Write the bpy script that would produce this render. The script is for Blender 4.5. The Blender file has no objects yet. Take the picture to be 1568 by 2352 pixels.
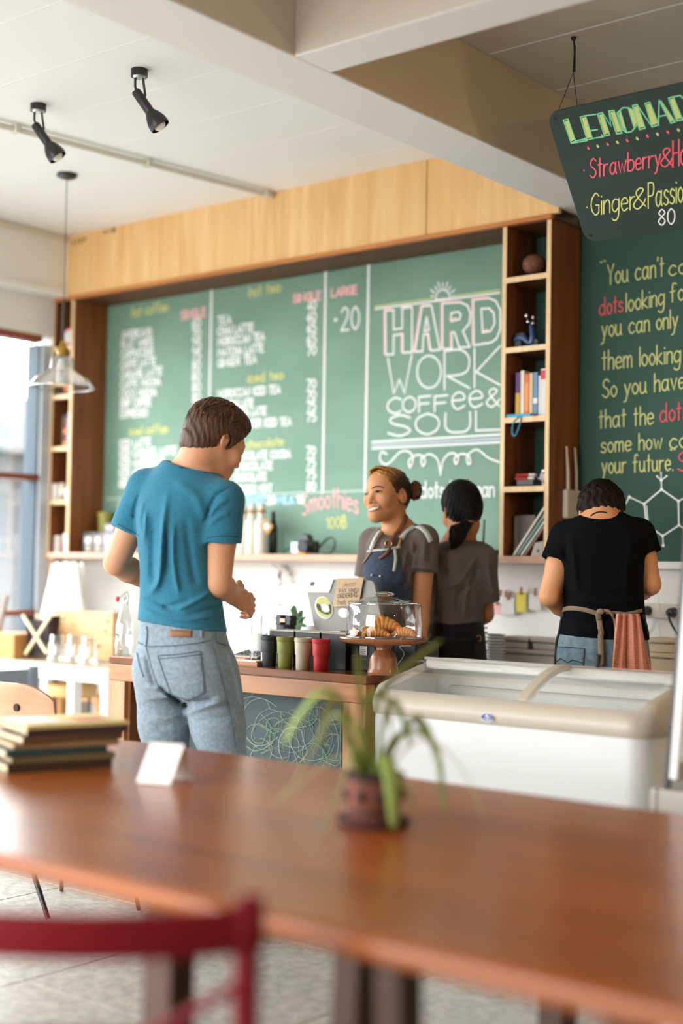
import bpy, bmesh, math, random
import numpy as np
from mathutils import Vector, Matrix
from mathutils.bvhtree import BVHTree
random.seed(7)
SC = bpy.context.scene
COL = SC.collection
PI = math.pi
EXPO, SKY = 0.0, 16.5     # exposure, brightness of the overcast sky
LEDS = 22              # light strip inside the freezer
WARM, WARMW = ((-.6, 3.9), (1.2, 2.2)), 38     # unseen warm lamps, added to warm the right side

# ------------------------------------------------------------------ camera
FPX = 3180.8
YAW, PITCH, ROLL = math.radians(39.213), math.radians(2.429), math.radians(1.0)
CAM = Vector((0, 0, 1.3))
_f = Vector((-math.sin(YAW) * math.cos(PITCH), math.cos(YAW) * math.cos(PITCH), math.sin(PITCH)))
_r = Vector((math.cos(YAW), math.sin(YAW), 0))
_u = _r.cross(_f)
CR = math.cos(ROLL) * _r + math.sin(ROLL) * _u
CU = -math.sin(ROLL) * _r + math.cos(ROLL) * _u
CF = _f
cam = bpy.data.cameras.new('camera')
cam.sensor_width = 36
cam.lens = FPX * 36 / 2352
cam.dof.use_dof = True
cam.dof.focus_distance = 4.75
cam.dof.aperture_fstop = .92
cam.clip_start = .05
camo = bpy.data.objects.new('camera', cam)
COL.objects.link(camo)
camo.matrix_world = Matrix(((CR.x, CU.x, -CF.x, CAM.x), (CR.y, CU.y, -CF.y, CAM.y), (CR.z, CU.z, -CF.z, CAM.z), (0, 0, 0, 1)))
SC.camera = camo

# ------------------------------------------------------------------ sky, daylight, exposure
SC.view_settings.view_transform = 'Standard'
SC.view_settings.look = 'None'
SC.view_settings.gamma = 1
SC.view_settings.use_curve_mapping = False
SC.view_settings.exposure = EXPO
world = bpy.data.worlds.new('overcast_sky')
SC.world = world
world.use_nodes = True
_n = world.node_tree.nodes
_bg = _n['Background']
_bg.inputs[0].default_value = (.98, .99, 1.0, 1)
_bg.inputs[1].default_value = SKY

SC.cycles.max_bounces, SC.cycles.diffuse_bounces, SC.cycles.glossy_bounces = 7, 4, 3
SC.cycles.transmission_bounces, SC.cycles.transparent_max_bounces = 6, 12
SC.cycles.caustics_reflective = SC.cycles.caustics_refractive = False


def daylight_portal(name, loc, rot, sx, sy):
    l = bpy.data.lights.new(name, 'AREA')
    l.shape = 'RECTANGLE'
    l.size, l.size_y = sx, sy
    l.cycles.is_portal = True
    o = bpy.data.objects.new(name, l)
    o.location, o.rotation_euler = loc, rot
    COL.objects.link(o)


# window wall on the left, open shop front behind the camera
daylight_portal('window_daylight', (-5.9, 1.2, 1.35), (0, -PI / 2, 0), 2.6, 7.2)
daylight_portal('shopfront_daylight', (-3.75, -2.42, 1.37), (PI / 2, 0, 0), 3.9, 2.7)


# ------------------------------------------------------------------ pixel to place helpers
def ray(px, py):
    return CF + CR * ((px - 784) / FPX) - CU * ((py - 1176) / FPX)


def P(px, py, x=None, y=None, z=None, d=None):
    v = ray(px, py)
    if d is not None:
        t = d
    elif x is not None:
        t = x / v.x
    elif y is not None:
        t = y / v.y
    else:
        t = (z - CAM.z) / v.z
    return CAM + v * t


# ------------------------------------------------------------------ object helpers
ORG = {}


def tag(o, label=None, cat=None, group=None, kind=None):
    if label:
        o['label'] = label
    if cat:
        o['category'] = cat
    if group:
        o['group'] = group
    if kind:
        o['kind'] = kind
    return o


def thing(name, label, cat, loc=(0, 0, 0), group=None, kind=None, rot=None):
    o = bpy.data.objects.new(name, None)
    o.empty_display_size = .05
    COL.objects.link(o)
    o.location = loc
    if rot:
        o.rotation_euler = rot
    tag(o, label, cat, group, kind)
    ORG[o.name] = Vector(loc)
    return o


def copy_tree(o, loc=None, rot=None, label=None, parent=None):
    c = o.copy()
    COL.objects.link(c)
    c.parent = parent
    for ch in list(o.children):
        copy_tree(ch, parent=c)
    if loc is not None:
        c.location = loc
    if rot is not None:
        c.rotation_euler = rot
    if label:
        c['label'] = label
    return c


def smooth_mesh(me, angle=40):
    me.polygons.foreach_set('use_smooth', [True] * len(me.polygons))
    if angle:
        try:
            me.set_sharp_from_angle(angle=math.radians(angle))
        except Exception:
            pass


class MB:
    """collects shapes; build() links them as one mesh object"""

    def __init__(self):
        self.v, self.f = [], []

    def add(self, vs, fs):
        k = len(self.v)
        self.v += [tuple(v) for v in vs]
        self.f += [tuple(i + k for i in f) for f in fs]
        return self

    def box(self, x0, x1, y0, y1, z0, z1):
        return self.add([(x0, y0, z0), (x1, y0, z0), (x1, y1, z0), (x0, y1, z0), (x0, y0, z1), (x1, y0, z1), (x1, y1, z1), (x0, y1, z1)],
                        [(0, 3, 2, 1), (4, 5, 6, 7), (0, 1, 5, 4), (1, 2, 6, 5), (2, 3, 7, 6), (3, 0, 4, 7)])

    def obox(self, c, ax, ay, az, hx, hy, hz):
        c, ax, ay, az = Vector(c), Vector(ax).normalized(), Vector(ay).normalized(), Vector(az).normalized()
        vs = [c + ax * (sx * hx) + ay * (sy * hy) + az * (sz * hz) for sz in (-1, 1) for sx, sy in ((-1, -1), (1, -1), (1, 1), (-1, 1))]
        return self.add(vs, [(0, 3, 2, 1), (4, 5, 6, 7), (0, 1, 5, 4), (1, 2, 6, 5), (2, 3, 7, 6), (3, 0, 4, 7)])

    def bar(self, p0, p1, w, h, up=(0, 0, 1)):
        p0, p1 = Vector(p0), Vector(p1)
        d = p1 - p0
        a = d.normalized()
        s = a.cross(Vector(up))
        if s.length < 1e-4:
            s = a.cross(Vector((1, 0, 0)))
        s.normalize()
        u = s.cross(a)
        return self.obox((p0 + p1) / 2, a, s, u, d.length / 2, w / 2, h / 2)

    def tube(self, pts, r, n=8, closed=False, caps=True, flat=None):
        pts = [Vector(p) for p in pts]
        m = len(pts)
        rs = r if isinstance(r, (list, tuple)) else [r] * m
        vs, fs = [], []
        prev = None
        for i, p in enumerate(pts):
            if closed:
                t = pts[(i + 1) % m] - pts[i - 1]
            else:
                t = pts[min(i + 1, m - 1)] - pts[max(i - 1, 0)]
            t.normalize()
            if prev is None:
                a = Vector((0, 0, 1)) if abs(t.z) < .9 else Vector((1, 0, 0))
                s = t.cross(a).normalized()
            else:
                s = (prev - t * prev.dot(t))
                s = s.normalized() if s.length > 1e-6 else t.orthogonal().normalized()
            prev = s
            b = t.cross(s)
            for k in range(n):
                q = 2 * PI * k / n
                vs.append(p + (s * math.cos(q) + b * math.sin(q) * (flat or 1)) * rs[i])
        for i in range(m if closed else m - 1):
            for k in range(n):
                a0, a1 = i * n + k, i * n + (k + 1) % n
                j = ((i + 1) % m) * n
                fs.append((a0, a1, j + (k + 1) % n, j + k))
        if caps and not closed:
            fs.append(tuple(range(n - 1, -1, -1)))
            fs.append(tuple((m - 1) * n + k for k in range(n)))
        return self.add(vs, fs)

    def cyl(self, p0, p1, r0, r1=None, n=16, caps=True):
        return self.tube([p0, p1], [r0, r0 if r1 is None else r1], n, caps=caps)

    def lathe(self, prof, c=(0, 0, 0), n=24, sx=1, sy=1):
        vs, fs = [], []
        for r, z in prof:
            for k in range(n):
                q = 2 * PI * k / n
                vs.append((c[0] + r * sx * math.cos(q), c[1] + r * sy * math.sin(q), c[2] + z))
        for i in range(len(prof) - 1):
            for k in range(n):
                fs.append((i * n + k, i * n + (k + 1) % n, (i + 1) * n + (k + 1) % n, (i + 1) * n + k))
        if prof[0][0] > 1e-5:
            fs.append(tuple(range(n - 1, -1, -1)))
        if prof[-1][0] > 1e-5:
            fs.append(tuple((len(prof) - 1) * n + k for k in range(n)))
        return self.add(vs, fs)

    def prism(self, poly, o, ax, ay, az, h):
        """flat outline poly (a,b) in the axes ax, ay at o, thickened by h along az"""
        o, ax, ay, az = Vector(o), Vector(ax), Vector(ay), Vector(az)
        n = len(poly)
        vs = [o + ax * a + ay * b for a, b in poly] + [o + ax * a + ay * b + az * h for a, b in poly]
        fs = [tuple(range(n - 1, -1, -1)), tuple(range(n, 2 * n))] + [(i, (i + 1) % n, n + (i + 1) % n, n + i) for i in range(n)]
        return self.add(vs, fs)

    def grid(self, fn, nu, nv, cu=False, cv=False):
        vs = [fn(i / (nu if cu else nu - 1), j / (nv if cv else nv - 1)) for i in range(nu) for j in range(nv)]
        fs = []
        for i in range(nu if cu else nu - 1):
            for j in range(nv if cv else nv - 1):
                i2, j2 = (i + 1) % nu, (j + 1) % nv
                fs.append((i * nv + j, i2 * nv + j, i2 * nv + j2, i * nv + j2))
        return self.add(vs, fs)

    def ball(self, c, rx, ry=None, rz=None, n=16, m=10, ax=None):
        ry, rz = ry or rx, rz or rx
        c = Vector(c)
        X, Y, Z = ax or (Vector((1, 0, 0)), Vector((0, 1, 0)), Vector((0, 0, 1)))
        vs, fs = [c - Z * rz], []
        for i in range(1, m):
            t = PI * i / m
            for k in range(n):
                q = 2 * PI * k / n
                vs.append(c + X * (rx * math.sin(t) * math.cos(q)) + Y * (ry * math.sin(t) * math.sin(q)) - Z * (rz * math.cos(t)))
        vs.append(c + Z * rz)
        for k in range(n):
            fs.append((0, 1 + (k + 1) % n, 1 + k))
            fs.append((len(vs) - 1, 1 + (m - 2) * n + k, 1 + (m - 2) * n + (k + 1) % n))
        for i in range(m - 2):
            for k in range(n):
                a = 1 + i * n
                fs.append((a + k, a + (k + 1) % n, a + n + (k + 1) % n, a + n + k))
        return self.add(vs, fs)

    def build(self, name, mat, parent=None, bevel=0, smooth=0, seg=2, solid=0, sub=0, label=None):
        off = Vector((0, 0, 0))
        p = parent
        while p is not None:
            if p.name in ORG:
                off = off + ORG[p.name]
            p = p.parent
        me = bpy.data.meshes.new(name)
        me.from_pydata([(v[0] - off.x, v[1] - off.y, v[2] - off.z) for v in self.v], [], self.f)
        me.validate()
        bm = bmesh.new()
        bm.from_mesh(me)
        bmesh.ops.recalc_face_normals(bm, faces=bm.faces)
        bm.to_mesh(me)
        bm.free()
        if smooth:
            smooth_mesh(me, smooth)
        o = bpy.data.objects.new(name, me)
        COL.objects.link(o)
        o.data.materials.append(mat)
        if parent:
            o.parent = parent
        if label:
            o['label'] = label
        if solid:
            m = o.modifiers.new('solid', 'SOLIDIFY')
            m.thickness = solid
        if bevel:
            m = o.modifiers.new('bevel', 'BEVEL')
            m.width, m.segments, m.limit_method, m.angle_limit = bevel, seg, 'ANGLE', math.radians(50)
        if sub:
            m = o.modifiers.new('sub', 'SUBSURF')
            m.levels = m.render_levels = sub
        return o


def struct(o, label=None):
    o['kind'] = 'structure'
    if label:
        o['label'] = label
    return o


def rrect(w, h, r, n=5, cx=0, cy=0):
    pts = []
    for sx, sy, a in ((1, 1, 0), (-1, 1, 90), (-1, -1, 180), (1, -1, 270)):
        for i in range(n + 1):
            q = math.radians(a + 90 * i / n)
            pts.append((cx + sx * (w / 2 - r) + r * math.cos(q), cy + sy * (h / 2 - r) + r * math.sin(q)))
    return pts


def crom(pts, n=6, closed=False):
    pts = [Vector(p) for p in pts]
    if len(pts) < 3:
        return pts
    out = []
    m = len(pts)
    for i in range(m if closed else m - 1):
        if closed:
            a, b, c, d = pts[i - 1], pts[i], pts[(i + 1) % m], pts[(i + 2) % m]
        else:
            a, b, c, d = pts[max(i - 1, 0)], pts[i], pts[i + 1], pts[min(i + 2, m - 1)]
        for k in range(n):
            t = k / n
            out.append(.5 * ((2 * b) + (c - a) * t + (2 * a - 5 * b + 4 * c - d) * t * t + (3 * b - a - 3 * c + d) * t ** 3))
    if not closed:
        out.append(pts[-1])
    return out


# ------------------------------------------------------------------ materials
MATS = {}


def _ramp(nt, fac, c0, c1, p0=.3, p1=.7):
    r = nt.nodes.new('ShaderNodeValToRGB')
    r.color_ramp.elements[0].position, r.color_ramp.elements[1].position = p0, p1
    r.color_ramp.elements[0].color, r.color_ramp.elements[1].color = (*c0, 1), (*c1, 1)
    nt.links.new(fac, r.inputs[0])
    return r.outputs[0]


def srgb(h):
    h = h.lstrip('#')
    return tuple(((c / 12.92) if c <= .04045 else ((c + .055) / 1.055) ** 2.4) for c in (int(h[i:i + 2], 16) / 255 for i in (0, 2, 4)))


def mat(name, col, rough=.6, metal=0, col2=None, scale=20, stretch=(1, 1, 1), bump=0, bscale=None, spec=.5, coat=0, trans=0, ior=1.45, detail=4, alpha=1, p0=.3, p1=.7, sheen=0, sss=0, emit=0):
    if name in MATS:
        return MATS[name]
    if isinstance(col, str):
        col = srgb(col)
    if isinstance(col2, str):
        col2 = srgb(col2)
    m = bpy.data.materials.new(name)
    m.use_nodes = True
    nt = m.node_tree
    b = nt.nodes['Principled BSDF']
    b.inputs['Base Color'].default_value = (*col, 1)
    b.inputs['Roughness'].default_value = rough
    b.inputs['Metallic'].default_value = metal
    b.inputs['Specular IOR Level'].default_value = spec
    b.inputs['IOR'].default_value = ior
    b.inputs['Coat Weight'].default_value = coat
    b.inputs['Coat Roughness'].default_value = .15
    b.inputs['Transmission Weight'].default_value = trans
    b.inputs['Alpha'].default_value = alpha
    b.inputs['Sheen Weight'].default_value = sheen
    if sss:
        b.inputs['Subsurface Weight'].default_value = sss
        b.inputs['Subsurface Radius'].default_value = (.012, .005, .003)
    if emit:
        b.inputs['Emission Color'].default_value = (*col, 1)
        b.inputs['Emission Strength'].default_value = emit
    if col2 is not None or bump:
        tc = nt.nodes.new('ShaderNodeTexCoord')
        mp = nt.nodes.new('ShaderNodeMapping')
        mp.inputs['Scale'].default_value = stretch
        nt.links.new(tc.outputs['Object'], mp.inputs[0])
        nz = nt.nodes.new('ShaderNodeTexNoise')
        nz.inputs['Scale'].default_value = scale
        nz.inputs['Detail'].default_value = detail
        nt.links.new(mp.outputs[0], nz.inputs[0])
        if col2 is not None:
            nt.links.new(_ramp(nt, nz.outputs[0], col, col2, p0, p1), b.inputs['Base Color'])
        if bump:
            n2 = nz
            if bscale:
                n2 = nt.nodes.new('ShaderNodeTexNoise')
                n2.inputs['Scale'].default_value = bscale
                n2.inputs['Detail'].default_value = 3
                nt.links.new(mp.outputs[0], n2.inputs[0])
            bp = nt.nodes.new('ShaderNodeBump')
            bp.inputs['Strength'].default_value = bump
            bp.inputs['Distance'].default_value = .01
            nt.links.new(n2.outputs[0], bp.inputs['Height'])
            nt.links.new(bp.outputs[0], b.inputs['Normal'])
    MATS[name] = m
    return m


def wood(name, c0, c1, c2=None, scale=6, axis='X', rough=.5, coat=0, bump=.15, spec=.5, patch=None):
    """streaky grain along an axis with a second large-scale tone"""
    if name in MATS:
        return MATS[name]
    c0, c1 = srgb(c0), srgb(c1)
    c2 = srgb(c2) if c2 else c0
    st = {'X': (.08, 1, 1), 'Y': (1, .08, 1), 'Z': (1, 1, .08)}[axis]
    m = mat(name, c0, rough, coat=coat, spec=spec)
    nt = m.node_tree
    b = nt.nodes['Principled BSDF']
    tc = nt.nodes.new('ShaderNodeTexCoord')
    mp = nt.nodes.new('ShaderNodeMapping')
    mp.inputs['Scale'].default_value = st
    nt.links.new(tc.outputs['Object'], mp.inputs[0])
    n1 = nt.nodes.new('ShaderNodeTexNoise')
    n1.inputs['Scale'].default_value = scale * 6
    n1.inputs['Detail'].default_value = 6
    n1.inputs['Distortion'].default_value = .6
    nt.links.new(mp.outputs[0], n1.inputs[0])
    n2 = nt.nodes.new('ShaderNodeTexNoise')
    n2.inputs['Scale'].default_value = patch or scale * .6
    n2.inputs['Detail'].default_value = 3
    mp2 = nt.nodes.new('ShaderNodeMapping')
    mp2.inputs['Scale'].default_value = tuple(max(s, .3) for s in st)
    nt.links.new(tc.outputs['Object'], mp2.inputs[0])
    nt.links.new(mp2.outputs[0], n2.inputs[0])
    a = _ramp(nt, n1.outputs[0], c0, c1, .3, .7)
    mx = nt.nodes.new('ShaderNodeMixRGB')
    mr = nt.nodes.new('ShaderNodeMapRange')
    mr.inputs[1].default_value, mr.inputs[2].default_value = .4, .68
    mr.inputs[3].default_value, mr.inputs[4].default_value = 0, .7
    nt.links.new(n2.outputs[0], mr.inputs[0])
    nt.links.new(mr.outputs[0], mx.inputs[0])
    nt.links.new(a, mx.inputs[1])
    mx.inputs[2].default_value = (*c2, 1)
    nt.links.new(mx.outputs[0], b.inputs['Base Color'])
    if bump:
        bp = nt.nodes.new('ShaderNodeBump')
        bp.inputs['Strength'].default_value = bump
        bp.inputs['Distance'].default_value = .004
        nt.links.new(n1.outputs[0], bp.inputs['Height'])
        nt.links.new(bp.outputs[0], b.inputs['Normal'])
    return m


def thin_glass(name, tint=(1, 1, 1), refl=.12, rough=.02, edge=.5):
    """clear glass walls thin enough not to bend the view: see-through, shinier at grazing angles"""
    if name in MATS:
        return MATS[name]
    m = bpy.data.materials.new(name)
    m.use_nodes = True
    nt = m.node_tree
    nt.nodes.remove(nt.nodes['Principled BSDF'])
    out = nt.nodes['Material Output']
    t = nt.nodes.new('ShaderNodeBsdfTransparent')
    t.inputs[0].default_value = (*tint, 1)
    g = nt.nodes.new('ShaderNodeBsdfGlossy')
    g.inputs['Roughness'].default_value = rough
    lw = nt.nodes.new('ShaderNodeLayerWeight')
    lw.inputs[0].default_value = edge
    mr = nt.nodes.new('ShaderNodeMapRange')
    mr.inputs[3].default_value, mr.inputs[4].default_value = refl * .4, min(1, refl * 4)
    nt.links.new(lw.outputs['Facing'], mr.inputs[0])
    mx = nt.nodes.new('ShaderNodeMixShader')
    nt.links.new(mr.outputs[0], mx.inputs[0])
    nt.links.new(t.outputs[0], mx.inputs[1])
    nt.links.new(g.outputs[0], mx.inputs[2])
    nt.links.new(mx.outputs[0], out.inputs[0])
    MATS[name] = m
    return m


M_WHITE = mat('white_plaster', (.80, .80, .78), .85, col2=(.74, .735, .71), scale=3, bump=.05, bscale=60)
M_CEIL = mat('ceiling_paint', (.88, .885, .885), .85, bump=.04, bscale=80)
M_COFFER = mat('coffer_paint', (.86, .86, .85), .85, bump=.04, bscale=80)
M_BATTEN = mat('batten_paint', (.88, .88, .87), .8)
M_PLY = wood('plywood', '#d8a968', '#edc891', '#e0b478', scale=3.2, axis='Z', rough=.6, bump=.1, patch=1.6)
M_TRIM = wood('trim_wood', '#b26c33', '#cc8a4c', scale=6, axis='X', rough=.45)
M_PLYEDGE = wood('plywood_edge', '#dcb98a', '#efd6b0', '#d7ae78', scale=9, axis='Z', rough=.6)
M_BROWN = wood('brown_wood', '#683a17', '#96592c', '#7a451e', scale=4, axis='Z', rough=.55, bump=.15, patch=3)
M_BROWNX = wood('brown_wood_flat', '#4a2a12', '#70441f', '#5b3417', scale=4, axis='X', rough=.5)
M_SHELFB = wood('ledge_wood', '#bb8f75', '#d3ab92', '#c69c83', scale=6, axis='X', rough=.5)
M_GREEN = mat('hazy_green_chalkboard', '#688a78', .6, col2='#7ea18f', scale=1.6, stretch=(1, 1, 2.2), spec=.45, bump=.02, bscale=90, p0=.25, p1=.8)  # green lightened: window haze is put into the base colour
M_GREEN2 = mat('green_chalkboard_right', '#2f4d44', .7, col2='#35554a', scale=2.2, spec=.3, bump=.02, bscale=90)
M_CHALK = mat('white_chalk', (.86, .88, .87), .95, spec=.1)
M_CHALKY = mat('yellow_chalk', '#cdd08a', .95, spec=.1)
M_CHALKP = mat('pink_chalk', '#f2b9bb', .95, spec=.1)
M_CHALKR = mat('red_chalk', '#e2606a', .95, spec=.1)
M_CHALKB = mat('blue_chalk', '#a9cfe6', .95, spec=.1)
M_BLACK = mat('black_plastic', (.018, .018, .02), .4)
M_BLACKM = mat('black_metal', (.03, .028, .027), .35, metal=.6)
M_STEEL = mat('brushed_steel', (.55, .55, .56), .3, metal=1)
M_WPLAST = mat('white_plastic', (.80, .79, .77), .4)
M_GLASS = thin_glass('clear_glass', (.97, .985, .98), .22, edge=.35)
M_PANE = thin_glass('window_pane', (.97, .99, .99), .08)

# ================================================================== the room
YB = 5.07          # back wall
YF = 4.82          # front of the wooden shelving
ZC = 3.09          # ceiling
ZB = 2.78          # underside of the beams
ZS = 1.372         # top of the long ledge
XL = -5.99
Z0 = .16           # floor level

M_TILE = mat('terrazzo', '#918e85', .4, col2='#aeaaa0', scale=26, bump=.03, detail=8, p0=.35, p1=.62)
_nt = M_TILE.node_tree
_vo = _nt.nodes.new('ShaderNodeTexVoronoi')
_vo.inputs['Scale'].default_value = 42
_tc = [n for n in _nt.nodes if n.type == 'TEX_COORD'][0]
_nt.links.new(_tc.outputs['Object'], _vo.inputs[0])
_mr = _nt.nodes.new('ShaderNodeMapRange')
_mr.inputs[1].default_value, _mr.inputs[2].default_value, _mr.inputs[3].default_value, _mr.inputs[4].default_value = .12, .3, .55, 0
_nt.links.new(_vo.outputs['Distance'], _mr.inputs[0])
_mx = _nt.nodes.new('ShaderNodeMixRGB')
_b = _nt.nodes['Principled BSDF']
_src = _b.inputs['Base Color'].links[0].from_socket
_nt.links.new(_mr.outputs[0], _mx.inputs[0])
_nt.links.new(_src, _mx.inputs[1])
_mx.inputs[2].default_value = (*srgb('#6d6a62'), 1)
_nt.links.new(_mx.outputs[0], _b.inputs['Base Color'])
M_GROUT = mat('tile_joint', '#6f6a60', .9)

floor = struct(MB().box(-6.2, 2.8, -2.6, 5.2, Z0 - .1, Z0 - .006).build('floor', M_GROUT))
TS = .8
ptx, pty = P(1000, 2238, z=Z0).x, P(230, 2308, z=Z0).y
tx0 = ptx - TS * math.ceil((ptx + 6.0) / TS)
ty0 = pty - TS * math.ceil((pty + 2.4) / TS)
tile0 = MB().box(0, TS - .004, 0, TS - .004, -.006, 0).build('floor_tile', M_TILE, floor, bevel=.0015, seg=1)
first = True
for i in range(12):
    for j in range(11):
        x, y = tx0 + i * TS, ty0 + j * TS
        if x > 2.7 or y > 5.06:
            continue
        t = tile0 if first else tile0.copy()
        if not first:
            COL.objects.link(t)
            t.parent = floor
        first = False
        t.location = (x, y, Z0)

wall_back = struct(MB().box(-6.2, 2.8, YB, YB + .15, 0, ZC + .1).build('wall_back', M_WHITE))
wall_right = struct(MB().box(2.6, 2.75, -2.5, YB + .1, 0, ZC + .1).build('wall_right', mat('tan_bounce_paint', '#9a7a58', .8, col2='#a5845f', scale=4)))  # unseen wall, its tan made up to bounce warm light
m = MB().box(-6.2, 2.75, -2.6, -2.45, 2.75, ZC + .1).box(-6.2, -5.7, -2.6, -2.45, 0, 2.75).box(-1.8, 2.75, -2.6, -2.45, 0, 2.75)
wall_rear = struct(m.build('wall_rear', mat('tan_bounce_paint', '#9a7a58', .8)))  # unseen wall, right part closed to keep daylight off that side
# left wall: deep lintel, ledge, window wall below
m = MB().box(-6.15, -5.885, -2.5, YF + .01, 2.775, ZC + .05).box(-6.15, -5.975, -2.5, YB, 2.545, 2.80).box(-6.15, -6.0, -2.5, YB, 0, .22)
m.box(-6.15, -6.0, 4.86, YB + .05, 0, 2.6)
wall_left = struct(m.build('wall_left', mat('left_wall_paint', (.77, .74, .70), .85, bump=.04, bscale=60), bevel=.006))
m = MB().box(-5.975, -5.862, -2.5, YF, 2.752, 2.785)
struct(m.build('lintel_ledge', M_WHITE, wall_left, bevel=.004))
m = MB().box(-5.91, -5.868, -2.5, YF, ZC - .035, ZC - .002)
struct(m.build('cornice', mat('cornice_paint', '#cfc6b4', .7), wall_left, bevel=.006))

# window bays between the aluminium uprights
M_ALU = mat('window_aluminium', '#bcc8d0', .45, metal=.1)
M_REDW = wood('transom_wood', '#7a3d2c', '#93503b', scale=5, axis='Y', rough=.5)
ys = [4.80, 3.2, 1.6, 0, -1.6, -2.45]
for k in range(5):
    y1, y0 = ys[k], ys[k + 1]
    w = struct(MB().box(-6.075, -6.065, y0 + .02, y1 - .06, .12, 2.5).build('window_%d' % (k + 1), M_PANE))
    for z0, z1 in ((2.505, 2.548), (1.757, 1.79), (1.03, 1.062), (.22, .26)):
        MB().box(-6.06, -5.985, y0, y1 - .05, z0, z1).build('window_rail', M_REDW, w, bevel=.004)
    MB().box(-6.09, -5.985, y1 - .05, y1 + (.06 if k == 0 else .0), .12, 2.5).build('window_upright', M_ALU, w, bevel=.004)
    MB().box(-6.10, -6.0, y1 - .064, y1 - .05, .12, 2.5).build('window_seal', mat('dark_seal', '#3a4a55', .6), w)

# ceiling with battens, beam towards the wall and cross beam
m = MB().box(-6.15, 2.75, -2.6, YB + .1, ZC, ZC + .1)
ceiling = struct(m.build('ceiling', M_CEIL))
yb = [4.62, 4.25, 3.88, 3.51, 3.14, 2.77, 2.4, 2.03, 1.6, 1.2, .8, .4]
for y in yb:
    MB().box(-5.9, -2.86, y - .005, y + .005, ZC - .0008, ZC + .01).build('ceiling_batten', M_BATTEN, ceiling)
for y in [3.5, 3.95, 4.4]:
    MB().box(-2.6, 2.55, y - .005, y + .005, ZC - .0016, ZC + .01).build('ceiling_batten', M_BATTEN, ceiling)
MB().box(-2.842, -2.612, -2.5, YB, ZB, ZC + .02).build('beam', M_COFFER, ceiling, bevel=.004)
MB().box(-2.612, 2.6, 2.95, 3.113, ZB, ZC + .02).build('beam', M_COFFER, ceiling, bevel=.004)
# coffers right of the beam: tan paint, with shade put into its colour
M_TAN = mat('tan_coffer_paint_shaded', '#dccbb0', .85, bump=.04, bscale=80)
M_TAN2 = mat('taupe_coffer_paint_shaded', '#cbc2b3', .85, bump=.04, bscale=80)
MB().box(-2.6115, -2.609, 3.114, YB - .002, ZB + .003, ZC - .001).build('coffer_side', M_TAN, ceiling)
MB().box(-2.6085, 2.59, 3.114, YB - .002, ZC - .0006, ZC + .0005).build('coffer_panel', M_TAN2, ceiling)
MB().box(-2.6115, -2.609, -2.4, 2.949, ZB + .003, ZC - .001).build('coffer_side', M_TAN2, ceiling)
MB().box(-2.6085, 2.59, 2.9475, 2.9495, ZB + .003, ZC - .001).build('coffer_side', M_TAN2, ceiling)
# conduit under the ceiling
a, b = P(0, 288, z=ZC - .02), P(610, 445, z=ZC - .02)
b.y = YF - .005
cd = thing('conduit', 'pale conduit pipe running across the white ceiling to the plywood panel', 'pipe', a)
MB().tube([a - (b - a) * .6, b], .012, 10).build('pipe', mat('conduit_paint', '#d8d2c2', .6), cd, smooth=40)
for t in (.05, .5, .97):
    c = a + (b - a) * t
    MB().box(c.x - .02, c.x + .02, c.y - .012, c.y + .012, ZC - .034, ZC).build('clip', mat('conduit_paint', '#d8d2c2', .6), cd)


# outside: pale street
gx = thing('pavement', 'pale sunlit pavement outside the left window', 'pavement', (-10, 1, -.2), kind='structure')
MB().box(-40, -6.2, -30, 30, -.2, .06).box(-40, 10, -30, -2.7, -.2, .06).build('slab', mat('pavement_concrete', (.30, .30, .29), .9, col2=(.34, .34, .33), scale=2), gx)

# ================================================================== wooden shelving and fascia
fas = thing('plywood_fascia', 'pale plywood fascia above the chalkboard menu', 'panel', (-4.35, YF, 2.74))
MB().box(-5.88, -3.49, YF, YF + .02, 2.757, ZC).build('plywood_sheet', M_PLY, fas, bevel=.001, seg=1)
MB().box(-3.485, -2.83, YF, YF + .02, 2.757, ZC).build('plywood_sheet', M_PLY, fas, bevel=.001, seg=1)
MB().box(XL, -2.858, YF - .012, YF + .012, 2.738, 2.757).build('trim_strip', M_TRIM, fas, bevel=.003)
MB().box(XL + .01, -2.865, YF + .012, YB - .002, 2.735, 2.752).build('soffit_board', M_BROWNX, fas)
M_INK = mat('ink_stamp', '#3a2f22', .9)
# stencilled marks on the raw plywood
def fmark(px0, py0, px1, py1, n):
    for i in range(n):
        t = (i + .5) / n
        px, py = px0 + (px1 - px0) * t, py0 + (py1 - py0) * t
        c = P(px, py, y=YF - .001)
        h = random.uniform(.012, .03)
        w = random.uniform(.004, .012)
        MB().box(c.x - w, c.x + w, YF - .0012, YF + .001, c.z - h, c.z + h * .4).build('stencil_mark', M_INK, fas)
fmark(163, 556, 200, 546, 4)
fmark(236, 533, 266, 524, 3)


def bookcase(name, label, x0, x1, zs, back, side_r, org):
    t = thing(name, label, 'bookcase', org)
    MB().box(x0, x0 + .018, YF, YB - .018, ZS + .0005, 2.7345).build('side_panel', side_r, t)
    MB().box(x1 - .018, x1, YF, YB - .018, ZS + .0005, 2.7345).build('side_panel', side_r, t)
    for xe in (x0, x1 - .018):
        MB().box(xe - .0005, xe + .0185, YF - .004, YF + .0005, ZS + .0005, 2.7345).build('edge_strip', M_PLYEDGE, t)
    for z in zs:
        s = MB().box(x0 + .018, x1 - .018, YF + .002, YB - .018, z - .022, z).build('shelf', M_BROWNX, t)
        MB().box(x0 + .018, x1 - .018, YF - .003, YF + .002, z - .022, z).build('shelf_edge', M_PLYEDGE, s)
    if back:
        MB().box(x0 + .018, x1 - .018, YB - .017, YB - .015, ZS + .0005, 2.7345).build('back_panel', M_BROWN, t)
    return t


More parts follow.
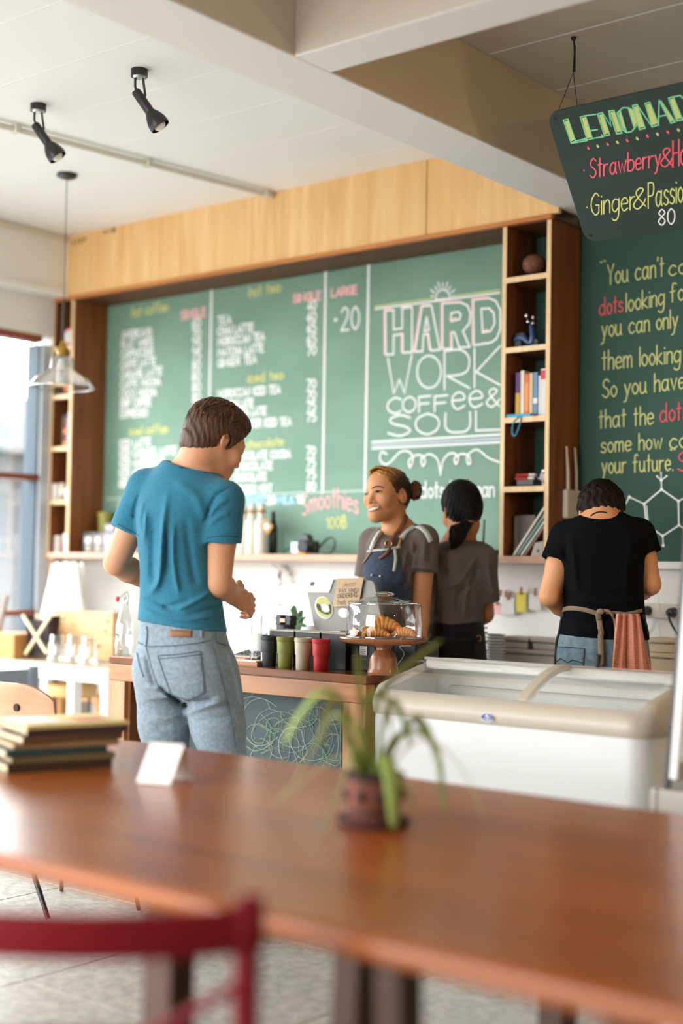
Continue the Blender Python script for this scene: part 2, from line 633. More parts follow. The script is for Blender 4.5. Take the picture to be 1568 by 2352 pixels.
zl = [P(140, py, y=YF).z for py in (796, 907, 1026, 1149)]
bookcase('bookcase', 'narrow brown bookcase column beside the window', XL, -5.812, zl, True, M_BROWN, (-5.9, YF, ZS))
zr = [P(1205, py, y=YF).z for py in (633, 795, 957, 1117)]
bookcase('bookcase', 'narrow brown bookcase column between the two chalkboards', -3.092, -2.863, zr, False, M_BROWN, (-2.98, YF, ZS))
lg = thing('wall_ledge', 'long pinkish wooden ledge under the chalkboard menu', 'shelf', (-4.4, YF - .02, ZS))
MB().box(XL - .01, -2.86, YF - .02, YB - .001, ZS - .03, ZS).build('board', M_SHELFB, lg, bevel=.003)
MB().box(-5.985, -5.945, YF + .005, YF + .012, Z0, ZS - .03).build('post_face', M_SHELFB, lg, bevel=.001)
MB().box(-5.985, -5.9455, YF + .0125, YF + .075, Z0, ZS - .03).build('post', wood('post_brown', '#6d3723', '#82472f', axis='Z'), lg, bevel=.002)

# ================================================================== chalkboards and lettering
GL = {
    'A': '0,0 .28,1 .56,0;.1,.35 .46,.35', 'B': '0,0 0,1;~0,1 .35,.98 .42,.76 .3,.55 0,.53;~0,.53 .4,.5 .48,.25 .35,.02 0,0',
    'C': '~.5,.85 .3,1 .08,.8 0,.5 .08,.2 .3,0 .5,.15', 'D': '0,0 0,1;~0,1 .3,.95 .48,.7 .5,.5 .48,.3 .3,.05 0,0',
    'E': '.42,1 0,1 0,0 .42,0;0,.53 .36,.53', 'F': '.42,1 0,1 0,0;0,.53 .36,.53',
    'G': '~.5,.85 .3,1 .08,.8 0,.5 .08,.2 .3,0 .5,.12;.5,.12 .5,.45 .3,.45', 'H': '0,0 0,1;.48,0 .48,1;0,.52 .48,.52',
    'I': '0.03,0 .03,1', 'J': '~.35,1 .35,.25 .2,0 0,.15', 'K': '0,0 0,1;.45,1 0,.45 .48,0', 'L': '0,1 0,0 .4,0',
    'M': '0,0 .05,1 .32,.35 .6,1 .65,0', 'N': '0,0 0,1 .48,0 .48,1',
    'O': '~.27,1 .07,.82 0,.5 .07,.18 .27,0 .47,.18 .54,.5 .47,.82 .27,1', 'P': '0,0 0,1;~0,1 .35,.98 .45,.75 .35,.5 0,.47',
    'R': '0,0 0,1;~0,1 .35,.98 .45,.75 .35,.52 0,.48;.18,.48 .48,0', 'S': '~.45,.85 .25,1 .05,.82 .1,.6 .36,.42 .45,.2 .25,0 0,.15',
    'T': '0,1 .5,1;.25,1 .25,0', 'U': '~0,1 0,.3 .1,.03 .25,0 .4,.03 .5,.3 .5,1', 'V': '0,1 .27,0 .54,1', 'W': '0,1 .2,0 .38,.7 .56,0 .76,1',
    'Y': '0,1 .25,.5 .5,1;.25,.5 .25,0', 'X': '0,0 .5,1;0,1 .5,0',
    'a': '~.42,.5 .22,.6 .03,.42 .03,.15 .18,0 .36,.12 .43,.4;.44,.6 .42,.15 .5,0', 'b': '0,1 0,0;~0,.45 .2,.6 .42,.45 .42,.15 .2,0 0,.12',
    'c': '~.4,.5 .2,.6 .02,.4 .02,.18 .2,0 .42,.1', 'd': '~.42,.48 .2,.6 .02,.4 .02,.15 .2,0 .42,.14;.44,1 .43,.1 .5,0',
    'e': '~.02,.32 .4,.34 .36,.54 .2,.6 .03,.45 .03,.18 .18,0 .42,.1', 'f': '~.4,.95 .25,1 .15,.85 .14,0;0,.55 .32,.58',
    'g': '~.42,.5 .2,.6 .02,.42 .02,.18 .18,.02 .4,.18;~.44,.6 .43,0 .35,-.3 .15,-.38 0,-.28', 'h': '0,1 0,0;~0,.4 .18,.6 .36,.5 .38,0',
    'i': '.02,.6 .02,0;.02,.8 .02,.83', 'k': '0,1 0,0;.35,.58 .02,.28 .4,0', 'l': '0.02,1 .02,0',
    'm': '0,.6 0,0;~0,.42 .14,.6 .27,.5 .28,0;~.28,.42 .42,.6 .55,.5 .57,0', 'n': '0,.6 0,0;~0,.42 .18,.6 .36,.5 .38,0',
    'o': '~.2,.6 .03,.45 .02,.2 .2,0 .38,.18 .39,.42 .2,.6', 'p': '0,.6 0,-.38;~0,.45 .2,.6 .42,.45 .42,.15 .2,0 0,.12',
    'r': '0,.6 0,0;~0,.38 .12,.56 .3,.58', 's': '~.34,.5 .18,.6 .04,.48 .1,.34 .3,.24 .34,.1 .18,0 0,.08',
    't': '.14,.95 .14,0;0,.62 .3,.64', 'u': '~0,.6 .01,.15 .16,0 .34,.12 .38,.3;.38,.6 .39,.1 .46,0', 'v': '0,.6 .2,0 .4,.6',
    'w': '0,.6 .14,0 .28,.5 .42,0 .58,.6', 'y': '.02,.6 .2,.05;~.42,.6 .2,0 .1,-.3 -.05,-.36',
    '0': '~.22,1 .05,.8 0,.5 .05,.2 .22,0 .39,.2 .44,.5 .39,.8 .22,1', '1': '.05,.8 .2,1 .2,0', '2': '~.02,.8 .2,1 .4,.8 .3,.45 .0,0;0,0 .44,0',
    '3': '~.02,.88 .25,1 .38,.78 .16,.53;~.16,.53 .42,.3 .25,0 0,.12', '4': '.33,0 .33,1 0,.3 .45,.3', '5': '.4,1 .05,1 .03,.57;~.03,.57 .3,.6 .42,.3 .25,0 0,.1',
    '6': '~.38,.95 .15,.75 .02,.3 .2,0 .4,.25 .22,.48 .03,.3', '7': '0,1 .42,1 .12,0', '8': '~.22,.53 .04,.75 .22,1 .4,.77 .22,.53 .02,.25 .22,0 .42,.25 .22,.53',
    '9': '~.38,.7 .2,.52 .03,.75 .2,1 .4,.8 .36,.4 .2,0', '&': '~.5,0 .2,.55 .12,.85 .27,1 .4,.82 .02,.3 .18,0 .4,.15 .5,.38',
    "'": '.05,1 .02,.82', '.': '.03,0 .06,.02', '*': '.05,.3 .09,.32', '"': '.0,1 .05,.86;.12,1 .17,.86', 'B/': '0,0 0,1',
    '$': '0,0 0,1;~0,1 .35,.98 .42,.76 .3,.55 0,.53;~0,.53 .4,.5 .48,.25 .35,.02 0,0;.2,1.15 .2,-.15', '-': '0,.4 .25,.4',
}


def glyph(ch):
    out, w = [], 0
    for st in GL[ch].split(';'):
        sm = st.startswith('~')
        pts = [tuple(float(c) for c in q.split(',')) for q in st.lstrip('~').split()]
        w = max(w, max(p[0] for p in pts))
        if sm:
            pts = [(v.x, v.y) for v in crom([(a, b, 0) for a, b in pts], 4)]
        out.append(pts)
    return out, w


def ribbon(mb, pts, w, nrm, lift=0):
    """a flat chalk stroke of width w along 3-D points on a board with normal nrm"""
    q = []
    for p in pts:
        p = Vector(p)
        if not q or (p - q[-1]).length > w * .12:
            q.append(p)
    if len(q) == 1:
        q.append(q[0] + nrm.orthogonal() * w * .1)
    n = len(q)
    L, R_ = [], []
    for i in range(n):
        d0 = (q[i] - q[i - 1]).normalized() if i else None
        d1 = (q[i + 1] - q[i]).normalized() if i < n - 1 else None
        d = ((d0 or d1) + (d1 or d0))
        d = d.normalized() if d.length > .3 else (d1 or d0)
        k = 1 / max(.55, abs(d.dot(d1 or d0)))
        s = nrm.cross(d) * (w / 2 * k)
        z = nrm * (lift + i * 2.5e-5)
        L.append(q[i] + s + z)
        R_.append(q[i] - s + z)
    vs, fs = L + R_, [(i, n + i, n + i + 1, i + 1) for i in range(n - 1)]
    for e, sg, il, ir in ((0, -1, 0, n), (n - 1, 1, n - 1, 2 * n - 1)):
        d = (q[1] - q[0]).normalized() if e == 0 else (q[-1] - q[-2]).normalized()
        s = nrm.cross(d) * (w / 2)
        c = q[e] + nrm * (lift + e * 2.5e-5)
        k = len(vs)
        vs += [c + d * sg * (w / 2) * math.sin(t) + s * math.cos(t) for t in (PI * .25, PI * .5, PI * .75)]
        fs.append((il, k, k + 1, k + 2, ir))
    mb.add(vs, fs)


LIFT = [0]


def next_lift():
    LIFT[0] = (LIFT[0] + 1) % 9
    return .0004 + LIFT[0] * .00022


class Board:
    """a plane that takes chalk: maps photo pixels to its face"""

    def __init__(self, parent, fn, nrm):
        self.parent, self.fn, self.n = parent, fn, Vector(nrm)

    def text(self, s, x0, y0, x1, y1, h, m, w=.008, name='chalk_lettering', arc=0):
        if 1 < len(s) <= 4 and ' ' not in s:      # few characters: each its own piece
            ws = [glyph(ch)[1] + .15 for ch in s]
            tot, at = sum(ws) - .15, 0
            for ch, gw in zip(s, ws):
                t0, t1 = at / tot, min(1, (at + gw - .15) / tot)
                self.text(ch, x0 + (x1 - x0) * t0, y0 + (y1 - y0) * t0 - arc * 4 * t0 * (1 - t0), x0 + (x1 - x0) * t1, y0 + (y1 - y0) * t1, h, m, w, name)
                at += gw
            return
        words, x = [[]], 0
        for ch in s:
            if ch == ' ':
                x += .42
                words.append([])
                continue
            g, gw = glyph(ch)
            new = [[(x + a, b) for a, b in st] for st in g]
            if ch == '*':                          # bullets stand alone
                words[-1:] = [words[-1], new, []]
            else:
                words[-1] += new
            x += gw + .15
        x = max(x - .15, .05)
        for strokes in words:
            mb = MB()
            for st in strokes:
                q = []
                for a, b in st:
                    t = a / x
                    q.append(self.fn(x0 + (x1 - x0) * t, y0 + (y1 - y0) * t - b * h - arc * 4 * t * (1 - t)))
                ribbon(mb, q, w, self.n, next_lift())
            if mb.v:
                mb.build(name, m, self.parent)

    def line(self, pts, m, w=.008, smooth=False, closed=False, name='chalk_line', obj=True, mb=None):
        q = [self.fn(a, b) for a, b in pts]
        if smooth:
            q = crom(q, 6, closed)
        if closed:
            q = list(q) + [q[0]]
        r = mb or MB()
        ribbon(r, q, w, self.n, next_lift())
        if mb is None:
            return r.build(name, m, self.parent)


menu = thing('chalkboard', 'large green chalkboard menu above the ledge, framed in wood', 'chalkboard', (-4.45, YB, ZS))
for xa, xb in ((-5.985, -4.37), (-4.3695, -3.75), (-3.7495, -3.093)):
    MB().box(xa, xb, YB - .013, YB - .001, ZS + .0005, 2.734).build('board_panel', M_GREEN, menu)
MB().box(-3.0925, -2.864, YB - .013, YB - .001, ZS + .0005, 2.734).build('board_panel', M_GREEN2, menu)
BM = Board(menu, lambda px, py: P(px, py, y=YB - .0135), (0, -1, 0))
quote = thing('chalkboard', 'dark green chalkboard with a yellow handwritten quote', 'chalkboard', (-2.0, YB, 1.36))
MB().box(-2.858, -.4, YB - .016, YB - .001, 1.36, 2.779).build('board_panel', M_GREEN2, quote)
MB().box(-2.6, -.4, YB - .045, YB - .001, 1.328, 1.358).build('tray', M_WHITE, quote, bevel=.004)
BQ = Board(quote, lambda px, py: P(px, py, y=YB - .017), (0, -1, 0))


def c5(u, v):
    return 230 + u * .3954, 560 + v * .3954


def c6(u, v):
    return 230 + u * .3954, 920 + v * .3954


def menu_rows(f, rows, h, m, w):
    for s, u0, v0, u1, v1 in rows:
        a, b = f(u0, v0), f(u1, v1)
        BM.text(s, a[0], a[1], b[0], b[1], h, m, w)


W1 = .0085
menu_rows(c5, [('*hot coffee*', 178, 428, 400, 388)], 22, M_CHALKY, W1)
menu_rows(c5, [('SINGLE', 472, 440, 612, 418), ('SINGLE', 1122, 342, 1280, 322), ('LARGE', 1345, 308, 1490, 288)], 18, M_CHALKP, .010)
menu_rows(c5, [('AMERICANO', 128, 552, 298, 530), ('FLAT WHITE', 126, 610, 308, 588), ('CAPPUCCINO', 124, 668, 308, 644), ('CAFFE LATTE', 123, 726, 322, 700),
               ('CARAMEL LATTE', 122, 784, 360, 758), ('CAFFE MOCHA', 121, 840, 350, 818), ('COCO MOCHA', 120, 896, 328, 880), ('DRIP COFFEE', 119, 952, 295, 938), ('ESPRESSO', 118, 1010, 275, 1000)], 17, M_CHALK, .0085)
for i, s in enumerate(['60', '70', '75', '75', '80', '80', '80', '80', '60']):
    a = c5(536, 488 + i * 62)
    BM.text(s, a[0], a[1], a[0] + 19, a[1] - 2, 20, M_CHALK, .0085)
menu_rows(c6, [('*iced coffee*', 168, 204, 398, 186)], 20, M_CHALKY, W1)
menu_rows(c6, [('ICED LATTE', 116, 275, 292, 262), ('ICED CARAMEL LATTE', 115, 330, 442, 312), ('ICED AMERICANO', 115, 386, 372, 374), ('ICED MOCHA', 114, 444, 296, 436), ('ICED DRIP COFFEE', 113, 504, 330, 496)], 17, M_CHALK, .0085)
menu_rows(c6, [('chill', 108, 618, 190, 612)], 18, M_CHALKY, W1)
menu_rows(c5, [('*hot tea*', 856, 310, 1056, 272)], 22, M_CHALKY, W1)
menu_rows(c5, [('TEA', 684, 470, 760, 462), ('CHAI LATTE', 684, 532, 890, 506), ('MOROCCAN TEA', 684, 592, 954, 560), ('MATCHA LATTE', 684, 655, 948, 626), ('GINGER TEA', 684, 718, 908, 690)], 18, M_CHALK, .0085)
for i, s in enumerate(['40', '60', '65', '65', '70']):
    a = c5(1204, 388 + i * 65)
    BM.text(s, a[0], a[1], a[0] + 20, a[1] - 3, 21, M_CHALK, .0085)
menu_rows(c5, [('*iced tea*', 850, 808, 1074, 782)], 20, M_CHALKY, W1)
menu_rows(c5, [('MOROCCAN ICED TEA', 684, 896, 1045, 866), ('ICED CHAI LATTE', 684, 958, 890, 946), ('ICED MATCHA LATTE', 684, 1015, 965, 992)], 18, M_CHALK, .0085)
menu_rows(c6, [('LEMON GINGER ICED TEA', 690, 164, 1110, 142)], 17, M_CHALK, .0085)
for i, s in enumerate(['70', '70', '75', '75']):
    a = c5(1202, 842 + i * 64)
    BM.text(s, a[0], a[1], a[0] + 20, a[1] - 2, 20, M_CHALK, .0085)
menu_rows(c6, [('*chocolate*', 836, 282, 1074, 256)], 19, M_CHALKY, W1)
menu_rows(c6, [('HOT CHOCOLATE COCOA', 690, 350, 1104, 330), ('ICED CHOCOLATE', 690, 410, 1000, 398), ('MINT CHOCOLATE', 690, 472, 966, 462), ('WHITE CHOCO MINT', 690, 540, 996, 530)], 17, M_CHALK, .0085)
for i, s in enumerate(['70', '75', '75', '80']):
    a = c6(1200, 320 + i * 68)
    BM.text(s, a[0], a[1], a[0] + 20, a[1] - 1, 20, M_CHALK, .0085)
menu_rows(c6, [('EXTRA SHOT', 690, 606, 960, 600), ('MILK', 1030, 600, 1130, 596)], 17, M_CHALKB, .011)
menu_rows(c6, [('20', 970, 600, 1016, 598), ('10', 1140, 596, 1186, 594)], 17, M_CHALK, .011)
a, b = c5(1362, 505), c5(1508, 490)
BM.text('20', c5(1400, 0)[0], c5(0, 504)[1], c5(1505, 0)[0], c5(0, 494)[1], 52, M_CHALK, .0085)
BM.line([c5(1366, 443), c5(1370, 440)], M_CHALK, .016)
a, b = c6(1180, 690), c6(1500, 650)
BM.text('Smoothies', 694, 1186, 822, 1180, 46, M_CHALKP, .008, arc=16)
BM.text('100$', 750, 1214, 796, 1210, 24, M_CHALKY, .008)
for pts in ([(486, 667), (477, 1140)], [(748, 623), (741, 1132)], [(847, 607), (838, 1128)]):
    BM.line(pts, M_CHALK, .013)
BM.line([(246, 1146), (478, 1139), (838, 1127)], mat('faint_chalk', (.6, .68, .64), .95), .006)


def c7(u, v):
    return 820 + u * .34439, 540 + v * .34439


def c8(u, v):
    return 820 + u * .34439, 940 + v * .34439


H = [(190, 505), (245, 500), (245, 630), (302, 622), (302, 487), (368, 480), (368, 780), (305, 785), (305, 660), (245, 668), (245, 795), (192, 798)]
A_ = [(435, 475), (497, 470), (553, 765), (492, 770), (476, 658), (444, 664), (438, 775), (386, 778)]
Ai = [(465, 548), (482, 632), (450, 640)]
R_ = [(570, 455), (690, 448), (735, 470), (755, 520), (748, 590), (705, 640), (750, 745), (682, 750), (648, 648), (630, 650), (632, 755), (570, 760)]
Ri = [(626, 520), (676, 512), (692, 532), (684, 560), (626, 574)]
D_ = [(775, 432), (880, 420), (925, 440), (955, 500), (955, 630), (930, 690), (895, 716), (778, 735)]
Di = [(828, 492), (880, 488), (912, 520), (918, 590), (890, 640), (838, 650)]
mb, mp = MB(), MB()
for k, L in enumerate((H, A_, Ai, R_, Ri, D_, Di)):
    BM.line([c7(*p) for p in L], M_CHALK, .0085, closed=True, name='chalk_letter')
for L in (H[:1] + H[-1:], A_[:1] + A_[-1:], R_[:1] + R_[-1:], D_[:1] + D_[-1:], H[:2], H[4:6], A_[:2], R_[:2], D_[:2], H[7:9], [A_[3], A_[4]], [(632, 655), (632, 755)], [(838, 645), (880, 640)], [(626, 566), (672, 560)]):
    BM.line([c7(u - 9, v - 7) for u, v in L], M_CHALKP, .007, name='chalk_shadow_stroke')
for pts in ([(205, 820), (245, 1055), (283, 965), (315, 1055), (365, 800)],):
    BM.line([c7(*p) for p in pts], M_CHALK, .0085, name='chalk_lettering')
BM.line([c7(480 + 80 * math.cos(q), 912 - 108 * math.sin(q)) for q in [2 * PI * k / 24 for k in range(24)]], M_CHALK, .0085, closed=True, name='chalk_letter')
BM.line([c7(583, 1030), c7(583, 775)], M_CHALK, .0085, name='chalk_letter')
BM.line([c7(*p) for p in [(583, 775), (690, 765), (745, 815), (740, 895), (690, 930), (600, 940)]], M_CHALK, .0085, smooth=True, name='chalk_letter')
BM.line([c7(600, 940), c7(750, 1020)], M_CHALK, .0085, name='chalk_letter')
BM.line([c7(783, 755), c7(783, 1015)], M_CHALK, .0085, name='chalk_letter')
BM.line([c7(955, 740), c7(795, 912), c7(955, 1000)], M_CHALK, .0085, name='chalk_letter')
for ch, u0, u1, v, hh in (('C', 203, 295, 1195, 105), ('O', 306, 394, 1186, 104), ('F', 412, 490, 1180, 100), ('F', 517, 603, 1176, 100), ('e', 632, 718, 1164, 185), ('e', 747, 836, 1152, 180), ('&', 862, 950, 1148, 120)):
    a, b = c7(u0, v), c7(u1, v - 8)
    BM.text(ch, a[0], a[1], b[0], b[1], hh * .344, M_CHALK, .0085)
for ch, u0, u1, v, hh in (('S', 207, 354, 180, 138), ('O', 392, 550, 170, 138), ('U', 590, 752, 156, 130), ('L', 792, 960, 142, 130)):
    a, b = c8(u0, v), c8(u1, v - 6)
    BM.text(ch, a[0], a[1], b[0], b[1], hh * .344, M_CHALK, .0085)
for v0, v1, w in ((218, 168, .009), (240, 195, .012), (262, 220, .009)):
    BM.line([c8(100, v0), c8(950, v1)], M_CHALK if w < .01 else mat('lilac_chalk', '#b9c4cf', .95), w)
BM.line([c8(*p) for p in [(200, 300), (165, 285), (152, 330), (180, 365), (220, 355), (290, 285), (350, 285), (375, 330), (355, 388), (348, 340), (400, 305), (440, 315), (458, 350), (440, 378), (432, 330), (480, 300), (520, 315), (545, 350), (560, 440)]], M_CHALK, .0085, smooth=True)
BM.line([c8(*p) for p in [(560, 440), (572, 350), (610, 300), (650, 295), (678, 325), (660, 365), (652, 325), (700, 298), (745, 310), (758, 355), (742, 365), (738, 310), (790, 270), (830, 285), (880, 325), (950, 352)]], M_CHALK, .0085, smooth=True)
BM.text('dotsdecaman', c8(425, 590)[0], c8(0, 590)[1], c8(915, 0)[0], c8(0, 582)[1], 37, M_CHALK, .0085)
# the little sun above HARD
mb = MB()
BM.line([c7(522, 432), c7(622, 424)], M_CHALK, .007, mb=mb)
BM.line([c7(572 - 48 * math.cos(q), 425 - 62 * math.sin(q)) for q in [PI * k / 12 for k in range(13)]], M_CHALK, .007, mb=mb)
for k in range(9):
    q = PI * (k + .5) / 9
    r1 = 92 if k % 2 else 80
    BM.line([c7(572 - 62 * math.cos(q), 422 - 72 * math.sin(q)), c7(572 - r1 * math.cos(q), 422 - (r1 + 22) * math.sin(q))], M_CHALK, .006, mb=mb)
mb.build('chalk_drawing', M_CHALK, menu)
BM.line([c7(122, 492), c7(950, 384)], M_CHALK, .008)
BM.line([c7(122, 476), c7(505, 424)], M_CHALKY, .006)
BM.line([c7(660, 405), c7(950, 366)], M_CHALKY, .006)

# the quote
WQ = .0055
for s, x0, y0, x1, y1, h, m_ in (("\"", 1379, 616, 1390, 612, 14, M_CHALKY), ("You can't", 1395, 654, 1524, 634, 45, M_CHALKY), ('connect', 1536, 634, 1680, 610, 38, M_CHALKY),
                             ('dots', 1377, 725, 1430, 716, 40, M_CHALKR), ('looking', 1438, 716, 1525, 700, 42, M_CHALKY), ('forward', 1539, 694, 1670, 672, 42, M_CHALKY),
                             ('you can only', 1382, 775, 1556, 752, 42, M_CHALKY), ('connect', 1585, 750, 1720, 735, 40, M_CHALKY),
                             ('them looking', 1383, 850, 1562, 832, 44, M_CHALKY), ('So you have', 1384, 914, 1572, 892, 42, M_CHALKY), ('that the', 1376, 984, 1500, 974, 42, M_CHALKY), ('dots', 1516, 970, 1580, 962, 42, M_CHALKR),
                             ('some how', 1380, 1040, 1520, 1030, 38, M_CHALKY), ('connect', 1538, 1031, 1680, 1016, 38, M_CHALKY), ('your future.', 1382, 1088, 1545, 1080, 40, M_CHALKY), ("\"", 1539, 1052, 1550, 1050, 20, M_CHALKY), ('S', 1557, 1084, 1580, 1080, 44, M_CHALKR)):
    BQ.text(s, x0, y0, x1, y1, h, m_, WQ)


def c9(u, v):
    return 1200 + u * .23469, 920 + v * .23469


mb = MB()
hexp = [(1190, 1012), (1360, 870), (1525, 985), (1530, 1220), (1370, 1325), (1212, 1215)]
for i in range(6):
    BQ.line([c9(*hexp[i]), c9(*hexp[(i + 1) % 6])], M_CHALK, .006, mb=mb)
for a, b in (((1190, 1012), (1045, 945)), ((1045, 945), (985, 1050)), ((1360, 870), (1358, 780)), ((1358, 780), (1315, 742)), ((1358, 780), (1410, 740)), ((1358, 780), (1356, 708)), ((1370, 1325), (1376, 1418)), ((1525, 985), (1640, 920)), ((1530, 1220), (1640, 1290)), ((1212, 1030), (1228, 1200))):
    BQ.line([c9(*a), c9(*b)], M_CHALK, .0045, mb=mb)
for a in hexp + [(1045, 945), (1358, 780), (1315, 742), (1410, 740), (1356, 708), (1376, 1418)]:
    r = 15 if a in hexp or a[1] in (945, 780, 1418) else 9
    c = BQ.fn(*c9(*a)) - Vector((0, .0015, 0))
    rr = r * .2347 / 560
    mb.add([c + Vector((rr * math.cos(2 * PI * k / 12), 0, rr * math.sin(2 * PI * k / 12))) for k in range(12)], [tuple(range(12))])
mb.build('chalk_drawing', M_CHALK, quote)

# ================================================================== hanging lemonade sign
M_SIGN = mat('slate_sign', '#2b3d37', .6, col2='#263631', scale=3, spec=.4)
hook = P(1317, 85, z=ZC)
SX0 = hook.x + .012
ht, hb = P(1275, 272, x=SX0), P(1358, 540, x=SX0)
sgn = thing('hanging_sign', 'tilted dark chalk sign reading LEMONADE hung from the ceiling', 'sign', ((SX0 + .45), (ht.y + hb.y) / 2, hb.z))
sy = (ht - hb).normalized()
sx = Vector((1, 0, 0))
sn = sx.cross(sy) * 1.0
if sn.y > 0:
    sn = -sn
sh = (ht - hb).length + .05
sw = 1.0
so = (ht + hb) / 2 + sx * (sw / 2 - .026)
MB().prism(rrect(sw, sh, .045, 6), so - sn * .004, sx, sy, sn, .008).build('sign_board', M_SIGN, sgn, bevel=.001, seg=1)


def on_sign(px, py):
    v = ray(px, py)
    p0 = so + sn * .0042
    t = (p0 - CAM).dot(sn) / v.dot(sn)
    return CAM + v * t


BS = Board(sgn, on_sign, sn)


def cs(u, v):
    return 1230 + u * .21556, 180 + v * .21556


M_MINT = mat('mint_chalk', '#8fe6b0', .9, spec=.1)
M_LEM = mat('lemon_chalk', '#d9e08c', .9, spec=.1)
M_PINKC = mat('coral_chalk', '#ff6f83', .9, spec=.1)
bars = [[(295, 445), (345, 433), (425, 665), (380, 690)], [(475, 410), (530, 395), (605, 640), (550, 655)], [(660, 378), (710, 362), (790, 600), (735, 612)], [(780, 345), (835, 338), (920, 580), (865, 590)],
        [(868, 365), (905, 350), (965, 555), (925, 545)], [(985, 312), (1030, 335), (1088, 480), (1050, 535)], [(1030, 290), (1080, 280), (1165, 530), (1105, 545)], [(1165, 265), (1215, 255), (1310, 495), (1240, 515)],
        [(1315, 235), (1338, 245), (1485, 462), (1440, 475)], [(1415, 210), (1465, 195), (1565, 440), (1503, 450)], [(1650, 165), (1700, 150), (1790, 395), (1735, 408)]]
for q in bars:
    c = (sum(p[0] for p in q) / 4, sum(p[1] for p in q) / 4)
    MB().add([on_sign(*cs(c[0] + (p[0] - c[0]) * .8, c[1] + (p[1] - c[1]) * .88)) + sn * .0004 for p in q], [(0, 1, 2, 3)]).build('chalk_fill', M_LEM, sgn)
    BS.line([cs(*p) for p in q], M_MINT, .0042, closed=True, name='chalk_outline')
for L in ([(380, 690), (545, 662), (525, 636)], [(425, 665), (520, 645)], [(530, 395), (645, 380)], [(565, 560), (658, 545)], [(605, 640), (718, 622), (702, 600)], [(710, 362), (800, 505), (780, 345)],
          [(1080, 280), (1240, 515)], [(1315, 235), (1308, 492)], [(1310, 405), (1395, 388)], [(1465, 195), (1540, 180), (1590, 230), (1610, 350), (1565, 440)], [(868, 365), (930, 310), (985, 312)], [(925, 545), (970, 575), (1020, 565), (1050, 535)], [(1700, 150), (1800, 132)], [(1740, 290), (1800, 280)], [(1790, 395), (1880, 378)]):
    BS.line([cs(*p) for p in L], M_MINT, .0042, name='chalk_stroke')
for i, (u, v) in enumerate([(562, 743), (662, 722), (768, 700), (872, 680), (977, 660), (1083, 640), (1190, 616), (1297, 595), (1408, 573), (1520, 550)]):
    BS.line([cs(u - 4, v - 6), cs(u + 4, v + 6)], None, .0075, mb=(mm := MB()))
    mm.build('chalk_dot', M_LEM if i % 2 else M_PINKC, sgn)
WS = .0045
BS.text('Strawberry', *cs(580, 1062), *cs(1330, 930), 44, M_PINKC, WS)
BS.text('&', *cs(1330, 948), *cs(1452, 925), 42, M_PINKC, WS)
BS.text('Honey', *cs(1462, 945), *cs(1820, 860), 60, M_PINKC, WS)
BS.text('Ginger', *cs(592, 1462), *cs(1055, 1392), 50, M_LEM, WS)
BS.text('&', *cs(1040, 1405), *cs(1172, 1360), 46, M_LEM, WS)
BS.text('Passion', *cs(1200, 1382), *cs(1640, 1300), 58, M_LEM, WS)
BS.text('80', *cs(1305, 1566), *cs(1482, 1548), 36, M_CHALK, WS)
for u, v, m_ in ((513, 978, M_PINKC), (545, 1372, M_LEM)):
    BS.line([cs(u, v), cs(u + 3, v + 3)], m_, .005, name='chalk_dot')
for h in (ht, hb):
    MB().cyl(h + sn * .003, h + sn * .0052, .0045, n=10).build('eyelet', M_BLACKM, sgn)
knot = hook + Vector((0, 0, -.12))
MB().tube([hook, hook + Vector((.004, 0, -.05)), knot], .0028, 6).tube([hook + Vector((.006, 0, -.03)), knot + Vector((.006, 0, 0))], .002, 6).build('cord', M_BLACK, sgn)
MB().tube([knot, ht], .0012, 6).tube([knot, hb - sn * .006], .0012, 6).build('cord', M_BLACK, sgn)
h2 = hook + sx * (sw - .07)
MB().tube([h2, h2 + Vector((0, 0, -.12)), ht + sx * (sw - .07)], .0015, 6).tube([h2 + Vector((0, 0, -.12)), hb - sn * .006 + sx * (sw - .07)], .0012, 6).build('cord', M_BLACK, sgn)
for h in (hook, h2):
    MB().cyl(h, h + Vector((0, 0, -.012)), .01, .006, 10).build('ceiling_hook', M_BLACKM, sgn)

# ================================================================== order counter
YK, ZK = 3.66, .95
XK0, XK1 = P(250, 1507, y=YK).x, P(840, 1554, y=YK).x
M_CNT = wood('counter_wood', '#8a5430', '#b67b4c', '#a06a40', scale=4, axis='X', rough=.3, coat=.35, bump=.08, patch=4)
M_CNTV = wood('counter_wood_upright', '#9a6840', '#bf8c60', '#a9754b', scale=4, axis='Z', rough=.35, coat=.2, bump=.08)
ctr = thing('order_counter', 'wooden order counter with a chalkboard panel, man standing in front', 'counter', ((XK0 + XK1) / 2, YK, 0))
zap = P(785, 1612, y=YK).z
YKB = YK + .50
MB().box(XK0, XK1, YK, YKB, ZK - .028, ZK).build('worktop', wood('counter_top', '#5f351b', '#84502c', '#71431f', scale=4, axis='X', rough=.14, coat=.5, bump=.03), ctr, bevel=.003)
MB().box(XK0, XK1, YK + .001, YK + .05, zap, ZK - .030).build('apron', M_CNT, ctr, bevel=.003)
xlg = P(285, 1600, y=YK).x
xrg = P(787, 1650, y=YK).x
MB().box(XK0, xlg, YK + .001, YKB - .02, Z0, zap - .001).build('leg_panel', M_CNTV, ctr, bevel=.003)
MB().box(xrg, XK1, YK + .001, YKB - .02, Z0, zap - .001).build('leg_panel', M_CNTV, ctr, bevel=.003)
MB().box(XK1 - .022, XK1, YK + .055, YKB, zap, ZK - .030).build('side_apron', M_BROWNX, ctr, bevel=.002)
MB().box(xlg + .001, xlg + .012, YK + .02, YK + .17, Z0, zap).build('reveal', M_BROWN, ctr)
M_SCR = mat('dark_slate', '#2c403f', .55, col2='#24383a', scale=5)
MB().box(xlg, xrg, YK + .15, YK + .165, Z0 + .02, zap + .04).build('chalk_panel', M_SCR, ctr)
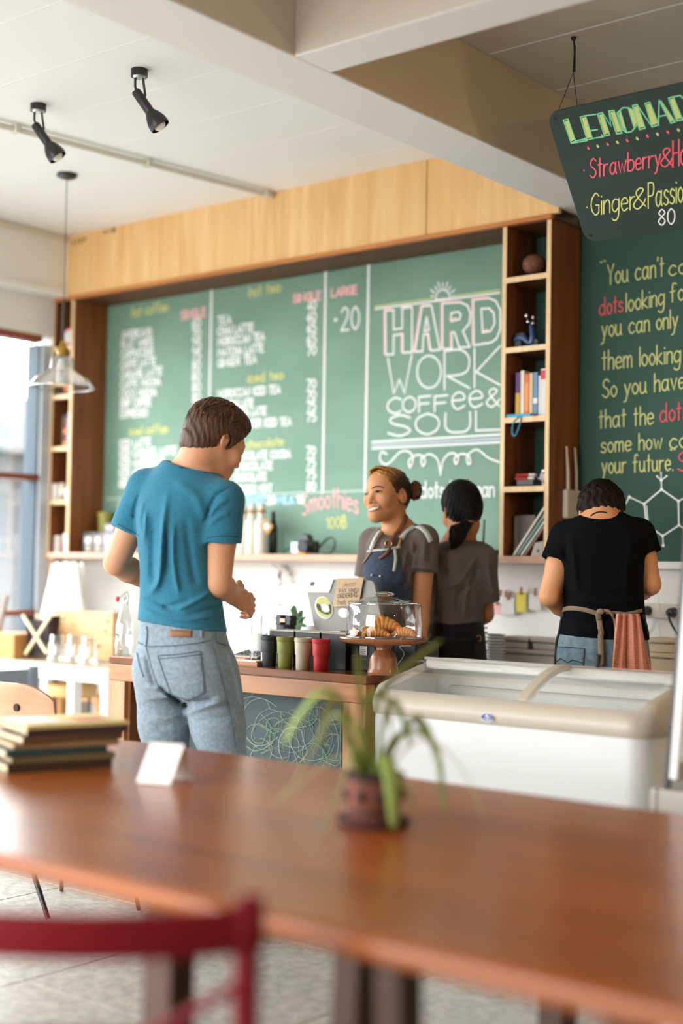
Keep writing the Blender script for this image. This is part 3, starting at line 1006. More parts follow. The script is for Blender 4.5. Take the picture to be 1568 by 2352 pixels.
BC = Board(ctr, lambda px, py: P(px, py, y=YK + .1485), (0, -1, 0))
rs = random.Random(3)
for k in range(46):
    cx, cy = rs.uniform(575, 775), rs.uniform(1610, 1740)
    if k > 41:
        cx = rs.uniform(325, 335)
    pts, a = [], rs.uniform(0, 6.3)
    rr = rs.uniform(14, 60)
    sq = rs.uniform(.7, 1.6)
    for i in range(rs.randint(7, 14)):
        a += rs.uniform(.25, .6)
        pts.append((cx + rr * math.cos(a) + rs.uniform(-3, 3), cy + rr * sq * math.sin(a)))
    pts = [(min(max(q[0], 330 if q[0] < 400 else 420), 782), q[1]) for q in pts]
    BC.line(pts, [mat('scribble_white', (.36, .41, .39), .95), mat('scribble_green', '#6f957c', .95), mat('scribble_pale', '#8f9482', .95)][k % 3], rs.uniform(.0011, .0024), smooth=True, name='chalk_scribble')

# ================================================================== glass-top chest freezer
FX0, FX1, FY0, FY1 = P(845, 1600, y=3.4).x, P(1482, 1665, y=3.4).x, 3.40, 3.98
fz = thing('chest_freezer', 'white chest freezer with curved sliding glass lids', 'freezer', ((FX0 + FX1) / 2, FY0, 0))
M_FW = mat('freezer_white', (.57, .575, .57), .35, spec=.35)
M_FB = mat('freezer_beige', '#b3a898', .4)
M_FL = mat('freezer_liner', (.82, .87, .92), .35)


def fprof(y):
    s = min(max((y - 3.415) / .25, 0), 1)
    return .925 + .095 * math.sin(s * PI / 2) ** .9


def ring(mb, x0, x1, y0, y1, z0, z1, r, n=5, inset=0):
    pts = rrect(x1 - x0 - 2 * inset, y1 - y0 - 2 * inset, r, n, (x0 + x1) / 2, (y0 + y1) / 2)
    mb.prism(pts, (0, 0, z0), (1, 0, 0), (0, 1, 0), (0, 0, 1), z1 - z0)


outer = rrect(FX1 - FX0, FY1 - FY0, .06, 8, (FX0 + FX1) / 2, (FY0 + FY1) / 2)
inner = rrect(FX1 - FX0 - .11, FY1 - FY0 - .11, .02, 8, (FX0 + FX1) / 2, (FY0 + FY1) / 2)
n = len(outer)
vs = [(a, b, Z0 + .06) for a, b in outer] + [(a, b, .868) for a, b in outer] + [(a, b, .868) for a, b in inner] + [(a, b, .45) for a, b in inner]
fs = [tuple(range(n))] + [(i, (i + 1) % n, n + (i + 1) % n, n + i) for i in range(n)] + [(n + i, n + (i + 1) % n, 2 * n + (i + 1) % n, 2 * n + i) for i in range(n)]
MB().add(vs, fs).build('body', M_FW, fz, smooth=40)
fs2 = [(i, (i + 1) % n, n + (i + 1) % n, n + i) for i in range(n)] + [tuple(range(n, 2 * n))]
lin = [(a, b, .90) for a, b in inner] + [(a, b, .46) for a, b in inner]
MB().add(lin, fs2).build('liner', M_FL, fz)
# beige rim: front roll, ends and rear deck
def rimprof(y0, y1, x0, x1, name, mt, zlow=.868):
    pts = []
    for i in range(11):
        y = y0 + (y1 - y0) * i / 10
        pts.append((y, fprof(y)))
    poly = [(y0, zlow)] + [(y0 - (.012 if y0 < 3.42 else 0), .88)] * (1 if y0 < 3.42 else 0) + pts + [(y1, zlow)]
    MB().prism(poly, (x0, 0, 0), (0, 1, 0), (0, 0, 1), (1, 0, 0), x1 - x0).build(name, mt, fz, bevel=.007, seg=3, smooth=50)


def rim_ring(off, zf):
    pts = rrect(FX1 - FX0 + 2 * off, 3.80 - FY0 + 2 * off, max(.012, .06 + off), 10, (FX0 + FX1) / 2, (FY0 + 3.80) / 2)
    return [(a, b, zf(fprof(b))) for a, b in pts]


rings = [rim_ring(.001, lambda z: .862), rim_ring(.009, lambda z: .868), rim_ring(.011, lambda z: .868 + (z - .868) * .45), rim_ring(.008, lambda z: z - .020), rim_ring(.001, lambda z: z - .007), rim_ring(-.008, lambda z: z - .001), rim_ring(-.026, lambda z: z + .0005), rim_ring(-.029, lambda z: z - .02)]
nr_ = len(rings[0])
MB().add([p for r in rings for p in r], [(j * nr_ + i, j * nr_ + (i + 1) % nr_, (j + 1) * nr_ + (i + 1) % nr_, (j + 1) * nr_ + i) for j in range(len(rings) - 1) for i in range(nr_)]).build('rim', M_FB, fz, smooth=60)
rimprof(3.66, 3.765, FX0 + .03, FX1 - .03, 'rear_rim', M_FB, .99)
MB().box(FX0, FX1, 3.80, FY1, .868, .93).build('rear_deck', M_FB, fz, bevel=.01)
for xc, dz in ((P(1205, 1590, y=3.44).x, .012),):
    def arch(u, v):
        y = 3.42 + .255 * u
        return (xc - .018 + .036 * v, y, fprof(y) + .010)
    MB().grid(arch, 16, 2).build('lid_frame', M_FB, fz, solid=.018, bevel=.003)
xc = P(1205, 1590, y=3.44).x
for x0, x1, dz in ((FX0 + .024, xc + .01, .002), (xc - .01, FX1 - .024, -.003)):
    def lid(u, v):
        y = 3.424 + .243 * u
        return (x0 + (x1 - x0) * v, y, fprof(y) + dz)
    MB().grid(lid, 16, 2).build('glass_lid', thin_glass('freezer_glass', (.95, .98, 1.0), .065), fz, smooth=60)
    MB().tube([lid(0, 0), lid(0, 1)], .004, 6).build('lid_edge', mat('lid_edge_grey', '#9a958c', .4), fz)
    MB().tube([lid(1, 0), lid(1, 1)], .005, 6).build('lid_edge', mat('lid_edge_grey', '#9a958c', .4), fz)
# badge
bc = P(1120, 1648, y=3.3885)
MB().prism([(.021 * math.cos(2 * PI * k / 24), .0135 * math.sin(2 * PI * k / 24)) for k in range(24)], bc, (1, 0, 0), (0, 0, 1), (0, -1, 0), .004).build('badge_rim', M_STEEL, fz)
bd = MB().prism([(.0195 * math.cos(2 * PI * k / 24), .012 * math.sin(2 * PI * k / 24)) for k in range(24)], bc - Vector((0, .003, 0)), (1, 0, 0), (0, 0, 1), (0, -1, 0), .0025).build('badge', mat('badge_blue', '#1d3a7c', .25, coat=.5), fz)
BB = Board(bd, lambda px, py: P(px, py, y=bc.y - .0058), (0, -1, 0))
BB.text('INTERCOOL', 1107, 1655, 1134, 1657, 5, mat('badge_white', (.85, .85, .85), .4), .0008)
BB.text('SANDEN', 1113, 1648, 1127, 1649, 4, mat('badge_white', (.85, .85, .85), .4), .0006)
MB().box(bc.x - .003, bc.x + .003, bc.y - .0062, bc.y - .0055, bc.z + .003, bc.z + .008).build('badge_mark', mat('badge_white', (.85, .85, .85), .4), bd)
# interior light strip and baskets with pale tubs
for k in range(6):
    x = FX0 + .45 + k * .075
    MB().box(x, x + .065, 3.55, 3.72, .8505, .885).build('tub', mat('frosted_tub', (.82, .86, .90), .4), fz, bevel=.008)
MB().box(FX0 + .06, FX1 - .06, 3.46, 3.9, .83, .85).build('tray', M_FL, fz)
MB().box(FX0 + .07, FX1 - .07, 3.449, 3.455, .890, .902).build('led_strip', mat('cold_led', (.85, .93, 1.0), .4, emit=LEDS), fz)
# handle of a scoop standing behind the rear rim
sc = P(1371, 1520, y=3.76)
st = thing('scoop', 'black handled scoop standing at the rear rim of the freezer', 'scoop', (sc.x, 3.76, 1.02))
MB().cyl((sc.x, 3.76, 1.0208), (sc.x + .004, 3.76, 1.06), .008, .011, 12).build('handle', M_BLACK, st, bevel=.003, smooth=40)

# slanted glass guard beside the freezer on a grey plinth
yg = 3.12
g0, g1 = P(1532, 1812, y=yg), P(1567, 1370, y=yg)
gd = thing('glass_case', 'slanted glass display case edge with black and white frame at far right', 'display case', (g0.x, yg, 0))
ax = (g1 - g0).normalized()
MB().bar(g0, g0 + ax * .9, .012, .012).build('black_frame', M_BLACK, gd)
w0 = P(1548, 1790, y=yg)
MB().bar(w0, w0 + ax * .62, .016, .02).build('white_frame', M_WPLAST, gd, bevel=.002)
w1 = w0 + Vector((.75, 0, 0))
MB().bar(w1, w1 + ax * .62, .016, .02).build('white_frame', M_WPLAST, gd, bevel=.002)
MB().add([w0 + Vector((.01, 0, 0)), w1, w1 + ax * .62, w0 + ax * .62 + Vector((.01, 0, 0))], [(0, 1, 2, 3)]).build('glass_panel', thin_glass('guard_glass', (.88, .91, .91), .12), gd)
pz = P(1500, 1808, y=yg)
MB().box(pz.x, pz.x + .9, yg - .02, yg + .4, Z0, pz.z).build('plinth', mat('plinth_grey', '#b5b0a6', .6), gd, bevel=.006)
MB().box(pz.x + .016, pz.x + .019, yg - .022, yg - .018, Z0, pz.z).build('joint', mat('plinth_joint', '#7d786e', .7), gd)
MB().box(P(1500, 1760, y=yg).x + .03, P(1500, 1760, y=yg).x + .85, yg + .36, yg + .40, pz.z, pz.z + .7).build('back_panel', mat('case_dark', '#4a5052', .5), gd)

# ================================================================== big table in front
ZT = .80
TX0, TX1, TY0, TY1 = -3.07, -.50, 1.512, 2.748
tb = thing('dining_table', 'long orange-brown wooden table in the foreground', 'table', ((TX0 + TX1) / 2, (TY0 + TY1) / 2, 0))
M_TAB = wood('table_wood', '#7d3c13', '#a55b22', '#8e491a', scale=2.4, axis='X', rough=.28, coat=.12, bump=.02, spec=.4, patch=1.2)
MB().prism(rrect(TX1 - TX0, TY1 - TY0, .09, 8, (TX0 + TX1) / 2, (TY0 + TY1) / 2), (0, 0, ZT - .034), (1, 0, 0), (0, 1, 0), (0, 0, 1), .034).build('tabletop', M_TAB, tb, bevel=.012, seg=4, smooth=40)
M_LEG = wood('table_leg_wood', '#3f2516', '#553320', scale=4, axis='Z', rough=.5)
def leg(px0, px1, py, y, spl=0):
    a, b = P(px0, py, y=y), P(px1, py, y=y)
    x = (a.x + b.x) / 2
    w = abs(b.x - a.x)
    MB().bar((x, y, ZT - .034), (x + spl, y, Z0), w, .06, (0, 1, 0)).build('leg', M_LEG, tb, bevel=.004)
leg(357, 424, 2100, 1.72)
leg(792, 852, 2250, 1.86, -.02)
leg(882, 942, 2250, 1.74, .02)
leg(1405, 1490, 2330, 1.70)
leg(1250, 1310, 2330, 2.55)
MB().box(-2.7, -.8, 2.5, 2.53, ZT - .10, ZT - .036).build('rail', M_LEG, tb)

# ================================================================== red cross-back chair
M_RED = mat('red_lacquer', '#6e0f18', .5, col2='#7a141d', scale=5, spec=.2)
dch = 1.86
prp = P(568, 2130, d=dch)        # top of the right post
cr_, cd_ = Vector((math.cos(YAW), math.sin(YAW), 0)), Vector((-math.sin(YAW), math.cos(YAW), 0))
CWD = .47


def cp(a, b, z):
    """chair frame: a across the back (0 = right post), b towards the seat"""
    return Vector((prp.x, prp.y, 0)) + cr_ * a + cd_ * b + Vector((0, 0, z))


base = cp(-CWD / 2, .2, Z0)
ch = thing('red_chair', 'dark red wooden cross-back chair at the near table edge', 'chair', base)
hz = .031


def rail(u, v):
    t = u
    q = 2 * PI * v
    end = max(0, (t - .82) / .18) ** 2 + max(0, (.18 - t) / .18) ** 2
    c, s_ = math.cos(q), math.sin(q)
    c = math.copysign(abs(c) ** .6, c)
    s_ = math.copysign(abs(s_) ** .6, s_)
    return tuple(cp(-CWD - .022 + (CWD + .044) * t, -.05 * math.sin(PI * t) + .012 * s_, prp.z - .004 + .012 * end + (hz + .006 * end) * c))


MB().grid(rail, 33, 20, cv=True).build('top_rail', M_RED, ch, smooth=60)
for a_ in (-CWD, 0):
    MB().ball(cp(a_, .0, prp.z + .006), .024, .024, .040, 14, 10).build('rail_end', M_RED, ch, smooth=60)
    MB().tube([cp(a_, .0, prp.z), cp(a_, .0, prp.z - .1), cp(a_, .035, .56), cp(a_, -.015, .34), cp(a_, -.06, Z0)], [.019, .019, .019, .018, .015], 12).build('post', M_RED, ch, smooth=60)
for a0, a1 in ((0, -CWD), (-CWD, 0)):
    MB().tube(crom([cp(a0, .0, prp.z - .07), cp(a0 * .6 + a1 * .4, -.02, prp.z - .17), cp(a0 * .25 + a1 * .75, .0 if a0 else -.015, .60), cp(a1, .03, .565)], 5), .013, 8, flat=.6).build('cross_brace', M_RED, ch, smooth=60)
MB().prism(rrect(.42, .40, .08, 6), cp(-CWD / 2, .22, .52), cr_, cd_, (0, 0, 1), .028).build('seat', M_RED, ch, bevel=.006)
for a_ in (-CWD + .04, -.04):
    MB().cyl(cp(a_, .38, .52), cp(a_, .41, Z0), .018, .014, 10).build('leg', M_RED, ch, smooth=60)

# ================================================================== things on the big table
pc = P(857, 1893, z=ZT)
pt = thing('potted_plant', 'strappy green plant in a small brown clay pot', 'plant', pc)
M_POT = mat('clay_pot', '#6b3a2c', .7, col2='#7d4a36', scale=30)
S = pc
MB().lathe([(.0, 0), (.068, 0), (.074, .008), (.074, .014), (.05, .014), (.05, .012), (0, .012)], S, 28).build('saucer', mat('dark_clay', '#4a2620', .7), pt, smooth=40)
MB().lathe([(0, .014), (.046, .014), (.050, .022), (.056, .05), (.058, .085), (.058, .1), (.052, .1), (.05, .088), (0, .088)], S, 28).build('pot', M_POT, pt, smooth=40)
for z, r, h in ((.026, .0525, .008), (.09, .0595, .012)):
    MB().lathe([(r - .002, z), (r + .0008, z + .001), (r + .0016, z + h), (r - .002, z + h)], S, 28).build('band', mat('pot_band', '#33201c', .7), pt, smooth=40)
for k in range(9):
    q = 2 * PI * k / 9
    MB().ball(S + Vector((.0555 * math.cos(q), .0555 * math.sin(q), .06)), .009, .009, .012, 8, 6).build('pot_motif', mat('pot_band', '#33201c', .7), pt, smooth=60)
MB().lathe([(0, .09), (.05, .088)], S, 20).build('soil', mat('soil', '#2a1d14', .95), pt)
dpl = (pc - CAM).dot(CF)
leaves = [
    ([(845, 1790), (838, 1690), (828, 1600), (822, 1515), (828, 1500)], 0, 11, 0), ([(850, 1790), (858, 1640), (900, 1560), (960, 1510), (1015, 1468)], .05, 10, 0),
    ([(840, 1790), (800, 1700), (790, 1620), (740, 1590), (690, 1640), (650, 1710)], -.06, 10, 0), ([(842, 1790), (805, 1690), (770, 1640), (730, 1700), (680, 1790), (632, 1845)], .05, 9, 1),
    ([(850, 1790), (815, 1720), (800, 1760), (765, 1850), (738, 1920)], -.09, 9, 0), ([(860, 1788), (880, 1660), (900, 1610), (920, 1640), (945, 1720)], .04, 9, 0),
    ([(862, 1790), (882, 1740), (895, 1780), (902, 1850), (905, 1905)], -.10, 17, 0), ([(862, 1790), (900, 1700), (960, 1680), (1000, 1720), (1015, 1800), (1020, 1870)], .03, 9, 0),
    ([(865, 1790), (940, 1660), (975, 1670), (1005, 1740), (1018, 1765)], .08, 9, 0), ([(866, 1792), (960, 1700), (1030, 1730), (1080, 1800), (1115, 1890)], .02, 6, 1),
    ([(855, 1790), (835, 1650), (850, 1600), (885, 1600), (900, 1690)], .09, 8, 0), ([(866, 1790), (900, 1770), (930, 1810), (955, 1880)], -.04, 9, 0), ([(846, 1790), (830, 1700), (800, 1640), (770, 1600), (745, 1650), (735, 1720)], .1, 11, 1),
    ([(868, 1790), (940, 1710), (985, 1700), (1010, 1725), (980, 1745)], .0, 5, 1), ([(842, 1790), (790, 1740), (740, 1760), (690, 1800), (640, 1840)], .02, 6, 1)]
M_LF = [mat('leaf_green', '#82984c', .5, col2='#96a85e', scale=12), mat('leaf_yellow_green', '#b3b673', .5, col2='#a5ac68', scale=12)]
for L, dd, w, c in leaves:
    n = len(L)
    pts = crom([P(a, b, d=dpl + dd * min(1, i / (n - 1) * 1.6)) for i, (a, b) in enumerate(L)], 6)
    if pts[0].z < pc.z + .09:
        pts[0].z = pc.z + .085
    for p in pts:
        p.z = max(p.z, ZT + .006)
    m = len(pts)
    ww = [w / 1230 * (.75 + .5 * math.sin(PI * min(1, i / m + .2))) * (1 if i < m - 3 else (.8, .5, .15)[i - m + 3]) for i in range(m)]
    MB().tube(pts, ww, 8, flat=.28).build('leaf', M_LF[c], pt, smooth=70)

# folded white card
c0, c1 = P(312, 1797, z=ZT + .0022), P(390, 1803, z=ZT + .0022)
ex = (c1 - c0).normalized()
ey = Vector((-ex.y, ex.x, 0))
cw, chh = (c1 - c0).length, .088
cd = thing('tent_card', 'small blank white folded card standing on the table', 'card', (c0 + c1) / 2)
tp = ey * .045 + ex * .012 + Vector((0, 0, chh))
MB().add([c0, c1, c1 + tp, c0 + tp], [(0, 1, 2, 3)]).build('front_leaf', mat('card_paper', (.82, .80, .76), .8), cd, solid=.002)
MB().add([c0 + tp, c1 + tp, c1 + ey * .1 + ex * .012, c0 + ey * .1 + ex * .012], [(0, 1, 2, 3)]).build('back_leaf', mat('card_paper', (.82, .80, .76), .8), cd, solid=.002)

# stack of magazines and books
b0, b1 = P(40, 1776, z=ZT), P(268, 1762, z=ZT)
bex = (b1 - b0).normalized()
bey = Vector((-bex.y, bex.x, 0))
bw = (b1 - b0).length
zz = ZT
specs = [('thick dark book at the bottom of the magazine pile', .022, '#3d2c22', 0, .02), ('olive-backed book second from the bottom of the magazine pile', .014, '#6d6142', .012, -.01), ('teal-spined book in the lower half of the magazine pile', .018, '#2f4446', -.01, .03),
         ('tan magazine in the middle of the pile', .012, '#8c7352', .02, -.02), ('brown book in the upper half of the magazine pile', .018, '#5d4431', .03, .05), ('dark magazine just under the top of the pile', .016, '#3a2a2c', .045, .0), ('magazine with a pale yellow and red cover on top of the pile', .010, '#d9c98a', .04, .06)]
for k, (lb, h, c, sh_, rot) in enumerate(specs):
    ca, sa = math.cos(rot), math.sin(rot)
    ax_ = bex * ca + bey * sa
    ay_ = bey * ca - bex * sa
    cen = b0 + bex * (bw / 2 + sh_ - .02) + bey * .105
    root = thing('magazine' if h < .017 else 'book', lb, 'book', (cen.x, cen.y, zz), group='reading pile on the big table')
    w2, d2 = bw / 2 * (1.06 - .02 * (k % 3)), .10
    cm = mat('cover_%d' % k, c, .45)
    MB().obox((cen.x, cen.y, zz + .0012), ax_, ay_, (0, 0, 1), w2, d2, .0012).build('cover', cm, root)
    MB().obox((cen.x, cen.y, zz + h / 2), ax_, ay_, (0, 0, 1), w2 - .004, d2 - .003, h / 2 - .0025).build('pages', mat('page_edges', '#c9b893', .8), root)
    MB().obox((cen.x, cen.y, zz + h - .0012), ax_, ay_, (0, 0, 1), w2, d2, .0012).build('cover', cm, root)
    c2_ = cen - ay_ * d2
    MB().obox((c2_.x, c2_.y, zz + h / 2), ax_, ay_, (0, 0, 1), w2, .0015, h / 2).build('spine', cm, root)
    if k == 6:
        for u, v, w3, d3, cc in ((-.07, .02, .05, .06, (.85, .85, .83)), (.06, -.03, .04, .03, srgb('#d8694f')), (.05, .05, .05, .03, srgb('#e8d98a'))):
            q = cen + ax_ * u + ay_ * v
            MB().obox((q.x, q.y, zz + h + .0003), ax_, ay_, (0, 0, 1), w3, d3, .0003).build('cover_print', mat('cover_print_%.2f' % cc[1], cc, .5), root)
    zz += h + .0006

# ================================================================== people: smooth blended-surface modelling
def axis_(lo, hi, base, refs=()):
    out, x = [], lo
    while x < hi:
        out.append(x)
        st = base
        for a, b, s in refs:
            if a <= x < b:
                st = min(st, s)
        x += st
    out.append(x)
    return np.array(out, dtype=np.float32)


class Field:
    def __init__(self, xs, ys, zs):
        self.xs, self.ys, self.zs = xs, ys, zs
        self.F = np.full((len(xs), len(ys), len(zs)), .15, np.float32)

    def _sub(self, lo, hi, m):
        sl = []
        for a, l, h in ((self.xs, lo[0], hi[0]), (self.ys, lo[1], hi[1]), (self.zs, lo[2], hi[2])):
            i, j = np.searchsorted(a, l - m), np.searchsorted(a, h + m)
            if j <= i:
                return None, None
            sl.append(slice(i, j))
        X, Y, Z = np.meshgrid(self.xs[sl[0]], self.ys[sl[1]], self.zs[sl[2]], indexing='ij')
        return tuple(sl), (X, Y, Z)

    def _put(self, sl, d, k, mode='add'):
        a = self.F[sl]
        if mode == 'sub':
            a, d = -a, d
        if k > 0:
            h = np.clip(.5 + .5 * (a - d) / k, 0, 1)
            r = a * (1 - h) + d * h - k * h * (1 - h)
        else:
            r = np.minimum(a, d)
        self.F[sl] = -r if mode == 'sub' else r

    def cone(self, p0, p1, r0, r1=None, k=.03, mode='add', infl=0):
        r1 = r0 if r1 is None else r1
        p0, p1 = np.array(p0, float), np.array(p1, float)
        r0, r1 = r0 + infl, r1 + infl
        R = max(r0, r1)
        sl, g = self._sub(np.minimum(p0, p1) - R, np.maximum(p0, p1) + R, .045 + k)
        if sl is None:
            return
        d = p1 - p0
        L = float(d @ d) + 1e-9
        X, Y, Z = g[0] - p0[0], g[1] - p0[1], g[2] - p0[2]
        t = np.clip((X * d[0] + Y * d[1] + Z * d[2]) / L, 0, 1)
        dist = np.sqrt((X - t * d[0]) ** 2 + (Y - t * d[1]) ** 2 + (Z - t * d[2]) ** 2) - (r0 + (r1 - r0) * t)
        self._put(sl, dist, k, mode)

    def chain(self, pts, rs, k=.03, infl=0, mode='add'):
        for i in range(len(pts) - 1):
            self.cone(pts[i], pts[i + 1], rs[i], rs[i + 1], k, mode, infl)

    def ell(self, c, r, A=None, k=.03, mode='add', infl=0):
        """ellipsoid with axes given by rows of A"""
        c = np.array(c, float)
        r = np.array(r, float) + infl
        R = float(r.max())
        sl, g = self._sub(c - R, c + R, .045 + k)
        if sl is None:
            return
        X, Y, Z = g[0] - c[0], g[1] - c[1], g[2] - c[2]
        A = np.eye(3) if A is None else np.array(A)
        q = [(X * A[i][0] + Y * A[i][1] + Z * A[i][2]) for i in range(3)]
        k0 = np.sqrt(sum((q[i] / r[i]) ** 2 for i in range(3)))
        k1 = np.sqrt(sum((q[i] / r[i] ** 2) ** 2 for i in range(3))) + 1e-6
        self._put(sl, k0 * (k0 - 1) / k1, k, mode)

    def loft(self, rows, ang=0, k=.03, p=2.4, infl=0, mode='add'):
        """vertical loft of rounded slices: rows of (z, cx, cy, rx, ry), turned by ang"""
        rows = np.array(sorted(rows), float)
        z = rows[:, 0]
        lo = [rows[:, 1].min() - rows[:, 3:5].max() - infl, rows[:, 2].min() - rows[:, 3:5].max() - infl, z[0]]
        hi = [rows[:, 1].max() + rows[:, 3:5].max() + infl, rows[:, 2].max() + rows[:, 3:5].max() + infl, z[-1]]
        sl, g = self._sub(lo, hi, .045 + k)
        zz = self.zs[sl[2]]
        fine = np.linspace(z[0], z[-1], 80)
        cols = []
        for i in range(1, 5):
            v = np.interp(fine, z, rows[:, i])
            for _ in range(4):
                v[1:-1] = (v[:-2] + 2 * v[1:-1] + v[2:]) / 4
            cols.append(np.interp(zz, fine, v))
        cx, cy, rx, ry = cols
        rx, ry = rx + infl, ry + infl
        X, Y = g[0] - cx, g[1] - cy
        c, s = math.cos(ang), math.sin(ang)
        U, V = X * c + Y * s, -X * s + Y * c
        k0 = (np.abs(U / rx) ** p + np.abs(V / ry) ** p) ** (1 / p) + 1e-6
        d = (k0 - 1) / k0 * np.sqrt(U * U + V * V)
        d = np.where(k0 < .2, -.8 * np.minimum(rx, ry), d)
        dz = np.maximum(z[0] - g[2], g[2] - z[-1])
        d = np.maximum(d, dz)
        self._put(sl, d, k, mode)

    def clip(self, p, n):
        """cut away everything on the side the normal points to"""
        n = np.array(n, float)
        n /= np.linalg.norm(n)
        d = ((self.xs - p[0]) * n[0])[:, None, None] + ((self.ys - p[1]) * n[1])[None, :, None] + ((self.zs - p[2]) * n[2])[None, None, :]
        self.F = np.maximum(self.F, d.astype(np.float32))

    def clip_local(self, p, n, c, r):
        """the same cut, but only inside a ball"""
        n = np.array(n, float)
        n /= np.linalg.norm(n)
        sl, g = self._sub(np.array(c) - r, np.array(c) + r, 0)
        if sl is None:
            return
        d = (g[0] - p[0]) * n[0] + (g[1] - p[1]) * n[1] + (g[2] - p[2]) * n[2]
        ins = (g[0] - c[0]) ** 2 + (g[1] - c[1]) ** 2 + (g[2] - c[2]) ** 2 < r * r
        a = self.F[sl]
        self.F[sl] = np.where(ins, np.maximum(a, d), a)

    def band(self, fn, w=.03):
        """add fn(x,y,z) to the field near the surface"""
        I = np.argwhere(np.abs(self.F) < w)
        x, y, z = self.xs[I[:, 0]], self.ys[I[:, 1]], self.zs[I[:, 2]]
        self.F[I[:, 0], I[:, 1], I[:, 2]] += fn(x, y, z).astype(np.float32)

    def mesh(self, smooth=1):
        F = self.F
        nx, ny, nz = F.shape
        neg = F < 0
        tot = np.zeros((nx - 1, ny - 1, nz - 1), np.uint8)
        cs_ = [(a, b, c) for a in (0, 1) for b in (0, 1) for c in (0, 1)]
        for a, b, c in cs_:
            tot += neg[a:nx - 1 + a, b:ny - 1 + b, c:nz - 1 + c]
        I = np.argwhere((tot > 0) & (tot < 8))
        vid = np.full(tot.shape, -1, np.int32)
        vid[I[:, 0], I[:, 1], I[:, 2]] = np.arange(len(I))
        acc = np.zeros((len(I), 3))
        cnt = np.zeros(len(I))
        A = (self.xs, self.ys, self.zs)
        for a in cs_:
            for ax in range(3):
                if a[ax]:
                    continue
                b = list(a)
                b[ax] = 1
                ia, ib = I + np.array(a), I + np.array(b)
                fa, fb = F[ia[:, 0], ia[:, 1], ia[:, 2]], F[ib[:, 0], ib[:, 1], ib[:, 2]]
                m = (fa < 0) != (fb < 0)
                t = np.where(m, fa / np.where(m, fa - fb, 1), 0)
                pa = np.stack([A[i][ia[:, i]] for i in range(3)], 1)
                pb = np.stack([A[i][ib[:, i]] for i in range(3)], 1)
                acc += np.where(m[:, None], pa + (pb - pa) * t[:, None], 0)
                cnt += m
        V = acc / cnt[:, None]
        faces = []
        for ax in range(3):
            s0, s1 = [slice(None)] * 3, [slice(None)] * 3
            s0[ax], s1[ax] = slice(0, -1), slice(1, None)
            n0, n1 = neg[tuple(s0)], neg[tuple(s1)]
            E = np.argwhere(n0 != n1)
            o1, o2 = (ax + 1) % 3, (ax + 2) % 3
            ok = (E[:, o1] > 0) & (E[:, o2] > 0) & (E[:, o1] < F.shape[o1] - 1) & (E[:, o2] < F.shape[o2] - 1)
            E = E[ok]
            q = []
            for d1, d2 in ((-1, -1), (0, -1), (0, 0), (-1, 0)):
                c = E.copy()
                c[:, o1] += d1
                c[:, o2] += d2
                q.append(vid[c[:, 0], c[:, 1], c[:, 2]])
            q = np.stack(q, 1)
            fl = ~n0[E[:, 0], E[:, 1], E[:, 2]]
            q[fl] = q[fl][:, ::-1]
            faces.append(q)
        Q = np.concatenate(faces)
        Q = Q[(Q >= 0).all(1)]
        for _ in range(smooth):
            S = np.zeros_like(V)
            c = np.zeros(len(V))
            for i in range(4):
                a, b = Q[:, i], Q[:, (i + 1) % 4]
                np.add.at(S, a, V[b])
                np.add.at(c, a, 1)
                np.add.at(S, b, V[a])
                np.add.at(c, b, 1)
            ok = c > 0
            V[ok] = V[ok] * .5 + .5 * S[ok] / c[ok][:, None]
        return V, Q


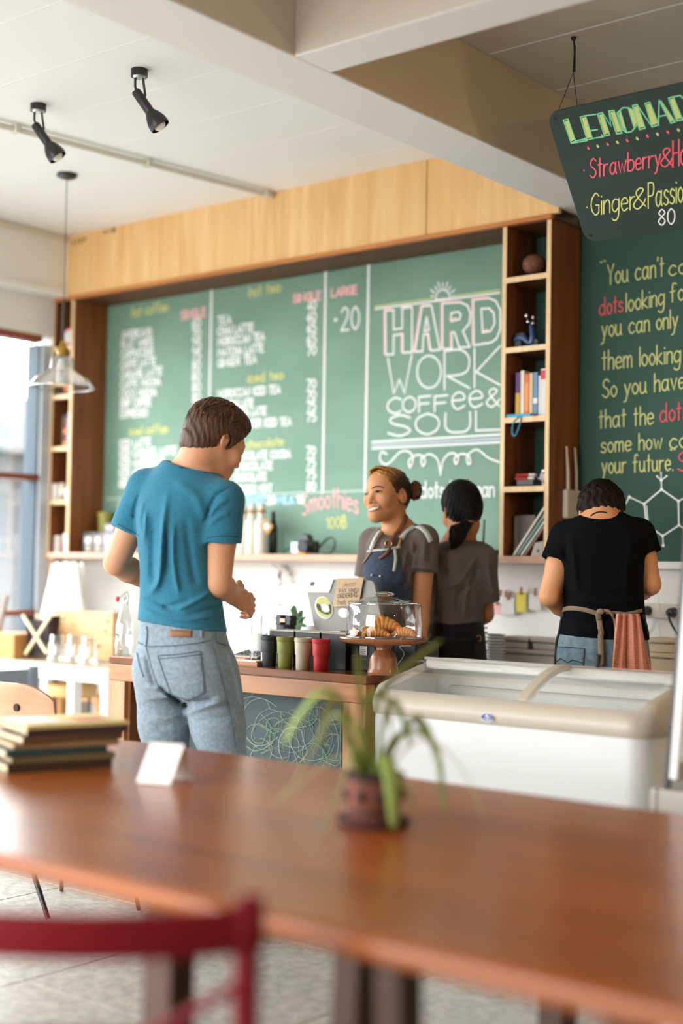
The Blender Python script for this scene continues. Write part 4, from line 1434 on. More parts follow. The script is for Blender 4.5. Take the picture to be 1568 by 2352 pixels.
class Fig:
    """a person: local frame x = right across the view, y = away from the viewpoint, z up"""

    def __init__(self, px, y, label, cat='person', zfloor=0):
        p = P(px, 1300, y=y)
        self.O = np.array([p.x, p.y, 0])
        self.root = thing('person', label, cat, (p.x, p.y, 0), rot=(0, 0, YAW))
        ORG[self.root.name] = Vector((0, 0, 0))
        self.zf = zfloor
        c, s = math.cos(YAW), math.sin(YAW)
        self.M = np.array([[c, s, 0], [-s, c, 0], [0, 0, 1]])
        self.cam = self.M @ (np.array(CAM) - self.O)
        self.surf = {}

    def rayl(self, px, py):
        return self.M @ np.array(ray(px, py))

    def L(self, px, py, dy=0.0):
        d = self.rayl(px, py)
        return self.cam + d * ((dy - self.cam[1]) / d[1])

    def rr(self, n, dy=0.0):
        """pixels to metres at a local depth"""
        return n * (dy - self.cam[1]) / FPX

    def pix(self, x, y, z):
        W = np.stack([x, y, z], 1) - self.cam
        r = self.M @ np.array(CR)
        u = self.M @ np.array(CU)
        f = self.M @ np.array(CF)
        w = W @ f
        return 784 + FPX * (W @ r) / w, 1176 - FPX * (W @ u) / w

    def ridge(self, fld, lines, w=.03):
        """soft folds: (pixel polyline, width px, height m; negative = valley)"""
        def fn(x, y, z):
            X, Y = self.pix(x, y, z)
            o = np.zeros(len(X))
            for pts, wd, amp in lines:
                pts = [(v.x, v.y) for v in crom([(a, b, 0) for a, b in pts], 5)]
                best = np.full(len(X), 1e9)
                n = len(pts) - 1
                par = np.zeros(len(X))
                for i in range(n):
                    ax, ay = pts[i]
                    bx, by = pts[i + 1]
                    dx, dy = bx - ax, by - ay
                    t = np.clip(((X - ax) * dx + (Y - ay) * dy) / (dx * dx + dy * dy + 1e-6), 0, 1)
                    d = (X - ax - t * dx) ** 2 + (Y - ay - t * dy) ** 2
                    m = d < best
                    best = np.where(m, d, best)
                    par = np.where(m, (i + t) / n, par)
                o -= 1.75 * amp * np.exp(-best / (wd * .9) ** 2) * np.clip(np.sin(np.clip(par, .02, .98) * PI) * 1.6, 0, 1)
            return o
        fld.band(fn, w)

    def obj(self, name, VQ, m, parent=None, angle=None):
        V, Q = VQ
        me = bpy.data.meshes.new(name)
        me.from_pydata(V.tolist(), [], Q.tolist())
        smooth_mesh(me, angle)
        o = bpy.data.objects.new(name, me)
        COL.objects.link(o)
        me.materials.append(m)
        o.parent = parent or self.root
        self.surf[name] = BVHTree.FromPolygons(V.tolist(), Q.tolist())
        return o

    def hit(self, px, py, names, off=.002):
        o = Vector(self.cam)
        d = Vector(self.rayl(px, py)).normalized()
        best = None
        for n in names:
            h = self.surf[n].ray_cast(o, d)
            if h[0] is not None and (best is None or h[3] < best[3]):
                best = h
        if best is None:
            h = None
            for n in names:
                p = Vector(self.L(px, py, 0))
                q = self.surf[n].find_nearest(p)
                if q[0] is not None and (h is None or q[3] < h[3]):
                    h = q
            best = h
        nrm = best[1]
        if nrm.dot(d) > 0:
            nrm = -nrm
        return best[0] + nrm * off, nrm

    def strip(self, name, pts, w, names, m, off=.003, smooth=True, parent=None, thick=.0025, step=4):
        """a band of width w following the surface along a pixel polyline"""
        if smooth and len(pts) > 2:
            pts = [(v.x, v.y) for v in crom([(a, b, 0) for a, b in pts], 6)]
        dense = []
        for i in range(len(pts) - 1):
            a, b = pts[i], pts[i + 1]
            n = max(1, int(math.hypot(b[0] - a[0], b[1] - a[1]) / step))
            dense += [(a[0] + (b[0] - a[0]) * k / n, a[1] + (b[1] - a[1]) * k / n) for k in range(n)]
        dense.append(pts[-1])
        H = [self.hit(a, b, names, off) for a, b in dense]
        n = len(H)
        ws = w if isinstance(w, (list, tuple)) else [w, w]
        L_, R_ = [], []
        for i in range(n):
            t = (H[min(i + 1, n - 1)][0] - H[max(i - 1, 0)][0])
            s = H[i][1].cross(t)
            s = s.normalized() if s.length > 1e-7 else Vector((1, 0, 0))
            f = i / max(1, n - 1) * (len(ws) - 1)
            j = min(int(f), len(ws) - 2)
            ww = ws[j] + (ws[j + 1] - ws[j]) * (f - j)
            L_.append(H[i][0] + s * ww / 2)
            R_.append(H[i][0] - s * ww / 2)
        return MB().add(L_ + R_, [(i, n + i, n + i + 1, i + 1) for i in range(n - 1)]).build(name, m, parent or self.root, solid=thick, smooth=60)

    def patch(self, name, poly, names, m, off=.003, cell=5, parent=None, thick=.002, smooth=False):
        """a filled panel following the surface inside a pixel outline"""
        if smooth:
            poly = [(v.x, v.y) for v in crom([(a, b, 0) for a, b in poly], 4, True)]
        bm = bmesh.new()
        vs = [bm.verts.new((a, b, 0)) for a, b in poly]
        f = bm.faces.new(vs)
        bmesh.ops.triangulate(bm, faces=[f])
        x0, x1 = min(p[0] for p in poly), max(p[0] for p in poly)
        y0, y1 = min(p[1] for p in poly), max(p[1] for p in poly)
        for ax, lo, hi in ((0, x0, x1), (1, y0, y1)):
            c = lo + cell
            while c < hi:
                n = (1, 0, 0) if ax == 0 else (0, 1, 0)
                co = (c, 0, 0) if ax == 0 else (0, c, 0)
                bmesh.ops.bisect_plane(bm, geom=bm.verts[:] + bm.edges[:] + bm.faces[:], plane_co=co, plane_no=n)
                c += cell
        bm.verts.ensure_lookup_table()
        bm.verts.index_update()
        V = [self.hit(v.co.x, v.co.y, names, off)[0] for v in bm.verts]
        Fs = [[v.index for v in fc.verts] for fc in bm.faces]
        bm.free()
        return MB().add(V, Fs).build(name, m, parent or self.root, solid=thick, smooth=60)


def unit(v):
    v = np.array(v, float)
    return v / np.linalg.norm(v)


class Head:
    """head frame: s = the person's left, f = forward, u = up; origin between the ears"""

    def __init__(self, c, fwd, up, sc=1.0):
        self.c = np.array(c, float)
        self.f = unit(fwd)
        up = np.array(up, float)
        self.u = unit(up - self.f * (up @ self.f))
        self.s = np.cross(self.u, self.f)
        self.k = sc
        self.A = [self.s, self.f, self.u]

    def p(self, s, f, u):
        return self.c + (self.s * s + self.f * f + self.u * u) * self.k

    def coords(self, x, y, z):
        W = np.stack([x, y, z], -1) - self.c
        return W @ self.s / self.k, W @ self.f / self.k, W @ self.u / self.k

    def skull(self, F, infl=0, k=.02):
        S = self.k
        F.ell(self.p(0, -.008, .035), np.array([.074, .096, .085]) * S, self.A, k, infl=infl)

    def face(self, F, female=False, smile=0):
        S = self.k
        self.skull(F)
        j = .86 if female else 1
        F.ell(self.p(0, .042, -.022), np.array([.061, .054, .078]) * S, self.A, .03)
        if female:
            F.ell(self.p(0, .05, .045), np.array([.056, .046, .045]) * S, self.A, .03)
        c = .006 if female else 0
        F.cone(self.p(0, .03, -.06 + c), self.p(0, .074, -.096 + c), .046 * S * j, .021 * S, .028)
        for q in (-1, 1):
            F.cone(self.p(q * .048 * j, .008, -.046), self.p(q * .014, .074, -.098 + c), .016 * S, .015 * S - c * .4, .028)
            F.ell(self.p(q * .040, .070, -.028 + .008 * smile), np.array([.027, .024, .024]) * S, self.A, .028)
        if not female:
            F.ell(self.p(0, .079, .024), np.array([.054, .018, .013]) * S, self.A, .02)
        for q in (-1, 1):
            F.ell(self.p(q * .031, .116, .006), np.array([.018, .014, .010]) * S, self.A, .016, 'sub')
            F.ell(self.p(q * .031, .087, .006), np.array([.014, .012, .010]) * S, self.A, .006)
        nw = .85 if female else 1
        F.cone(self.p(0, .092, .010), self.p(0, .113, -.028), .007 * S, .0105 * S, .014)
        for q in (-1, 1):
            F.ell(self.p(q * .0125, .101, -.033), np.array([.009, .010, .0075]) * S, self.A, .008)
        F.ell(self.p(0, .085, -.066), np.array([.030, .019, .022]) * S, self.A, .022)
        F.cone(self.p(-.018, .096, -.060), self.p(.018, .096, -.060), .005 * S, k=.008)
        F.cone(self.p(-.015, .095, -.076), self.p(.015, .095, -.076), .0065 * S, k=.008)
        F.ell(self.p(0, .086, -.102 + c * 1.3), np.array([.017, .013, .013]) * S, self.A, .022)
        for q in (-1, 1):
            self.ear(F, q)

    def ear(self, F, q):
        S = self.k
        o = self.p(q * .076, -.006, -.002)
        ax = unit(self.s * q * .35 - self.f * .94)
        up = unit(self.u * .97 - self.f * .2)
        A = [np.cross(up, ax), ax, up]
        F.ell(o, np.array([.0075, .0195, .031]) * S, A, .008)
        F.ell(o + (self.s * q * .0085 + self.f * .003 + self.u * .004) * S, np.array([.007, .012, .019]) * S, A, .003, 'sub')
        F.ell(o + (self.s * q * .003 + self.f * .006 - self.u * .004) * S, np.array([.005, .006, .010]) * S, A, .004)


def add_hand(F, w, d, n, side, curl=.9, S=1.0, infl=0):
    """palm, four unequal fingers and a thumb; d along the hand, n where the palm faces"""
    d, n = unit(d), np.array(n, float)
    n = unit(n - d * (n @ d))
    s = np.cross(d, n) * side
    w = np.array(w, float)
    F.ell(w + d * .048 * S, np.array([.041, .050, .016]) * S, [s, d, n], .02)
    F.cone(w, w + d * .05 * S, .024 * S, .026 * S, .02)
    lens = (.82, .96, 1.0, .88)
    for i in range(4):
        b = w + d * .088 * S + s * (.030 - .020 * (3 - i)) * S + s * .0 - d * (.006 if i in (0,) else 0)
        a, pdir = 0, d
        r = .0092 * S
        for j, ln in enumerate((.044, .028, .021)):
            a += curl * (.55, 1.0, .75)[j]
            dd = d * math.cos(a) + n * math.sin(a)
            e = b + dd * ln * lens[i] * S
            F.cone(b, e, r, r * .9, .007)
            b, r = e, r * .9
    b = w + d * .022 * S + s * .030 * S
    for ln, v in ((.042, d * .55 + s * .7 + n * .35), (.034, d * .85 + s * .1 + n * .55), (.026, d * .9 - s * .25 + n * .5)):
        e = b + unit(v) * ln * S
        F.cone(b, e, .0115 * S, .010 * S, .008)
        b = e


def hair_locks(mb, H, n, seed, keep, r0=.006, crown=(0, -.03, .1), swell=1.16, phi=(.15, 1.9), jit=.18, part=None):
    """tapered locks combed over the skull from the crown"""
    rg = random.Random(seed)
    for _ in range(n):
        az = rg.uniform(0, 2 * PI)
        a0 = rg.uniform(phi[0], phi[1] * .7)
        ln = rg.uniform(.35, .75)
        pts, rs = [], []
        daz = rg.uniform(-jit, jit)
        sw = swell * rg.uniform(.985, 1.03)
        for i in range(7):
            t = i / 6
            th = a0 + ln * t
            q = az + daz * t * 2
            s = .074 * sw * math.sin(th) * math.cos(q)
            f = -.008 + .096 * sw * math.sin(th) * math.sin(q)
            u = .035 + .085 * sw * math.cos(th) + rg.uniform(-.001, .001)
            if not keep(s, f, u):
                break
            pts.append(H.p(s, f, u))
            rs.append(r0 * H.k * (1 - .8 * t) * (.6 + .4 * math.sin(PI * min(1, t + .25))))
        if len(pts) > 3:
            mb.tube([tuple(p) for p in pts], rs, 5, flat=.55)


def strand_mat(name, c0, c1, rough=.5):
    return mat(name, c0, rough, col2=c1, scale=90, stretch=(1, 1, .25), bump=.5, bscale=140, spec=.4)


def cloth(name, c0, c1, scale=260, rough=.9, bump=.12):
    return mat(name, c0, rough, col2=c1, scale=scale, bump=bump, spec=.15, sheen=.15, detail=2)


def skin(name, c0, c1):
    return mat(name, c0, .5, col2=c1, scale=9, spec=.35, bump=.03, bscale=120, detail=3)

def shoes(G, feet, d):
    d = unit(d)
    for c in feet:
        cz = np.array([c[0], c[1], Z0 + .043])
        F = Field(axis_(cz[0] - .22, cz[0] + .22, .008), axis_(cz[1] - .22, cz[1] + .24, .008), axis_(Z0 - .01, Z0 + .13, .008))
        F.cone(cz - d * .03, cz + d * .14, .042, .038, .02)
        F.cone(cz, cz + np.array([0, 0, .05]), .045, .044, .03)
        F.clip((0, 0, Z0 + .002), (0, 0, -1))
        G.obj('shoe', F.mesh(1), mat('dark_shoe', '#2c2829', .7))


# ------------------------------------------------------------------ customer in the teal shirt
M_SKIN1 = skin('fair_skin', '#c58f6c', '#d09a78')
M_SKIN2 = skin('tan_skin', '#c08559', '#cd9268')
M_SKIN3 = skin('warm_tan_skin', '#a86c42', '#b67a4e')
M_TEAL = cloth('teal_jersey', '#27657d', '#33768f')
M_JEAN = cloth('washed_denim', '#72828e', '#8998a2', scale=90, bump=.1)
M_STITCH = mat('denim_stitch', '#4f6272', .9)
M_LEATH = mat('leather_tan', '#8a6142', .6, col2='#7a5338', scale=40)
M_HAIR1 = strand_mat('brown_hair', '#2c1a10', '#5a3a22')


def sleeve(F, s, e, cu, r0, r1, arm, k=.025):
    S = Field(F.xs, F.ys, F.zs)
    d = e - s
    S.chain([s, s + d * min(1, cu + .25)], [r0, r0 + (r1 - r0) * min(1, cu + .25) / cu], .01)
    S.clip(s + d * cu, d)
    S.cone(s + d * (cu - .10), s + d * (cu + .5), arm, arm, .003, 'sub')
    F._put((slice(None),) * 3, S.F, k)


def rows_px(G, data, ang, fr=.78):
    """torso slices from pixel edges: (py, px left, px right, local depth)"""
    out = []
    for py, a, b, dy, *q in data:
        A, B = G.L(a, py, dy), G.L(b, py, dy)
        hw = (B[0] - A[0]) / 2
        ry = q[0] if q else hw * fr
        out.append(((A[2] + B[2]) / 2, (A[0] + B[0]) / 2, dy, hw / max(.75, math.sqrt(math.cos(ang) ** 2 + (ry / hw * math.sin(ang)) ** 2)), ry))
    return out


G = Fig(430, 3.11, 'man in a teal t-shirt and washed jeans seen from behind at the counter')
L = G.L
AG = math.radians(-30)
tors = rows_px(G, [(1080, 395, 478, .01, .065), (1100, 355, 505, .01, .085), (1130, 325, 525, .01, .105), (1180, 318, 512, .0, .115), (1240, 322, 498, .0, .115), (1310, 328, 500, .01, .108), (1370, 326, 504, .01, .105), (1420, 322, 510, .0, .112), (1470, 318, 520, 0, .118), (1530, 320, 535, 0, .125)], AG)
sL, sR = L(338, 1122, .07), L(514, 1150, -.07)
eL, eR = L(266, 1292, .09), L(502, 1342, -.05)
wL, wR = L(360, 1345, .30), L(533, 1366, .13)
hA = Head(L(493, 1012, .02), (.72, .55, -.48), (0, 0, 1), .97)
nb = L(440, 1088, .015)
xs = axis_(-.42, .40, .0075, [(L(420, 1000)[0], L(575, 1000)[0], .0042)])
ys = axis_(-.22, .42, .0075, [(-.10, .15, .0045), (.1, .3, .005)])
zs = axis_(-.01, 1.90, .0075, [(L(430, 1110)[2], L(430, 915)[2], .0042), (L(430, 1410)[2], L(430, 1330)[2], .0045)])
F = Field(xs, ys, zs)
hA.face(F)
F.chain([hA.p(0, -.032, -.03), hA.p(0, -.03, -.07), nb, L(428, 1120, .01)], [.056, .054, .062, .08], .03)
F.loft(tors, AG, .03, infl=-.022)
for s_, e_, w_ in ((sL, eL, wL), (sR, eR, wR)):
    m_ = (s_ + e_) / 2
    F.chain([nb, s_], [.05, .048], .04, infl=-.008)
    F.chain([s_, m_, e_], [.050, .046, .040], .008)
    F.chain([e_, e_ + (w_ - e_) * .3, w_], [.040, .042, .028], .01)
add_hand(F, wR, (.55, .62, -.28), (-.72, .55, -.25), 1, .95)
add_hand(F, wL, (.3, .8, -.1), (.5, -.2, -.7), -1, .5)
hl = [(L(366, 1545, .03), L(388, 1780, .08), L(392, 2068, .02)), (L(478, 1550, -.02), L(522, 1780, -.02), L(528, 2076, -.06))]
for a, b, c in hl:
    F.chain([a, b, c], [.062, .052, .038], .03)
    F.cone(c, c + np.array([.05, .13, -.05]), .036, .032, .03)
bodyA = G.obj('body', F.mesh(1), M_SKIN1)
# shirt
F = Field(axis_(-.42, .40, .0055), axis_(-.22, .32, .0065), axis_(L(430, 1470)[2], L(430, 1040)[2], .0055))
F.loft(tors, AG, .03, infl=.004)
for s_, e_, cu in ((sL, eL, .58), (sR, eR, .50)):
    F.cone(nb - np.array([0, 0, .04]), s_, .066, .056, .05)
    sleeve(F, s_, e_, cu, .064, .065, .051)
F.cone(L(425, 1105, .02), L(432, 1180, 0), .09, .09, .05)
G.ridge(F, [([(385, 1130), (374, 1210), (368, 1300), (362, 1340), (340, 1366)], 7, .011), ([(398, 1190), (397, 1270), (403, 1330), (412, 1366)], 6, .010), ([(336, 1170), (330, 1250)], 5, .006), ([(382, 1215), (384, 1330)], 6, -.006), ([(352, 1180), (350, 1290), (352, 1340)], 7, -.006),
            ([(425, 1180), (440, 1300), (452, 1345)], 9, -.006), ([(405, 1402), (440, 1386), (490, 1356)], 5, .009), ([(372, 1396), (405, 1388), (440, 1374)], 5, -.006), ([(330, 1370), (372, 1388), (395, 1402), (430, 1404)], 5, -.007), ([(322, 1396), (366, 1416), (430, 1424), (505, 1412)], 5, .007),
            ([(420, 1412), (470, 1402), (510, 1385)], 5, -.006), ([(470, 1205), (484, 1160), (500, 1135), (528, 1120)], 4, -.006), ([(478, 1190), (500, 1160), (525, 1145)], 5, .005), ([(476, 1210), (505, 1185), (530, 1178)], 5, .005), ([(322, 1130), (310, 1165), (306, 1200)], 4, -.005), ([(330, 1150), (322, 1190), (326, 1230)], 4, .004), ([(400, 1105), (450, 1140), (468, 1200)], 12, .006)])
F.clip(L(415, 1438, 0), (-.118, 0, -1))
F.chain([nb + np.array([.012, .0, -.02]), nb + (hA.p(0, -.03, -.07) - nb) * 1.0], [.066, .056], .004, mode='sub')
F.ell(L(444, 1058, .0), (.094, .12, .034), [unit((.97, 0, -.22)), (0, 1, 0), unit((.22, 0, .97))], .015, 'sub')
shirtA = G.obj('t_shirt', F.mesh(2), M_TEAL)
G.strip('collar_seam', [(412, 1073), (430, 1075), (455, 1079), (472, 1086)], .006, ['t_shirt'], mat('teal_seam', '#19475a', .9), .001)
for ln in ([(270, 1203), (296, 1217), (319, 1229)], [(473, 1236), (510, 1231), (546, 1233)], [(478, 1188), (482, 1165), (498, 1138), (526, 1118)]):
    G.strip('seam', ln, .003, ['t_shirt'], mat('teal_seam', '#19475a', .9), .0005, thick=.001)
# jeans
F = Field(axis_(-.3, .34, .0065), axis_(-.24, .3, .008), axis_(.19, L(430, 1405)[2], .0065))
F.loft(rows_px(G, [(1405, 330, 508, .0, .105), (1440, 322, 514, 0, .112), (1480, 318, 524, 0, .120), (1530, 319, 538, -.01, .135), (1570, 326, 545, -.01, .13), (1600, 335, 548, -.01, .11)], AG), AG, .03)
for (a, b, c), r in zip(hl, (.086, .09)):
    F.chain([a, a + (b - a) * .5, b, c], [r, r * .9, .066, .058], .035)
F.ell(L(455, 1540, -.07), (.075, .06, .075), k=.05)
F.ell(L(365, 1535, -.03), (.065, .06, .07), k=.05)
G.ridge(F, [([(335, 1500), (350, 1560), (362, 1575)], 5, -.008), ([(362, 1575), (395, 1600), (415, 1618)], 6, -.012), ([(330, 1578), (370, 1584)], 4, .005), ([(415, 1622), (450, 1610), (500, 1600)], 5, -.006), ([(420, 1640), (470, 1625), (520, 1610)], 6, .007), ([(440, 1660), (500, 1650), (540, 1640)], 6, -.005), ([(520, 1480), (545, 1560), (560, 1640)], 5, .006), ([(350, 1640), (380, 1650), (420, 1640)], 6, .006), ([(350, 1665), (395, 1672)], 5, -.005), ([(500, 1520), (535, 1530)], 4, .004)])
jeansA = G.obj('jeans', F.mesh(2), M_JEAN)
c7j = lambda u, v: (240 + u * .3954, 1380 + v * .3954)
pk = [c7j(*q) for q in [(310, 320), (430, 312), (555, 295), (570, 420), (582, 530), (490, 578), (388, 540), (345, 420)]]
G.patch('back_pocket', pk, ['jeans'], M_JEAN, .0015, 6, jeansA, thick=.003)
sts = [pk + [pk[0]], [c7j(*q) for q in [(190, 240), (260, 268), (400, 262), (520, 250), (610, 232)]], [c7j(*q) for q in [(240, 255), (285, 420), (310, 490), (400, 570), (440, 600)]], [c7j(*q) for q in [(628, 262), (660, 380), (700, 520), (735, 690), (760, 850)]],
       [c7j(*q) for q in [(312, 338), (430, 330), (552, 312)]], [c7j(*q) for q in [(190, 300), (205, 370), (230, 440)]], [c7j(*q) for q in [(640, 195), (650, 240), (700, 262)]]]
for st_ in sts:
    G.strip('stitch', st_, .0028, ['jeans'], M_STITCH, .004, smooth=False, parent=jeansA, thick=.001)
G.patch('leather_patch', [c7j(*q) for q in [(376, 168), (505, 172), (504, 213), (380, 211)]], ['jeans', 't_shirt'], M_LEATH, .004, 6, jeansA, thick=.002)
for q in ([(243, 150), (247, 200), (238, 262)], [(562, 172), (563, 215)]):
    G.strip('belt_loop', [c7j(*z) for z in q], .010, ['jeans'], M_JEAN, .004, parent=jeansA, thick=.003)
for a, b, c in hl:
    cz = c.copy()
    cz[2] = Z0 + .045
    F = Field(axis_(c[0] - .1, c[0] + .2, .007), axis_(c[1] - .12, c[1] + .28, .007), axis_(Z0 - .01, Z0 + .14, .007))
    F.cone(cz + np.array([-.0, -.03, 0]), cz + np.array([.07, .15, -.005]), .045, .042, .02)
    F.cone(cz, cz + np.array([0, 0, .06]), .05, .048, .03)
    F.clip((0, 0, Z0 + .002), (0, 0, -1))
    G.obj('shoe', F.mesh(1), mat('canvas_shoe', '#59504a', .8))
# hair
F = Field(axis_(hA.c[0] - .14, hA.c[0] + .14, .0042), axis_(hA.c[1] - .14, hA.c[1] + .14, .0042), axis_(hA.c[2] - .12, hA.c[2] + .17, .0042))
hA.skull(F, infl=.017)
F.ell(hA.p(0, -.052, -.005), np.array([.07, .056, .07]), hA.A, .03)
F.ell(hA.p(0, .03, .095), np.array([.055, .06, .03]), hA.A, .03)
F.ell(hA.p(0, -.056, -.05), np.array([.054, .047, .046]), hA.A, .03)
F.cone(hA.p(-.07, .012, .02), hA.p(-.070, .018, -.012), .014, .006, .01)
F.clip(hA.p(0, .062, .045), hA.f - hA.u * .55)
F.clip_local(hA.p(0, .018, -.0), hA.f - hA.u * 1.1, hA.p(0, .06, -.03), .07)
for q in (-1, 1):
    F.ell(hA.p(q * .080, -.004, -.018), np.array([.022, .022, .034]), hA.A, .006, 'sub')
F.clip(hA.p(0, -.08, -.088), -hA.u - hA.f * .3)
F.band(lambda x, y, z: .0014 * np.sin(x * 330 + y * 210 + 2 * np.sin(z * 40)), .03)
V, Q = F.mesh(1)
mb = MB()
mb.add([tuple(v) for v in V], [tuple(int(i) for i in q) for q in Q])
hair_locks(mb, hA, 340, 5, lambda s, f, u: u > -.08 + max(0, f + .03) * 1.5 and f < .085, r0=.0075, swell=1.2, phi=(.1, 2.2), jit=.3)
mb.build('hair', M_HAIR1, G.root, smooth=70)

# ------------------------------------------------------------------ barista with the denim apron
M_GREY = cloth('taupe_jersey', '#5d534d', '#6b605a')
M_DENIM = cloth('denim_apron', '#363f50', '#434e60', scale=120)
M_STRAP = mat('pale_strap', '#b9c2b8', .8)
M_LTH = mat('brown_leather_strap', '#6e3a26', .5)
M_HAIR2 = None
G = Fig(900, 4.30, 'smiling barista with hair bun, taupe t-shirt and denim bib apron', zfloor=.1)
L = G.L
AG = math.radians(40)
hB = Head(L(891, 1141, 0), (-.676, -.735, .05), (-.07, .0, 1), .93)
nb = L(918, 1222, .01)
sR, sL = L(858, 1246, .10), L(972, 1240, -.05)       # her right is on the far side
eL, wL = L(968, 1385, -.06), L(960, 1500, -.14)
eR, wR = L(838, 1395, .10), L(812, 1450, -.08)
tors = rows_px(G, [(1205, 888, 945, .01, .055), (1225, 865, 975, .01, .08), (1250, 848, 985, .01, .1), (1300, 842, 975, 0, .105), (1350, 840, 962, 0, .1), (1420, 838, 958, 0, .1), (1480, 832, 965, 0, .115), (1540, 830, 972, 0, .12)], AG)
hip = [L(870, 1560, .03), L(935, 1560, -.02)]
F = Field(axis_(-.28, .26, .0075, [(L(825, 1150)[0], L(945, 1150)[0], .0033)]), axis_(-.30, .26, .0075, [(-.13, .10, .0036)]), axis_(.1, L(900, 1060)[2], .0075, [(L(900, 1205)[2], L(900, 1060)[2], .0033)]))
hB.face(F, True, 1)
F.chain([hB.p(0, -.03, -.03), hB.p(0, -.028, -.07), nb, L(915, 1265, .01)], [.046, .044, .05, .07], .03)
F.loft(tors, AG, .03, infl=-.022)
for s_, e_, w_ in ((sL, eL, wL), (sR, eR, wR)):
    F.cone(nb, s_, .045, .042, .04, infl=-.006)
    F.chain([s_, (s_ + e_) / 2, e_], [.044, .042, .036], .008)
    F.chain([e_, e_ + (w_ - e_) * .35, w_], [.036, .036, .025], .01)
add_hand(F, wL, (-.35, -.9, -.12), (0, .1, -1), 1, .25, .9)
add_hand(F, wR, (-.6, -.5, -.3), (.1, -.3, -.8), -1, .6, .9)
for h_ in hip:
    k_ = h_ * np.array([1, 1, 0]) + np.array([0, .02, .64])
    f_ = h_ * np.array([1, 1, 0]) + np.array([0, .04, .23])
    F.chain([h_, k_, f_], [.075, .055, .036], .03)
    F.cone(f_, f_ + np.array([-.08, -.08, -.03]), .034, .03, .03)
bodyB = G.obj('body', F.mesh(1), M_SKIN2)
N = ['body']
c7f = lambda u, v: (820 + u * .1148, 1060 + v * .1148)
M_EYEW = mat('eye_white', (.50, .46, .43), .3)
M_EYED = mat('eye_dark', '#140d0a', .6, spec=.1)
M_BROW = mat('brow_hair', '#2e1d14', .8)
M_LIP = mat('lips', '#a9564a', .4)
M_TEETH = mat('teeth', (.70, .67, .62), .3)
G.patch('eye_white', [c7f(*q) for q in [(352, 622), (385, 598), (430, 592), (482, 606), (440, 622), (390, 634)]], N, M_EYEW, .0006, 2, bodyB, .0006)
G.patch('iris', [c7f(*q) for q in [(380, 604), (395, 594), (420, 589), (445, 596), (450, 612), (425, 624), (395, 628), (382, 620)]], N, M_EYED, .0014, 2, bodyB, .0006)
G.strip('upper_lid', [c7f(*q) for q in [(345, 622), (380, 590), (430, 580), (490, 602)]], .0022, N, M_EYED, .0018, parent=bodyB, thick=.0008, step=2)
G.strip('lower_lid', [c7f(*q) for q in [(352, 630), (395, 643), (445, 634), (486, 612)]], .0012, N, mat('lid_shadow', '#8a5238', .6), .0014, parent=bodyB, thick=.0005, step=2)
G.patch('eye_white', [c7f(*q) for q in [(145, 660), (170, 640), (215, 645), (195, 672), (165, 676)]], N, M_EYEW, .0006, 2, bodyB, .0006)
G.patch('iris', [c7f(*q) for q in [(160, 645), (185, 640), (196, 655), (182, 674), (162, 670)]], N, M_EYED, .0014, 2, bodyB, .0006)
G.strip('upper_lid', [c7f(*q) for q in [(138, 662), (170, 638), (218, 646)]], .0020, N, M_EYED, .0018, parent=bodyB, thick=.0008, step=2)
G.strip('eyebrow', [c7f(*q) for q in [(292, 548), (340, 512), (420, 500), (480, 508), (545, 535)]], [.003, .005, .005, .002], N, M_BROW, .0012, parent=bodyB, thick=.001, step=2)
G.strip('eyebrow', [c7f(*q) for q in [(120, 590), (150, 570), (190, 575)]], [.002, .004, .003], N, M_BROW, .0012, parent=bodyB, thick=.001, step=2)
G.patch('teeth', [c7f(*q) for q in [(235, 952), (290, 930), (360, 915), (432, 898), (440, 922), (400, 945), (340, 962), (270, 980), (240, 980)]], N, M_TEETH, .0010, 2, bodyB, .0008)
G.strip('upper_lip', [c7f(*q) for q in [(225, 945), (280, 912), (340, 900), (400, 890), (448, 895)]], [.002, .0045, .004, .002], N, M_LIP, .0016, parent=bodyB, thick=.002, step=2)
G.strip('lower_lip', [c7f(*q) for q in [(232, 985), (290, 1000), (350, 988), (410, 960), (446, 918)]], [.002, .0055, .005, .002], N, M_LIP, .0014, parent=bodyB, thick=.002, step=2)
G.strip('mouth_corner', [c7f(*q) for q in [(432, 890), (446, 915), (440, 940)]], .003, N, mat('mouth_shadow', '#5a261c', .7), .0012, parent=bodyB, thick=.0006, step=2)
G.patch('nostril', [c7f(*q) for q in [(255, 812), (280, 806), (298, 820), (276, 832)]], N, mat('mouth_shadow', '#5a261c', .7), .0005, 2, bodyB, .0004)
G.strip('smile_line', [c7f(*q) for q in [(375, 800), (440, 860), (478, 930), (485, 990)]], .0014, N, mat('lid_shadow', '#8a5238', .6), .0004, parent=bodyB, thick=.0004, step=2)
MB().ball(G.hit(*c7f(832, 800), N, .001)[0], .0022, n=8, m=6).build('earring', M_BLACK, bodyB)
# hair: fair on top, dark at the sides and in the bun
m2 = strand_mat('fair_dark_hair', '#241409', '#40260f')
nt = m2.node_tree
tc = [n for n in nt.nodes if n.type == 'TEX_COORD'][0]
sp = nt.nodes.new('ShaderNodeSeparateXYZ')
nt.links.new(tc.outputs['Object'], sp.inputs[0])
ma = nt.nodes.new('ShaderNodeMath')
ma.operation = 'MULTIPLY_ADD'
ma.inputs[1].default_value = -.9
nt.links.new(sp.outputs['X'], ma.inputs[0])
nt.links.new(sp.outputs['Z'], ma.inputs[2])
mr = nt.nodes.new('ShaderNodeMapRange')
zt = float(hB.p(0, 0, .12)[2]) - .9 * float(hB.c[0])
mr.inputs[1].default_value, mr.inputs[2].default_value = zt - .085, zt + .0
nt.links.new(ma.outputs[0], mr.inputs[0])
mx = nt.nodes.new('ShaderNodeMixRGB')
b_ = nt.nodes['Principled BSDF']
